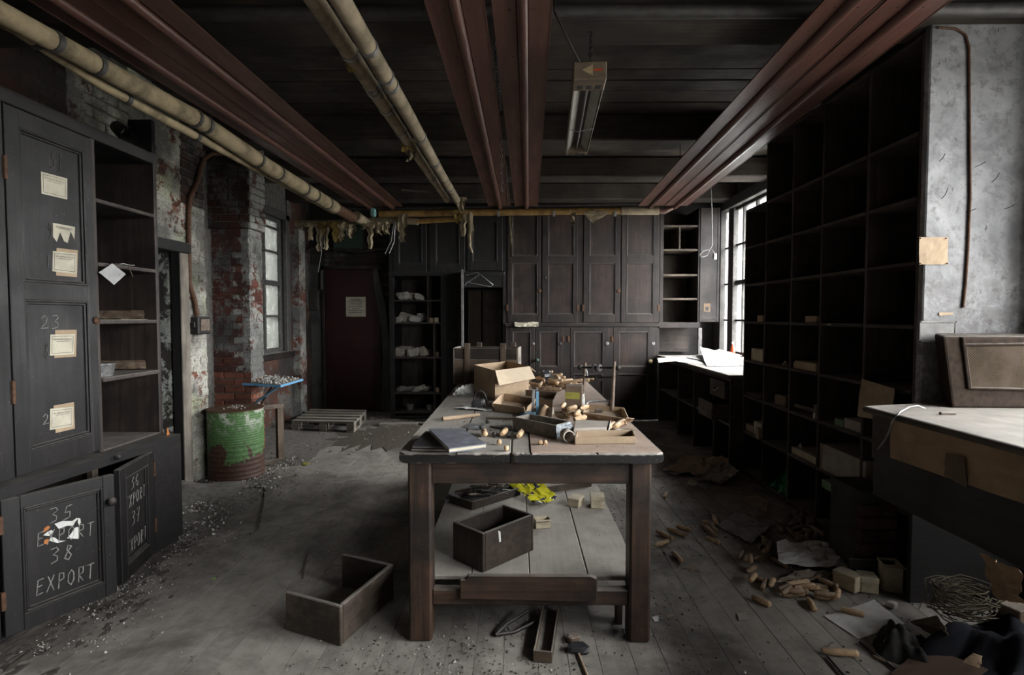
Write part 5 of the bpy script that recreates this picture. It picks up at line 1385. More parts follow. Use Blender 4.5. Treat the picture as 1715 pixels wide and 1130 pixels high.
heater(-2.107, -1.845, -1.88, -1.64, 'red heating panel next to the fat lagged pipe on the cupboard side')
heater(-1.835, -1.50, -1.625, -1.36, 'inner red heating panel of the pair on the cupboard side')
heater(1.319, 1.575, 1.429, 1.728, 'inner red heating panel of the pair on the window side')
heater(1.588, 1.869, 1.742, 2.012, 'red heating panel nearest the pigeonholes and the window')

def rag(parent, px, py0, py1, w, Y, seed=0, mat='rag', taper=.5):
    # a strip of torn lagging cloth hanging from a pipe
    a = P(px, py0, Y=Y); b = P(px, py1, Y=Y); ww = w/900*Y/2; r = random.Random(seed)
    N, K = 7, 5; v = []; f = []
    for j in range(N+1):
        t = j/N; wj = ww*(1-(1-taper)*t)*r.uniform(.8, 1.15)
        c = a.lerp(b, t) + Vector((r.uniform(-.3, .3)*ww, .02*mnoise.noise(Vector((seed, t*3, 0))), 0))
        for i in range(K):
            s = i/(K-1)*2-1
            v.append(c + Vector((s*wj, .035*mnoise.noise(Vector((s*1.6+seed, t*2.2, seed*.7)))*(1+t), r.uniform(-.012, .012) if j == N else 0)))
    n = len(v); v += [p+Vector((0, .005, 0)) for p in v]
    for j in range(N):
        for i in range(K-1):
            k = j*K+i; f += [(k, k+1, k+K+1, k+K), (k+n, k+K+n, k+K+1+n, k+1+n)]
    m = MB(); m.add(v, f); return m.build('torn_lagging', mat, parent)
def clip(parent, p, d, r, mat='steel', w=.014):
    d = d.normalized(); MB().tube([p-d*w, p+d*w], r, 14).build('clip', mat, parent)
def pipe(name, label, pts, r, mat, clips=(), cmat='steel', n=14):
    t = thing(name, label, 'pipe', pts[len(pts)//2])
    m = MB(); m.tube(pts, r, n); m.build('lagging', mat, t)
    for (i, s) in clips:
        d = pts[i+1]-pts[i]; rr = (r[i]*(1-s)+r[i+1]*s) if isinstance(r, list) else r
        clip(t, pts[i].lerp(pts[i+1], s), d, rr+.005, cmat)
    return t
X1 = -1.87
p1 = [P(-420,-235,X=X1), P(0,20,X=X1), P(160,108,X=X1), P(327,198,X=X1), P(450,280,X=X1), P(560,347,X=X1)]
lp = pipe('lagged_pipe', 'fat cream lagged pipe running along the cupboard side under the ceiling', p1, [.036, .039, .044, .050, .056, .062], 'lagging', ((1,.5),(2,.0),(2,.98),(3,.1),(3,.8),(4,.1),(4,.45),(4,.62),(4,.85)), 'dark_metal')
m = MB(); m.tube([p1[-1], P(590,364,X=X1)], .055, 14); m.build('bare_end', 'rust', lp)
m = MB(); m.tube([P(596,362,X=X1), P(622,378,X=-1.80)], [.06, .05], 12); m.build('lagging', 'lagging_pale', lp)
for px, a, b, w, s in ((574,372,402,17,1),(585,376,398,10,2),(620,372,417,12,3),(634,372,392,16,4),(645,372,390,10,5),(612,374,384,20,6)): rag(lp, px, a, b, w, 6.25, s, 'rag')
X2 = -1.94
p2 = [P(-380,-160,X=X2), P(27,50,X=X2), P(168,141,X=X2), P(269,196,X=X2), P(430,282,X=X2), P(560,354,X=X2)]
pipe('lagged_pipe', 'thinner lagged pipe tucked under the fat one on the cupboard side', p2, [.02, .021, .022, .024, .028, .034], 'lagging', ((1,.2),(2,.4),(3,.3)), 'dark_metal')
for k, (q, lab, cl) in enumerate(((((480,-70),(527,0),(600,110),(640,172),(687,243),(748,334)), 'left one of the twin lagged pipes over the table', ((1,.75),(2,.5),(2,.62),(3,.1),(3,.6),(4,.5))),
                   (((525,-70),(571,0),(632,105),(685,195),(735,285),(772,346)), 'right one of the twin lagged pipes over the table', ((1,.7),(2,.2),(2,.35),(3,.3),(3,.8),(4,.4))))):
    XX = (-.83, -.685)[k]
    pts = [P(a, b, X=XX) for a, b in q]
    t = pipe('lagged_pipe', lab, pts, [.040, .040, .041, .041, .040, .038], 'lagging_pale', cl, 'steel')
    if k == 0:
        rag(t, 588, 98, 120, 22, pts[2].y-.05, 3, 'rag_yellow', .4); rag(t, 688, 232, 268, 26, pts[4].y-.05, 8, 'rag', .5); rag(t, 683, 236, 252, 20, pts[4].y-.08, 9, 'rag_yellow', .8)
    else: rag(t, 773, 330, 352, 14, 6.2, 5, 'rag', .6)
YC = 6.5
cp = thing('cross_pipe', 'yellow stained pipe hung with torn lagging across the room before the cupboards', 'pipe', P(870,356,Y=YC))
MB().tube([P(635,358,Y=YC), P(700,357,Y=YC), P(870,355,Y=YC), P(1040,353,Y=YC)], .040, 14).build('bare_pipe', 'copper_pipe', cp)
MB().tube([P(1040,353,Y=YC), P(1103,353,Y=YC)], .048, 14).build('lagging', 'lagging_pale', cp)
MB().tube([P(1103,353,Y=YC), P(1112,354,Y=YC), P(1122,349,Y=YC), P(1142,338,Y=YC-.05)], [.03, .036, .03, .026], 12).build('elbow', 'heater_red', cp)
MB().tube([P(690,371,Y=YC+.05), P(765,367,Y=YC+.05)], .032, 12).build('lower_pipe', 'copper_pipe', cp)
MB().tube([P(496,375,Y=YC+.2), P(560,373,Y=YC+.2), P(640,368,Y=YC+.1), P(700,371,Y=YC+.05)], .040, 12).build('lagging', 'rag', cp)
for px in (835, 928, 1003, 1030): MB().tube([P(px-2,356,Y=YC), P(px+2,356,Y=YC)], .046, 12).build('clip', 'steel', cp)
for px, a, b, w, s, mt in ((675,358,405,16,1,'rag'),(667,366,388,8,2,'rag'),(776,352,396,14,3,'rag'),(788,356,422,12,4,'rag'),(768,352,372,18,5,'rag_yellow'),(855,362,432,6,6,'rag'),(960,352,378,10,7,'rag'),
                       (505,372,384,16,8,'rag'),(520,374,402,10,9,'rag'),(535,378,420,10,10,'rag'),(545,380,418,11,11,'rag'),(565,372,405,26,12,'rag_yellow'),(540,372,392,22,13,'rag_yellow'),(590,372,396,18,15,'rag'),(648,366,392,12,16,'rag')):
    rag(cp, px, a, b, w, YC+(.12 if px < 600 else -.04), s, mt)
m = MB().sheet([P(977,357,Y=YC-.05), P(992,374,Y=YC-.06), P(1022,356,Y=YC-.04), P(1000,350,Y=YC-.03)], 6, 6, .02, 3, 4); m.build('torn_lagging', 'rag', cp)
MB().tube([P(560,349,Y=YC+.1), P(700,349,Y=YC), P(1150,340,Y=YC)], .021, 10).build('bare_pipe', 'dark_metal', cp)
single('rag', MB().lump(P(625,356,Y=6.38), (.07, .06, .10), 0, .4, 3), 'teal_rag', 'small turquoise rag knotted at the end of the heater pipe', 'rag')
for i, (a, b) in enumerate((((660,380),(645,425)),((662,385),(652,424)))):
    single('loose_wire', MB().tube([P(a[0], 371, Y=6.56), P((a[0]+b[0])/2+3, (a[1]+b[1])/2, Y=6.58), P(*b, Y=6.58)], .006, 5), 'steel', ('left','right')[i]+' one of two bare wires dangling at the shelf unit corner', 'wire')
single('loose_wire', MB().tube([P(541,375,Y=6.69), P(538,425,Y=6.69), P(533,456,Y=6.69)], .004, 5), 'moderate_steel', 'thin pale wire dangling from the torn lagging by the frosted window', 'wire')
m = MB(); m.tube([P(505,432,Y=8.2), P(515,417,Y=8.2), P(540,413,Y=8.2), P(600,422,Y=8.2), P(655,414,Y=8.2)], .016, 8)
single('wall_conduit', m, 'dark_metal', 'bent conduit running under the green sign above the red door', 'pipe')
# chains
def chain(a, b, label, r=.010):
    a, b = Vector(a), Vector(b); n = max(4, int((b-a).length/.030)); d = (b-a).normalized(); m = MB()
    s0 = d.cross(Vector((0, 1, .3))).normalized(); s1 = d.cross(s0)
    for i in range(n):
        c = a.lerp(b, (i+.5)/n); s = s0 if i % 2 else s1
        m.tube([c + d*(.020*math.cos(t*math.pi/3)) + s*(r*math.sin(t*math.pi/3)) for t in range(7)], .0028, 4, caps=False)
    return single('chain', m, 'black_iron', label, 'chain')
chain(P(839,222,Y=4.1), P(840,322,Y=4.1), 'chain hanging against the left heating panel over the table')
chain(P(846,255,Y=4.6), P(850,344,Y=5.6), 'chain hanging in the gap between the two heating panels over the table')
chain(P(829,70,Y=2.9), P(838,185,Y=4.0), 'rusty chain along the gap between the heating panels near the first beam')
# hanging strip heater
ih = thing('strip_heater', 'hanging electric strip heater with two white reflectors below the ceiling boards', 'heater', (.39, 3.3, 2.7))
qa, qb = P(988,122,Y=2.66), P(965,252,Y=3.94)
d = (qb-qa).normalized(); sx = Vector((1, 0, 0)); sx = (sx - d*sx.dot(d)).normalized(); up = sx.cross(d).normalized()
if up.z < 0: up = -up
Lh = (qb-qa).length
TH = Matrix(((sx.x, d.x, up.x, qa.x), (sx.y, d.y, up.y, qa.y), (sx.z, d.z, up.z, qa.z), (0, 0, 0, 1)))
m = MB(); w = .078
m.box(-w, w, 0, Lh, .035, .05, .003, TH); m.box(-w, -w+.006, 0, Lh, -.03, .04, .002, TH); m.box(w-.006, w, 0, Lh, -.03, .04, .002, TH)
m.build('case', 'heater_case', ih)
for s in (-1, 1):
    m = MB(); a, b = s*.028, s*(w-.010)
    m.add([TH @ Vector(q) for q in ((a, .13, .028), (b, .13, -.024), (b, Lh-.06, -.024), (a, Lh-.06, .028))], [(0, 1, 2, 3) if s < 0 else (3, 2, 1, 0)])
    m.build('reflector', 'white_enamel', ih)
MB().box(-.028, .028, .13, Lh-.06, .028, .033, 0, TH).build('trough', 'dark_metal', ih)
MB().tube([TH @ Vector((0, .12, 0)), TH @ Vector((.003, Lh*.5, .004)), TH @ Vector((0, Lh-.05, 0))], .0055, 8).build('element', 'steel', ih)
m = MB(); m.box(-w-.002, w+.002, -.01, .13, -.034, .05, .004, TH); m.build('end_cap', 'heater_case', ih)
m = MB(); m.box(-w, w, Lh-.06, Lh, -.034, .05, .004, TH); m.build('end_cap', 'heater_case', ih)
for y0, n in ((.045, 3), (Lh-.048, 3)):
    m = MB()
    for i in range(n): m.box(-w+.02+i*.045, -w+.048+i*.045, y0+.02, y0+.045, -.0352, -.034, 0, TH); m.box(-w+.02+i*.045, -w+.048+i*.045, y0+.05, y0+.06, -.0352, -.034, 0, TH)
    m.build('vent_slots', 'ink', ih)
m = MB(); m.tube([TH @ Vector((-w, .72, -.03)), TH @ Vector((-.02, .73, -.045)), TH @ Vector((.02, .71, -.045)), TH @ Vector((w, .72, -.03))], .003, 5); m.build('guard_wire', 'steel', ih)
# arrow badge and the small red word on the end cap
bd = [TH @ Vector(q) for q in ((-.038, -.0112, .010), (.014, -.0112, -.018), (.014, -.0112, .038))]
m = MB(); m.add(bd, [(0, 1, 2)]); m.add(bd, [(0, 2, 1)]); m.build('badge', 'cream_knob', ih)
m = MB(); m.box(.018, .060, -.0118, -.0098, .004, .014, 0, TH); m.build('badge_word', 'red_plastic', ih)
chain(qa+Vector((.01, .06, .05)), P(990,48,Y=2.92), 'chain holding up the near end of the strip heater', .008)
single('flex', MB().tube([qa+Vector((-.03, .02, .03)), P(958,80,Y=2.6), P(928,18,Y=2.55), P(931,-8,Y=2.6)], .005, 6), 'black_iron', 'black flex looping up from the strip heater', 'cable')
chain(qb+Vector((0, -.05, .05)), qb+Vector((0, -.05, .58)), 'short chain holding up the far end of the strip heater', .008)
# hanging flex with a coiled end
pts = [P(1190,300,Y=6.9), P(1192,350,Y=6.9), P(1192,412,Y=6.9), P(1188,418,Y=6.9), P(1178,420,Y=6.88), P(1171,427,Y=6.86), P(1175,431,Y=6.86), P(1184,428,Y=6.88), P(1190,416,Y=6.9), P(1196,424,Y=6.9), P(1199,432,Y=6.9)]
single('hanging_flex', MB().tube(pts, .007, 6), 'moderate_steel', 'pale flex with a coiled end hanging before the corner cupboard', 'cable')
m = MB().box(-.02, .02, -.02, .02, -.05, .03, .006, Matrix.Translation(P(1197,428,Y=6.88))); single('lamp_holder', m, 'steel', 'small metal lampholder at the end of the hanging flex', 'holder')
# pipe along the first beam
m = MB().tube([(-3.0, 2.70, 2.99), (0, 2.70, 2.99), (3.0, 2.70, 2.99)], .035, 10); single('beam_pipe', m, 'dark_metal', 'dark pipe running along the front of the nearest ceiling beam', 'pipe')
m = MB().box(-.3, .3, -.06, .06, 0, .02, .003, Matrix.Translation(P(715,322,Y=6.2)) @ Matrix.Rotation(.35, 4, 'Z') @ Matrix.Rotation(.3, 4, 'X')); single('loose_lath', m, 'drawer_wood', 'loose board end hanging beside the twin pipes', 'board')

# ================================================================== wall services on the left
XW = -2.90
sw = thing('switch_box', 'black iron switch box on the white flaking brick by the drum', 'switch', P(330,560,X=XW))
a, b = P(319,560,X=XW), P(342,530,X=XW)
mbox(XW-.005, XW+.075, a.y, a.y+.19, a.z, b.z, .008).build('case', 'black_iron', sw)
mbox(XW+.07, XW+.085, a.y+.03, a.y+.16, a.z+.03, b.z-.02, .004).build('cover', 'rusty_steel', sw)
mbox(XW+.02, XW+.05, a.y-.02, a.y, a.z+.06, a.z+.11, .004).build('lever', 'black_iron', sw)
pts = [P(430,256,X=-2.86), P(356,257,X=-2.88), P(341,266,X=XW+.02), P(335,285,X=XW+.02), P(331,304,X=XW+.02), P(318,330,X=XW+.02), P(316,360,X=XW+.02), P(316,414,X=XW+.02), P(317,476,X=XW+.02), P(326,503,X=XW+.02), P(330,530,X=XW+.03)]
single('wall_conduit', MB().tube(pts, .021, 8), 'rust', 'bent rusty conduit running down the white brick to the switch box', 'pipe')

# ================================================================== drum, blue board, frame, pallet
DR = thing('oil_drum', 'peeling green and rust oil drum of rubble beside the brick pier', 'drum', (-2.64, 4.985, 0))
prof = [(.236, 0), (.243, .006), (.243, .03), (.238, .036)]
z = .05
while z < .60:
    prof += [(.2385, z), (.2425, z+.007), (.2385, z+.014)]; z += .0225 if z > .28 else .045
prof += [(.238, .622), (.244, .628), (.244, .640), (.236, .641), (.232, .63), (.232, .57), (0, .57)]
MB().lathe(prof, 36).build('shell', 'drum_paint', DR, local=True)
MB().lathe([(.2365, .633), (.245, .633), (.2475, .637), (.245, .643), (.236, .643)], 36).build('rim', 'rust', DR, local=True)
m = MB(); rr = random.Random(4)
for i in range(420):
    t = rr.random()*6.28; q = .22*math.sqrt(rr.random()); m.rock((q*math.cos(t), q*math.sin(t), .575+.05*rr.random()+.03*(1-q/.22)), rr.uniform(.006, .026), rr, rr.choice([0, 0, 1, 1, 2]))
o = m.build('rubble', ['plaster_crumb', 'grey_dirt', 'dirt'], DR, local=True); o['kind'] = 'stuff'
m = MB(); rr = random.Random(9)
for i in range(14):
    a = Vector((-2.655+rr.uniform(-.1,.15), 4.95+rr.uniform(-.1,.1), .60+rr.random()*.04)); d = Vector((rr.uniform(-1,1), rr.uniform(-1,1), rr.uniform(-.1,.4))).normalized()
    m.tube([a, a+d*.07, a+d*.12+Vector((0,0,-.02))], .002, 4)
m.build('twigs', 'stick_wood', DR)['kind'] = 'stuff'

BS = thing('flap_shelf', 'blue-edged flap shelf on struts bolted to the brick pier', 'shelf', (-2.64, 5.7, .78))
BTZ = .785
c = [P(404,641,Z=BTZ), P(470,645,Z=BTZ), P(508,634,Z=BTZ), P(436,630,Z=BTZ)]
m = MB(); m.prism([(p.x, p.y) for p in c], BTZ-.022, BTZ); m.build('board', 'blue_paint', BS)
m = MB(); cc_ = sum(c, Vector())/4; m.prism([(p.x*.97+cc_.x*.03, p.y*.97+cc_.y*.03) for p in c], BTZ, BTZ+.004); m.build('top_sheet', 'grey_dirt', BS)
for k in (0, 1):
    a = P(468-k*12, 646, Z=BTZ-.02); a.z = BTZ-.02; b = P(424+k*14, 677-k*2, Y=5.69)
    MB().tube([a, b], .014, 4).build('strut', 'blue_steel' if k == 0 else 'dark_metal', BS)
m = MB(); rr = random.Random(14)
for i in range(420):
    s, t = rr.random(), rr.random(); p = c[0].lerp(c[1], s).lerp(c[3].lerp(c[2], s), t); m.rock((p.x*.96+cc_.x*.04, p.y*.96+cc_.y*.04, BTZ+.006+.035*rr.random()*max(0, 1-2*abs(s-.45))), rr.uniform(.004, .016), rr, rr.choice([0, 0, 0, 1]))
o = tag(m.build('rubble', ['plaster_crumb', 'grey_dirt']), 'plaster rubble strewn over the blue flap shelf', 'rubble', None, 'stuff')

FR = thing('timber_stand', 'bare rectangular wooden frame standing beside the drum', 'frame', P(455,776,Z=0))
a, b = P(430,783,Z=0), P(477,773,Z=0); u = (b-a); Lf = u.length; T = frame(a, u, (u.y, -u.x, 0))
for q in ((0, Lf, 0, .045), (0, Lf, .56, .60)): MB().box(q[0], q[1], -.06, 0, q[2], q[3], .004, T).build('rail', 'drawer_wood', FR)
for q in ((0, .045), (Lf-.065, Lf)): MB().box(q[0], q[1], -.055, -.005, .04, .565, .004, T).build('post', 'crate_wood', FR)

PL = thing('pallet', 'weathered grey wooden pallet lying before the red door', 'pallet', P(540,715,Z=0))
pz = .145
a, b, c_, d = P(488,704,Z=pz), P(593,706,Z=pz), P(612,686,Z=pz), P(521,684,Z=pz)
u = b-a; v = d-a; W_, D_ = u.length, v.length
T = Matrix(((u.x/W_, v.x/D_, 0, a.x), (u.y/W_, v.y/D_, 0, a.y), (0, 0, 1, 0), (0, 0, 0, 1)))
for i in range(5): MB().box(0, W_, i*D_/4.6, i*D_/4.6+.10, pz-.022, pz, .004, T).build('deck_board', 'pallet_wood', PL)
for i in range(3):
    x0 = (0, W_/2-.05, W_-.10)[i]
    MB().box(x0, x0+.10, 0, D_*.97, pz-.044, pz-.022, .003, T).build('stringer', 'pallet_wood', PL)
    MB().box(x0, x0+.10, 0, D_*.97, 0, .020, .003, T).build('bottom_board', 'pallet_wood', PL)
    for j in range(3):
        y0 = (0, D_/2-.07, D_*.97-.14)[j]; MB().box(x0, x0+.10, y0, y0+.14, .020, pz-.044, .004, T).build('block', 'pallet_wood', PL)
m = MB().box(-.26, .26, -.05, .05, 0, .035, .004, Matrix.Translation(P(668,712,Z=.001)) @ Matrix.Rotation(.08, 4, 'Z')); single('loose_plank', m, 'pallet_wood', 'short pale plank on the floor in front of the dark open shelf unit', 'plank')
m = MB().box(-.3, .3, -.04, .04, 0, .03, .004, Matrix.Translation(P(720,712,Z=.001)) @ Matrix.Rotation(-.3, 4, 'Z')); single('loose_plank', m, 'drawer_wood', 'dark plank lying across the foot of the wardrobe', 'plank')
zsheet('paper_scrap', ((505,777),(512,774),(519,776),(512,780)), 0, 'yellow_label', 'bright yellow scrap on the floorboards by the pallet', .012, 50, 4, 4)

# ================================================================== the work table
TZ = .885; TX0, TX1, TY0, TY1 = -.535, .662, 2.385, 5.12
TB = thing('work_table', 'long heavy wooden work table with a dusty cluttered top', 'table', (.06, 3.75, 0))
rr = random.Random(21)
xs = [TX0, -.275, -.025, .062, .36, TX1]
for i, (a, b) in enumerate(zip(xs, xs[1:])):
    y0 = TY0 + (.0, .004, .008, 0, .0)[i]
    # worn, chipped front edge
    n = 9; v = []; f = []
    pl = [(a+.0015, y0+rr.uniform(0, .006))]
    for k in range(1, n): pl.append((a+(b-a)*k/n, y0+rr.uniform(0, .007)))
    pl.append((b-.0015, y0+rr.uniform(0, .006)))
    if i == 1: pl[-1] = (b-.0015, y0+.03); pl.insert(-1, (b-.018, y0+.012))
    if i == 0: pl[0] = (a+.03, y0+.004); pl.insert(0, (a, y0+.03))
    if i == 4: pl[-1] = (b-.03, y0+.004); pl.append((b, y0+.03))
    pl += [(b-.0015, TY1), (a+.0015, TY1)]
    m = MB(); m.prism(pl, TZ-.046, TZ); o = m.build('plank', 'table_top_wood', TB)
    bv = o.modifiers.new('bevel', 'BEVEL'); bv.width = .006; bv.segments = 1; bv.limit_method = 'ANGLE'
for a, b, sd in ((TX0+.006, -.033, 1), (-.012, TX1-.006, 2)):   # worn dark front edge, broken at the notch
    r2 = random.Random(sd); n = int((b-a)/.018); up_, lo_ = [], []
    for k in range(n+1):
        xx = a+(b-a)*k/n; e_ = .5 if k in (0, n) else 1
        up_.append((xx, TZ-.005-(r2.uniform(0, .006) if r2.random() < .3 else r2.uniform(0, .002)))); lo_.append((xx, TZ-.046+r2.uniform(0, .006)+(.014 if k in (0, n) else 0)))
    m = MB(); m.prism(lo_ + up_[::-1], 0, .016, Matrix(((1, 0, 0, 0), (0, 0, -1, TY0+.012), (0, 1, 0, 0), (0, 0, 0, 1))))
    m.build('worn_edge', 'black_wood', TB)
m = MB(); m.prism([(.064, TY0+.012), (TX1-.012, TY0+.03), (TX1-.02, TY1-.02), (.075, TY1-.02)], TZ, TZ+.004); m.build('hardboard_sheet', 'hardboard', TB)
LX = ((-.498, -.391), (.514, .611)); LYs = ((2.412, 2.515), (4.90, 5.0))
for a, b in LX:
    for c_, d in LYs:
        o = mbox(a, b, c_, d, 0, TZ-.046, .010).build('leg', 'table_leg_wood', TB)
mbox(LX[0][1], LX[1][0], 2.425, 2.455, .735, TZ-.046, .004).build('apron', 'table_leg_wood', TB)
mbox(LX[0][1], LX[1][0], 4.95, 4.98, .735, TZ-.046, .004).build('apron', 'table_leg_wood', TB)
for a in (LX[0][0]+.02, LX[1][1]-.05): mbox(a, a+.03, 2.515, 4.90, .735, TZ-.046, .004).build('apron', 'table_leg_wood', TB)
mbox(LX[0][1], LX[1][0], 2.43, 2.48, .165, .238, .005).build('stretcher', 'table_leg_wood', TB)
mbox(LX[0][1], LX[1][0], 4.92, 4.97, .165, .238, .005).build('stretcher', 'table_leg_wood', TB)
for a in (LX[0][0]+.03, LX[1][1]-.07): mbox(a, a+.04, 2.515, 4.90, .165, .238, .005).build('stretcher', 'table_leg_wood', TB)
SZ = .262
xs = [-.485, -.22, .06, .34, .592]
for i, (a, b) in enumerate(zip(xs, xs[1:])):
    y0 = 2.445 if LX[0][1] < a and b < LX[1][0] else 2.52
    mbox(a+.0015, b-.0015, y0, 4.99, .238, SZ, .004).build('shelf_board', 'table_top_wood', TB)
m = MB(); m.prism([(-.262, .205), (.365, .193), (.367, .305), (.335, .318), (-.225, .318), (-.235, .300), (-.262, .298)], 0, .024, Matrix(((1, 0, 0, 0), (0, 0, -1, 2.429), (0, 1, 0, 0), (0, 0, 0, 1))))
o = m.build('front_board', 'table_leg_wood', TB); bv = o.modifiers.new('bevel', 'BEVEL'); bv.width = .005; bv.segments = 1
mbox(.485, .513, 2.56, 2.62, .0, .165, .003).build('brace', 'drawer_wood', TB)

# ---- open boxes from three floor corners: left A, front B, right C
def crate(name, label, cat, A, B, C, h, t, mat, missing=(), bottom=True, group=None, parts=('end_panel', 'side_panel')):
    A, B, C = Vector(A), Vector(B), Vector(C); z0 = B.z + .001
    box = thing(name, label, cat, (A+C)/2, 0, group)
    ua, uc = (A-B), (C-B); la, lc = ua.length, uc.length; ua.normalize(); uc.normalize()
    T = Matrix(((ua.x, uc.x, 0, B.x), (ua.y, uc.y, 0, B.y), (0, 0, 1, z0), (0, 0, 0, 1)))
    for nm, q, pn in (('BA', (0, la, 0, t), 0), ('far', (0, la, lc-t, lc), 0), ('BC', (0, t, t, lc-t), 1), ('left', (la-t, la, t, lc-t), 1)):
        if nm in missing: continue
        MB().box(q[0], q[1], q[2], q[3], 0, h, .004, T).build(parts[pn], mat, box)
    if bottom: MB().box(t, la-t, t, lc-t, .002, .010, 0, T).build('bottom_board', mat, box)
    return box, T, la, lc
Bf = P(570.4,1083,Z=0); hb = P(570.4,1016.5,Y=Bf.y).z
A, C = P(477.4,991.5,Z=hb), P(659,944,Z=hb); A.z = C.z = 0
crate('drawer_box', 'empty wooden drawer missing one side on the floor left of the table', 'drawer', A, Bf, C, hb, .022, 'drawer_wood', missing=('left',))
Bf = P(809,960,Z=SZ); hb = P(809.6,893.6,Y=Bf.y).z-SZ
A, C = P(758,873.5,Z=SZ+hb), P(894,861,Z=SZ+hb); A.z = C.z = SZ
b_, T, la, lc = crate('wooden_box', 'deep dark wooden box standing on the shelf under the table', 'box', A, Bf, C, hb, .016, 'dark_crate_wood')
m = MB(); m.sheet([T @ Vector((-.0012, lc*.30, .12)), T @ Vector((-.0012, lc*.33, .12)), T @ Vector((-.0012, lc*.32, .17)), T @ Vector((-.0012, lc*.28, .18))], 3, 3, .0008, 3, 3); m.build('paint_splash', 'paper_white', b_)
# junk tray, bag and small boxes under the table
A, Bf, C = P(752,842,Z=SZ), P(791,855,Z=SZ), P(872,829,Z=SZ)
crate('junk_tray', 'long low tray of dark scrap on the shelf under the table', 'tray', A, Bf, C, .055, .012, 'dark_crate_wood', parts=('end_panel', 'side_panel'))
rr = random.Random(31)
for i in range(16):
    s, t = rr.uniform(.1, .9), rr.uniform(.15, .85); p = A + (Bf-A)*s + (C-Bf)*t; L = rr.uniform(.06, .2)
    m = MB().box(-L/2, L/2, -.012, .012, -.006, .006, .003, Matrix.Translation(p+Vector((0, 0, .05+.03*rr.random()))) @ Matrix.Rotation(rr.uniform(-.3, 1.2), 4, 'Z') @ Matrix.Rotation(rr.uniform(-.3, .3), 4, 'Y'))
    single('scrap_strip', m, rr.choice(['black_iron', 'dark_crate_wood', 'rusty_steel', 'leather_dark']), 'dark scrap strip heaped in the long tray under the table', 'scrap', 'dark scrap in the tray under the table')
m = MB().sheet([P(745,838,Z=SZ+.0), P(770,842,Z=SZ), P(772,828,Z=SZ+.05), P(752,826,Z=SZ+.05)], 10, 8, .06, 5, 4); single('plastic_wrap', m, 'clear_wrap', 'crumpled dark plastic at the left of the tray under the table', 'plastic')
m = MB().sheet([P(842,805,Z=SZ+.06), P(903,849,Z=SZ+.008), P(935,834,Z=SZ+.015), P(905,806,Z=SZ+.10)], 14, 12, .035, 4, 6, .001); single('plastic_bag', m, 'yellow_bag', 'bright yellow printed plastic bag on the shelf under the table', 'bag')
carton(1000, 848, .085, .10, .075, -.1, 'cream_box', 'small tan box standing at the back right of the under-table shelf', SZ)
carton(965, 846, .075, .10, .055, -.5, 'cream_box', 'small pale box lying open-ended beside the standing tan one', SZ)
carton(908, 882, .09, .06, .05, .2, 'cream_box', 'little tan tray box behind the deep dark wooden box', SZ, True)
m = MB().box(-.22, .22, -.02, .02, 0, .05, .003, Matrix.Translation(P(945,820,Z=SZ)) @ Matrix.Rotation(.45, 4, 'Z')); single('loose_batten', m, 'drawer_wood', 'brown batten lying behind the yellow bag', 'batten')
m = mbox(-.17, .12, 4.2, 4.45, SZ, SZ+.20, .006); single('dark_case', m, 'leather_dark', 'ribbed black case at the back of the under-table shelf', 'case')

# ---- on the table: big crate, carton, papers
cr = thing('storage_crate', 'big battened wooden crate at the far end of the table', 'crate', (-.27, 4.95, TZ), math.radians(-6))
Tc = Matrix(); W_, D_, H_ = .575, .27, .335
def lb(x0, x1, y0, y1, z0, z1, nm, mat='crate_wood', bev=.004): MB().box(x0, x1, y0, y1, z0, z1, bev).build(nm, mat, cr, local=True)
for z0, z1 in ((.002, .115), (.118, .225), (.228, .325)):
    lb(-W_/2, W_/2, -D_/2, -D_/2+.014, z0, z1, 'front_board', 'dark_crate_wood' if z0 > .2 else 'crate_wood'); lb(-W_/2, W_/2, D_/2-.014, D_/2, z0, z1, 'back_board')
for s in (-1, 1): lb(s*W_/2-.010, s*W_/2+.010, -D_/2, D_/2, .002, .33, 'end_board', 'pallet_wood')
for xx in (-.165, .16): lb(xx-.026, xx+.026, -D_/2-.016, -D_/2, .002, .37, 'batten'); lb(xx-.026+.06, xx+.026+.06, D_/2, D_/2+.016, .002, .365, 'batten')
lb(-W_/2+.01, W_/2-.01, -D_/2+.01, D_/2-.01, .002, .012, 'bottom_board')
lb(W_/2+.0095, W_/2+.0112, -.03, .03, .20, .24, 'hand_hole', 'ink', 0)
A, Bf, C = P(794,655,Z=TZ), P(829,671,Z=TZ), P(886,660,Z=TZ)
hb = P(829,621,Y=Bf.y).z - TZ
cb, T, la, lc = crate('cardboard_box', 'open brown cardboard box with a flap folded out on the table', 'box', A, Bf, C, hb, .005, 'card', parts=('side_panel', 'side_panel'))
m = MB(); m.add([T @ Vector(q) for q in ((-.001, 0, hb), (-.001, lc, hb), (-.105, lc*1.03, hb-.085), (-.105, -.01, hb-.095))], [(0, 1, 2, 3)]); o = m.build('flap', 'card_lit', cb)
sd = o.modifiers.new('solidify', 'SOLIDIFY'); sd.thickness = .004
for q, nm in ((((0, lc, hb), (la, lc, hb), (la, lc+.09, hb-.02), (0, lc+.09, hb-.05)), 2),):
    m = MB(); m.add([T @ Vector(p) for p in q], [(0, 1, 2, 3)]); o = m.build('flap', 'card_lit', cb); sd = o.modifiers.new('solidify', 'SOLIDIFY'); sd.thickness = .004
m = MB().sheet([P(756,660,Z=TZ+.005), P(794,659,Z=TZ+.01), P(793,640,Z=TZ+.09), P(768,646,Z=TZ+.10)], 10, 8, .06, 3, 3); single('newspaper', m, 'paper_white', 'crumpled pale newspaper leaning against the big crate', 'newspaper')
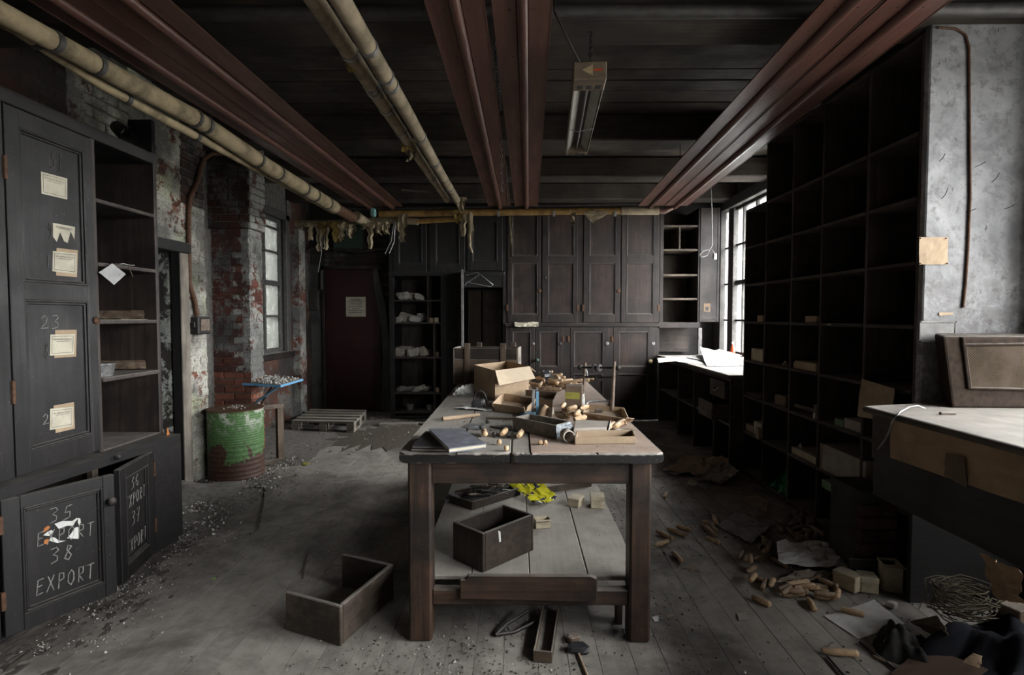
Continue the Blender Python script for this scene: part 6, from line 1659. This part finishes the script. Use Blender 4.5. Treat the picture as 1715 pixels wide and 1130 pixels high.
m = MB().sheet([P(757,662,Z=TZ+.002), P(792,664,Z=TZ+.002), P(792,654,Z=TZ+.02), P(766,652,Z=TZ+.02)], 8, 6, .015, 3, 5); single('newspaper', m, 'paper_grey', 'flat newspaper under the crumpled one by the big crate', 'newspaper')
m = MB().sheet([P(761,683,Z=TZ+.012), P(824,689,Z=TZ+.003), P(828,678,Z=TZ+.004), P(789,679,Z=TZ+.002)], 12, 8, .014, 4, 6, lift=.0); single('newspaper', m, 'paper_white', 'curled pale newspaper in front of the cardboard box', 'newspaper')
m = MB(); pts = []
for i in range(9): t = math.pi*i/8; pts.append(P(804,676,Z=TZ)+Vector((-.048*math.cos(t), 0, .088*math.sin(t)+.004)))
single('iron_hoop', m.tube(pts, .006, 6), 'black_iron', 'dark arched iron loop standing by the cardboard box', 'hoop')
m = MB().lump(P(801,676,Z=TZ+.03), (.09, .06, .06), 0, .3, 4); single('leather_piece', m, 'leather_dark', 'dark leather lump inside the iron loop', 'leather')
def tray(name, label, px4, h, mat, z=TZ, t=.005, cat='box', lean=0.0, bottom=True):
    c = [P(a, b, Z=z+.001) for a, b in px4]   # near-left, near-right, far-right, far-left
    o = thing(name, label, cat, sum(c, Vector())/4)
    m = MB(); m.prism([(p.x, p.y) for p in c], z+.001, z+.005); m.build('bottom', mat, o)
    for i in range(4):
        a, b = c[i], c[(i+1) % 4]; n = (b-a).cross(Vector((0, 0, 1))).normalized()
        m = MB(); m.add([a, b, b+n*lean+Vector((0, 0, h)), a+n*lean+Vector((0, 0, h))], [(0, 1, 2, 3)]); w = m.build('side', mat, o)
        s_ = w.modifiers.new('solidify', 'SOLIDIFY'); s_.thickness = t; s_.offset = -1
    return o
tray('card_tray', 'open cardboard tray lying beside the cardboard box', ((828,688),(880,695),(897,677),(843,671)), .05, 'card', lean=.015)
tray('shallow_box', 'dark brown cardboard lid behind the open tray', ((872,676),(926,683),(934,668),(880,663)), .05, 'card_dark')
m = MB().sheet([P(890,688,Z=TZ+.03), P(924,700,Z=TZ+.05), P(926,683,Z=TZ+.11), P(905,676,Z=TZ+.09)], 5, 5, .008, 3, 3, .003); single('card_piece', m, 'grey_card', 'grey-brown card leaning behind the long wooden box', 'cardboard')
m = MB().sheet([P(916,700,Z=TZ+.02), P(928,692,Z=TZ+.03), P(926,682,Z=TZ+.09), P(915,686,Z=TZ+.09)], 4, 4, .005, 3, 8, .002); single('card_piece', m, 'paper_cream', 'pale cream card behind the handle in the long wooden box', 'cardboard')
# long wooden box with tools in it
Bf = P(930,735,Z=TZ+.004); A = P(860,719.5,Z=TZ+.004); C = P(946,730.5,Z=TZ+.004)
hb = P(930.5,713.5,Y=Bf.y).z - TZ
nb = Bf + (C-Bf)*1.7
lbx, T, la, lc = crate('tool_box', 'long narrow wooden tool box in the middle of the table', 'box', A, Bf, nb, hb, .010, 'pallet_wood', parts=('side_panel', 'end_panel'))
m = MB().sheet([T @ Vector((-.004, 0, .004)), T @ Vector((-.004, lc, .004)), T @ Vector((-.003, lc, hb)), T @ Vector((-.003, 0, hb))], 10, 8, .012, 4, 3, .001); m.build('plastic_wrap', 'clear_wrap', lbx)
for k, (x0, y0, x1, y1, mt, yy) in enumerate(((899.5, 702, 900, 655, 'blue_steel', None), (892, 690, 894, 652, 'steel', None))):
    Y = P(x0, 709, Z=TZ).y + .12*k; a, b = P(x0, y0, Y=Y), P(x1, y1, Y=Y)
    d = (b-a); m = MB().box(-.008, .008, -.002, .002, 0, d.length, .001, Matrix.Translation(a) @ Vector((0, 0, 1)).rotation_difference(d).to_matrix().to_4x4())
    single('steel_rule', m, mt, ('blue-grey upright steel bar standing in the long tool box', 'grey upright steel bar behind the blue one')[k], 'bar')
Y = P(899, 709, Z=TZ).y
single('steel_strap', MB().tube([P(900,652,Y=Y), P(896,648,Y=Y+.06), P(894,650,Y=Y+.12)], .010, 4, flat=.3), 'steel', 'bent steel strap joining the tops of the two bars', 'strap')
m = MB(); Y = P(908, 712, Z=TZ).y
m.tube([P(903,710,Y=Y), P(906,698,Y=Y), P(911,686,Y=Y), P(915,679,Y=Y)], [.016, .018, .020, .014], 10)
single('wooden_grip', m, 'pale_wood', 'long wooden handle leaning out of the long tool box', 'handle')
m = MB().lathe([(.07, 0), (.066, .010), (.03, .012), (0, .01)], 16, Matrix.Translation(P(886,696,Z=TZ+.002)) @ Matrix.Rotation(.15, 4, 'X')); single('metal_dish', m, 'blue_steel', 'small blue metal dish behind the tool box', 'dish')
# heaps of handles on the table
rr = random.Random(77)
for i in range(36):
    px, py = rr.uniform(862, 948), rr.uniform(636, 652)
    p = P(px, py, Z=TZ+.004); handle(p, rr.uniform(-1.9, -.2), 'pale wooden handle in the heap behind the cardboard flap', 'pale handles heaped at the back of the table', rr.uniform(-.25, .25), i, i % 5 == 0, .125, .0165, max(0, .095*(1-abs(px-912)/45))*rr.random())
for i, (a, b, rz) in enumerate(((945,650,.2),(955,646,.05),(966,641,.3),(976,640,.1),(950,640,.6),(984,637,.2),(968,650,1.2))):
    handle(P(a, b, Z=TZ+.004), rz, 'pale wooden handle strewn right of the back heap, %s of the seven' % ('leftmost', 'third from the left', 'fifth from the left', 'sixth from the left', 'second from the left', 'rightmost', 'the one lying crosswise')[i], 'pale handles strewn right of the back heap', 0, i, False, .125)
handle(P(925,655,Z=TZ+.004), -.2, 'flat dark handle lying in front of the pale back heap', None, 0, 1, True, .15)
m = MB().lump(P(907,634,Z=TZ+.055), (.19, .10, .10), .2, .35, 3, sq=.8); m.lump(P(914,626,Z=TZ+.13), (.09, .07, .06), .3, .4, 4)
single('work_boot', m, 'leather_dark', 'black leather shoe lying behind the pale handles', 'shoe')
m = MB().lump(P(931,636,Z=TZ+.035), (.10, .08, .06), .2, .5, 7); single('crumpled_paper', m, 'paper_white', 'small crumpled pale cloth beside the black shoe', 'cloth')
yl = thing('small_carton', 'upright worn carton with a yellow label on the table', 'box', P(962,684,Z=TZ))
T = Matrix.Translation(P(962,683,Z=TZ+.004)) @ Matrix.Rotation(-.25, 4, 'Z')
MB().box(-.055, .055, -.04, .04, 0, .155, .004, T).build('body', 'card_dark', yl)
MB().box(-.056, .040, -.042, -.0395, .065, .11, 0, T).build('yellow_label', 'yellow_label', yl)
m = MB().sheet([T @ Vector(q) for q in ((.04, -.04, .0), (.075, -.02, .0), (.065, .0, .10), (.05, -.03, .09))], 5, 5, .015, 3, 3); m.build('torn_lining', 'paper_white', yl)
rr = random.Random(5)
for i, (x0, y0, x1, y1) in enumerate(((940,693,958,688),(948,700,965,694),(960,702,972,690),(968,697,986,692),(950,690,966,685),(972,688,984,684),(934,700,950,703),(962,707,980,703),(940,686,946,680),(985,699,1002,702),(955,696,970,700))):
    hpx(x0, y0, x1, y1, 'wooden handle jumbled between the tool box and the yellow-labelled carton', 'handles jumbled in the middle of the table', TZ+.01+.02*(i % 3), v=i, dark=i % 3 == 0, fixL=.10)
m = MB(); T = Matrix.Translation(P(953,731,Z=TZ+.034)) @ Matrix.Rotation(math.pi/2, 4, 'X') @ Matrix.Rotation(.2, 4, 'Y')
m.lathe([(.024, -.06), (.030, -.06), (.030, .0), (.024, .0), (.024, -.06)], 16, T); single('paper_tube', m, 'grey_card', 'short open cardboard tube beside the tool box end', 'tube')
tray('card_tray', 'flat ragged card tray behind the closed box at the right table edge', ((979,700),(1050,711),(1042,692),(984,686)), .035, 'card', z=TZ+.004, lean=.012)
m = MB().sheet([P(1046,708,Z=TZ+.02), P(1058,704,Z=TZ+.02), P(1062,700,Z=TZ+.06), P(1048,699,Z=TZ+.07)], 4, 4, .02, 3, 3, .003, rag=.1); single('card_piece', m, 'card', 'ragged torn card flap at the right table edge', 'cardboard')
m = mbox(-.022, .022, -.012, .012, 0, .02, .003, T=Matrix.Translation(P(1003,690,Z=TZ+.012))); single('wood_block', m, 'dark_crate_wood', 'small dark wooden block in the ragged tray', 'block')
c = [P(960,731,Z=TZ+.004), P(1016,728.5,Z=TZ+.004), P(1021,717,Z=TZ+.004), P(963,715,Z=TZ+.004)]
fb2 = thing('flat_carton', 'flat closed grey-brown carton with a torn white end on the table', 'box', sum(c, Vector())/4)
m = MB(); m.prism([(p.x, p.y) for p in c], TZ+.005, TZ+.045); o = m.build('body', 'grey_card', fb2); bv = o.modifiers.new('bevel', 'BEVEL'); bv.width = .004
m = MB().sheet([c[1]+Vector((.002, 0, 0)), c[2]+Vector((.002, 0, 0)), c[2]+Vector((.006, 0, .045)), c[1]+Vector((.014, 0, .045))], 4, 4, .008, 3, 3); m.build('torn_end', 'paper_white', fb2)
c = [P(963,744.5,Z=TZ+.004), P(1065,743.5,Z=TZ+.004), P(1058,729,Z=TZ+.004), P(965,731,Z=TZ+.004)]
ft = tray('long_carton', 'long open pale carton nearest the front edge of the table', ((963,744.5),(1065,743),(1060,731),(966,733)), .036, 'tan_paper', z=TZ+.004, lean=.0)
m = MB().sheet([P(990,737,Z=TZ+.02), P(1050,736,Z=TZ+.02), P(1050,731,Z=TZ+.03), P(990,732,Z=TZ+.035)], 8, 5, .02, 4, 4); single('packing_paper', m, 'brown_paper', 'crumpled yellowish packing paper inside the long pale carton', 'paper')
for i, (x0, y0, x1, y1, lab) in enumerate(((1018,722,1030,714,'stubby pale handle right of the torn carton end'),(1026,724,1040,712,'middle pale handle of the three at the torn carton'),(1034,716,1046,711,'pale handle nearest the right table edge'))):
    hpx(x0, y0, x1, y1, lab, None, TZ+.006, v=1, fixL=.10, r=.020)
m = MB(); T = Matrix.Translation(P(1046,722,Z=TZ+.006))
single('wire_ring', m.tube([T @ Vector((.05*math.cos(t*.52), .035*math.sin(t*.52), .004)) for t in range(13)], .003, 5), 'steel', 'thin steel ring lying at the right table edge', 'ring')
# clamp frame
cf_ = thing('steel_clamp', 'upright steel clamp frame with two rods on the table', 'tool', P(1000,686,Z=TZ))
bl, br = P(976,681,Z=TZ+.004), P(1025,690,Z=TZ+.004)
tl, tr = P(980,607,Y=bl.y), P(1029,605,Y=br.y)
MB().tube([bl, tl], [.012, .010], 8).build('upright', 'rusty_steel', cf_); MB().tube([br, tr], [.014, .010], 8).build('upright', 'rusty_steel', cf_)
ta, tb_ = P(971,615,Y=bl.y), P(1035,616,Y=br.y)
MB().tube([ta, tb_], .007, 8).build('rod', 'black_iron', cf_)
for q in (ta, tb_): MB().lump(q, (.036, .036, .036), 0, .02, 1, nu=12, nv=8, sq=1).build('ball_knob', 'black_iron', cf_)
for s in (.40, .53): 
    q = ta.lerp(tb_, s); dd = (tb_-ta).normalized(); MB().tube([q-dd*.006, q+dd*.006], .024, 12).build('disc', 'steel', cf_)
ma, mb_ = P(979,631,Y=bl.y), P(1026,632,Y=br.y)
MB().tube([ma, mb_], .007, 8).build('rod', 'black_iron', cf_)
q = ma.lerp(mb_, .55); MB().tube([q+Vector((.024*math.cos(t*.628), -.004, .020*math.sin(t*.628))) for t in range(11)], .005, 6).build('ring', 'black_iron', cf_)
MB().tube([bl+Vector((.01, 0, .004)), P(985,673,Z=TZ+.01), P(1000,671,Z=TZ+.012), P(1024,671,Z=TZ+.012), br+Vector((0, .02, .004))], .009, 6).build('base_bar', 'steel', cf_)
MB().tube([tl+Vector((0, 0, -.03)), P(983,622,Y=bl.y-.01), P(984,634,Y=bl.y-.01)], .004, 5).build('wire_tie', 'steel', cf_)
# folders and sticks at the near left
def book(c, z0, t, mat, label, name='folder', pages='paper_cream'):
    o = thing(name, label, 'folder', sum(c, Vector())/4)
    pl = [(p.x, p.y) for p in c]; cx_ = sum(p[0] for p in pl)/4; cy_ = sum(p[1] for p in pl)/4
    m = MB(); m.prism(pl, z0, z0+.004); m.build('back_cover', mat, o)
    m = MB(); m.prism([(a*.975+cx_*.025, b*.975+cy_*.025) for a, b in pl], z0+.004, z0+t-.004); m.build('pages', pages, o)
    m = MB(); m.prism(pl, z0+t-.004, z0+t); m.build('front_cover', mat, o)
    return o
c = [P(684,757,Z=TZ+.0), P(745,757,Z=TZ), P(735,737,Z=TZ), P(700,736,Z=TZ)]
c = [P(688,756,Z=TZ+.0), P(748,757,Z=TZ), P(760,735,Z=TZ), P(706,733,Z=TZ)]
book(c, TZ+.001, .014, 'cloth_dark', 'dark folder at the bottom of the stack at the table corner', pages='grey_card')
c = [P(690,751,Z=TZ+.015), P(752,752,Z=TZ+.015), P(766,728,Z=TZ+.015), P(712,726,Z=TZ+.015)]
book(c, TZ+.016, .012, 'leather_dark', 'black folder in the middle of the stack at the table corner', pages='grey_card')
c = [P(752,750,Z=TZ+.052), P(815,744.5,Z=TZ+.045), P(773,719,Z=TZ+.045), P(718,717,Z=TZ+.052)]
book(c, TZ+.029, .022, 'blue_folder', 'faded blue folder on top of the stack at the table corner')
for i, (a, b, r0, lab) in enumerate((((741,701),(803,694),.013,'long pale round stick lying on the left of the table'),((814,699),(861,700),.010,'thinner dusty stick behind the tool box end'))):
    a, b = P(*a, Z=TZ+r0), P(*b, Z=TZ+r0); single('wooden_rod', MB().tube([a, a.lerp(b, .5), b], [r0, r0, r0*.8], 10), ('stick_wood', 'drawer_wood')[i], lab, 'rod')
for x0, y0, x1, y1, lab, vv in ((808,723,814,736,'pale tapered peg standing among the crumbs by the blue folder',2),(838,735,849,724,'pale barrel-shaped handle in front of the tool box',0),(866,739,875,726,'pale handle with a flat end left of the tool box front',1)):
    hpx(x0, y0, x1, y1, lab, None, TZ+.002, v=vv, fixL=.10, r=.019)
for i, (a, b, lab) in enumerate(((816,706,'tiny dark ball on the table left of the tool box'),(836,740,'small cork on the table near the front'),(848,750,'tiny cork nearest the table front edge'),(905,741,'left one of two little corks before the tool box'),(913,741,'right one of two little corks before the tool box'),(806,716,'dark ferrule beside the tapered peg'),(852,729,'little ferrule between the barrel handle and the flat-ended one'),(828,727,'dark ferrule left of the barrel handle'))):
    m = MB().lathe([(.008, -.011), (.011, -.008), (.011, .008), (.008, .011)], 8, Matrix.Translation(P(a, b, Z=TZ+.015)) @ Matrix.Rotation(1.2+i, 4, 'X')); single('ferrule', m, ('black_iron', 'handle_wood')[i in (1, 2, 3, 4)], lab, 'fitting')
m = MB().sheet([P(772,716,Z=TZ), P(800,721,Z=TZ), P(813,711,Z=TZ), P(782,709,Z=TZ)], 5, 4, .006, 3, 3); single('glass_shard', m, 'clear_wrap', 'bluish glass shard among the crumbs left of the tool box', 'glass')
single('iron_rod', MB().tube([P(822,714,Z=TZ+.006), P(868,722,Z=TZ+.006)], .005, 6), 'black_iron', 'thin dark rod pointing at the tool box', 'rod')
def scatter(name, n, fn, rmin, rmax, mats, label, z=0, seed=0, w=None, clump=True):
    r = random.Random(seed); m = MB()
    for i in range(n):
        p = fn(r)
        if p is None: continue
        x, y = p[0], p[1]
        if clump and mnoise.noise(Vector((x*2.3+seed, y*2.3, seed*.9)))+.6*mnoise.noise(Vector((x*7, y*7+seed, 1))) < r.uniform(-.45, .55): continue
        zz = p[2] if len(p) > 2 else z
        k = r.random()**2.2; m.rock((x, y, zz + .2*rmin), rmin+(rmax-rmin)*k, r, r.choice(w or list(range(len(mats)))))
    return tag(m.build(name, mats), label, 'debris', None, 'stuff')
scatter('crumbs', 520, lambda r: ((lambda p: (p.x, p.y))(P(r.gauss(805, 45), r.gauss(722, 14), Z=TZ))) , .0012, .008, ['dirt', 'plaster_crumb', 'black_iron'], 'crumbs and splinters strewn over the left of the table top', TZ, 3, [0, 0, 2, 2, 1])
scatter('crumbs', 260, lambda r: (r.uniform(.08, .63), r.uniform(2.45, 5.0)), .001, .006, ['dirt', 'plaster_crumb'], 'crumbs strewn over the hardboard half of the table top', TZ+.004, 4, [0, 0, 1])
scatter('crumbs', 420, lambda r: (r.uniform(-.42, .58), r.uniform(2.6, 4.6)), .001, .006, ['dirt', 'plaster_crumb'], 'crumbs strewn over the shelf under the table', SZ, 5, [0, 0, 1])

# ================================================================== floor in front of the table
tr_ = thing('wooden_trough', 'narrow wooden trough lying on the floor under the table front', 'trough', P(915,1075,Z=0))
a0, a1 = P(897,1098,Z=.01), P(921,1110,Z=.01); d = (P(923,1022,Z=.01)-(a0+a1)/2); L = d.length*1.0; d.normalize(); s = Vector((d.y, -d.x, 0)); ctr = (a0+a1)/2
T = Matrix(((s.x, d.x, 0, ctr.x), (s.y, d.y, 0, ctr.y), (0, 0, 1, 0), (0, 0, 0, 1)))
MB().box(-.042, .042, 0, L, .001, .012, .002, T).build('bottom', 'drawer_wood', tr_)
MB().box(-.042, -.034, 0, L, .010, .045, .003, T).build('side', 'crate_wood', tr_); MB().box(.034, .042, 0, L, .010, .05, .003, T).build('side', 'drawer_wood', tr_)
MB().box(-.042, .042, -.008, 0, .001, .052, .003, T).build('end', 'crate_wood', tr_)
m = MB(); m.tube([P(830,1063,Z=.012), P(848,1045,Z=.03), P(885,1022,Z=.05)], .008, 6); m.tube([P(830,1063,Z=.012), P(862,1058,Z=.012), P(898,1040,Z=.02)], .008, 6); m.tube([P(850,1050,Z=.02), P(856,1058,Z=.012)], .006, 6)
single('iron_tongs', m, 'black_iron', 'dark forked iron piece under the table left of the trough', 'tool')
m = MB().lump(P(960,1068,Z=.012), (.07, .05, .03), .3, .4, 3); single('leather_scrap', m, 'card_dark', 'curled brown scrap right of the trough', 'scrap')
m = MB().lump(P(968,1085,Z=.014), (.10, .055, .035), -.2, .4, 5); single('leather_scrap', m, 'leather_dark', 'darker curled scrap with a raised end right of the trough', 'scrap')
single('stick', MB().tube([P(969,1094,Z=.006), P(984,1132,Z=.006)], .006, 6), 'stick_wood', 'thin pale stick pointing at the camera below the curled scraps', 'stick')
single('bent_wire', MB().tube([P(445,815,Z=.005), P(441,850,Z=.005), P(433,888,Z=.005)], .003, 5), 'black_iron', 'long thin dark wire on the boards near the drum', 'wire')
single('bent_wire', MB().tube([P(517,925,Z=.005), P(511,945,Z=.005), P(507,968,Z=.005)], .003, 5), 'black_iron', 'short dark wire on the boards behind the floor drawer', 'wire')
zsheet('leaf', ((355,967),(361,966),(362,970),(356,970)), .0, 'green_label', 'tiny green leaf on the floor in front of the lower cupboard', .003, 60, 3, 3)

# ---- dirt and rubble
def heap(name, x0, x1, y0, y1, h, label, seed, mat='grey_dirt', nx=18, ny=40, side=-1, sink=0.0):
    m = MB(); v = []; f = []
    for j in range(ny+1):
        for i in range(nx+1):
            a, b = i/nx, j/ny
            q = Vector((a*3+seed, b*6, seed*.4)); e_ = min(1, 5*b)*min(1, 5*(1-b))*((1-a) if side < 0 else a)**1.2
            z = h*e_*(.55+.6*mnoise.noise(q))+.02*e_*mnoise.noise(q*5)
            if sink: z = h*e_*(.6+.5*mnoise.noise(q))+.006*mnoise.noise(q*4)+.005*mnoise.noise(q*11)+.004*mnoise.noise(Vector((a*60, b*9, seed)))-sink
            xe = x0+(x1-x0)*a+(.10*mnoise.noise(Vector((b*5, seed, 0))) if i == nx else 0)
            v.append((xe, y0+(y1-y0)*b, max(-.012 if sink else -.002, z)))
    for j in range(ny):
        for i in range(nx):
            k = j*(nx+1)+i; f.append((k, k+1, k+nx+2, k+nx+1))
    m.add(v, f, smooth=True); return tag(m.build(name, mat), label, 'dirt', None, 'stuff')
heap('dirt_drift', -2.90, -2.10, 3.55, 4.85, .10, 'drift of plaster dirt along the foot of the brick wall', 3)
heap('dirt_drift', -2.36, -1.72, 1.7, 3.8, .020, 'dark grimy dirt along the foot of the black cupboard', 8, 'dark_dirt', 60, 150, sink=.0075)
heap('dirt_drift', -3.24, -2.2, 5.3, 8.3, .06, 'drift of dirt along the wall between the pier and the red door', 5)
PC = 'plaster_crumb'
scatter('rubble', 11000, lambda r: (-2.88+abs(r.gauss(0, .36)), r.uniform(3.55, 5.6)), .0015, .015, [PC, 'grey_dirt', 'dirt'], 'plaster rubble along the brick wall around the drum', .01, 11, [0, 0, 1, 1, 2])
scatter('rubble', 900, lambda r: (r.uniform(-3.1, -1.6), r.uniform(5.3, 7.9)), .002, .020, [PC, 'grey_dirt', 'dirt'], 'rubble scattered around the pallet and the wooden frame', .005, 12, [0, 1, 1, 2])
scatter('rubble', 8000, lambda r: (-2.30+abs(r.gauss(0, .22)), r.uniform(2.3, 3.7)), .0008, .006, [PC, 'grey_dirt', 'dirt'], 'grit and flakes swept against the lower cupboard doors', .002, 13, [0, 0, 1, 2, 2])
scatter('rubble', 3500, lambda r: (r.gauss(.0, .55), 2.05+abs(r.gauss(0, .28))), .0008, .008, ['dirt', PC, 'grey_dirt'], 'grit scattered before the front legs of the table', .002, 14, [0, 2, 2, 2, 1])
scatter('rubble', 4500, lambda r: (r.uniform(-2.2, 2.0), r.uniform(2.0, 7.6)), .0006, .006, ['dirt', PC, 'grey_dirt'], 'fine grit scattered over the floorboards', .001, 15, [0, 2, 2, 2, 1])
scatter('rubble', 900, lambda r: (r.uniform(-1.9, -.5), r.uniform(6.2, 7.75)), .002, .016, ['dirt', 'dirt', PC], 'brown dirt clods before the dark open shelves', .002, 16, [0, 0, 0, 1, 2])
scatter('rubble', 2200, lambda r: (r.uniform(.7, 2.1), r.uniform(2.0, 5.6)), .001, .010, ['dirt', 'dirt', PC], 'dirt and chips on the floor right of the table', .001, 17, [0, 0, 0, 1, 2])
m = MB(); rr = random.Random(44)
for i in range(260):
    x_, y_ = rr.uniform(-2.3, 2.0), rr.uniform(1.95, 6.8); t = rr.random()*6.28; L = rr.uniform(.02, .07)
    a = Vector((x_, y_, .004)); b = a+Vector((math.cos(t)*L, math.sin(t)*L, .002)); m.tube([a, a.lerp(b, .5)+Vector((rr.uniform(-.008, .008), rr.uniform(-.008, .008), .003)), b], .0012, 4)
tag(m.build('twigs', ['dirt']), 'thin splinters and twigs strewn over the floorboards', 'debris', None, 'stuff')
# brown dirt patch left on the boards before the open shelves
m = MB(); rr = random.Random(8); n = 64; pl = []
for i in range(n):
    t = 2*math.pi*i/n; k = rr.uniform(.72, 1.1); pl.append((-1.45+.80*math.cos(t)*k+.25*math.sin(t), 6.75+.85*math.sin(t)*(k if i % 2 else k*.8)))
m.prism(pl, .0005, .004); tag(m.build('dirt_patch', 'dirt'), 'ragged brown crust of dirt on the boards before the open shelves', 'dirt', None, 'stuff')
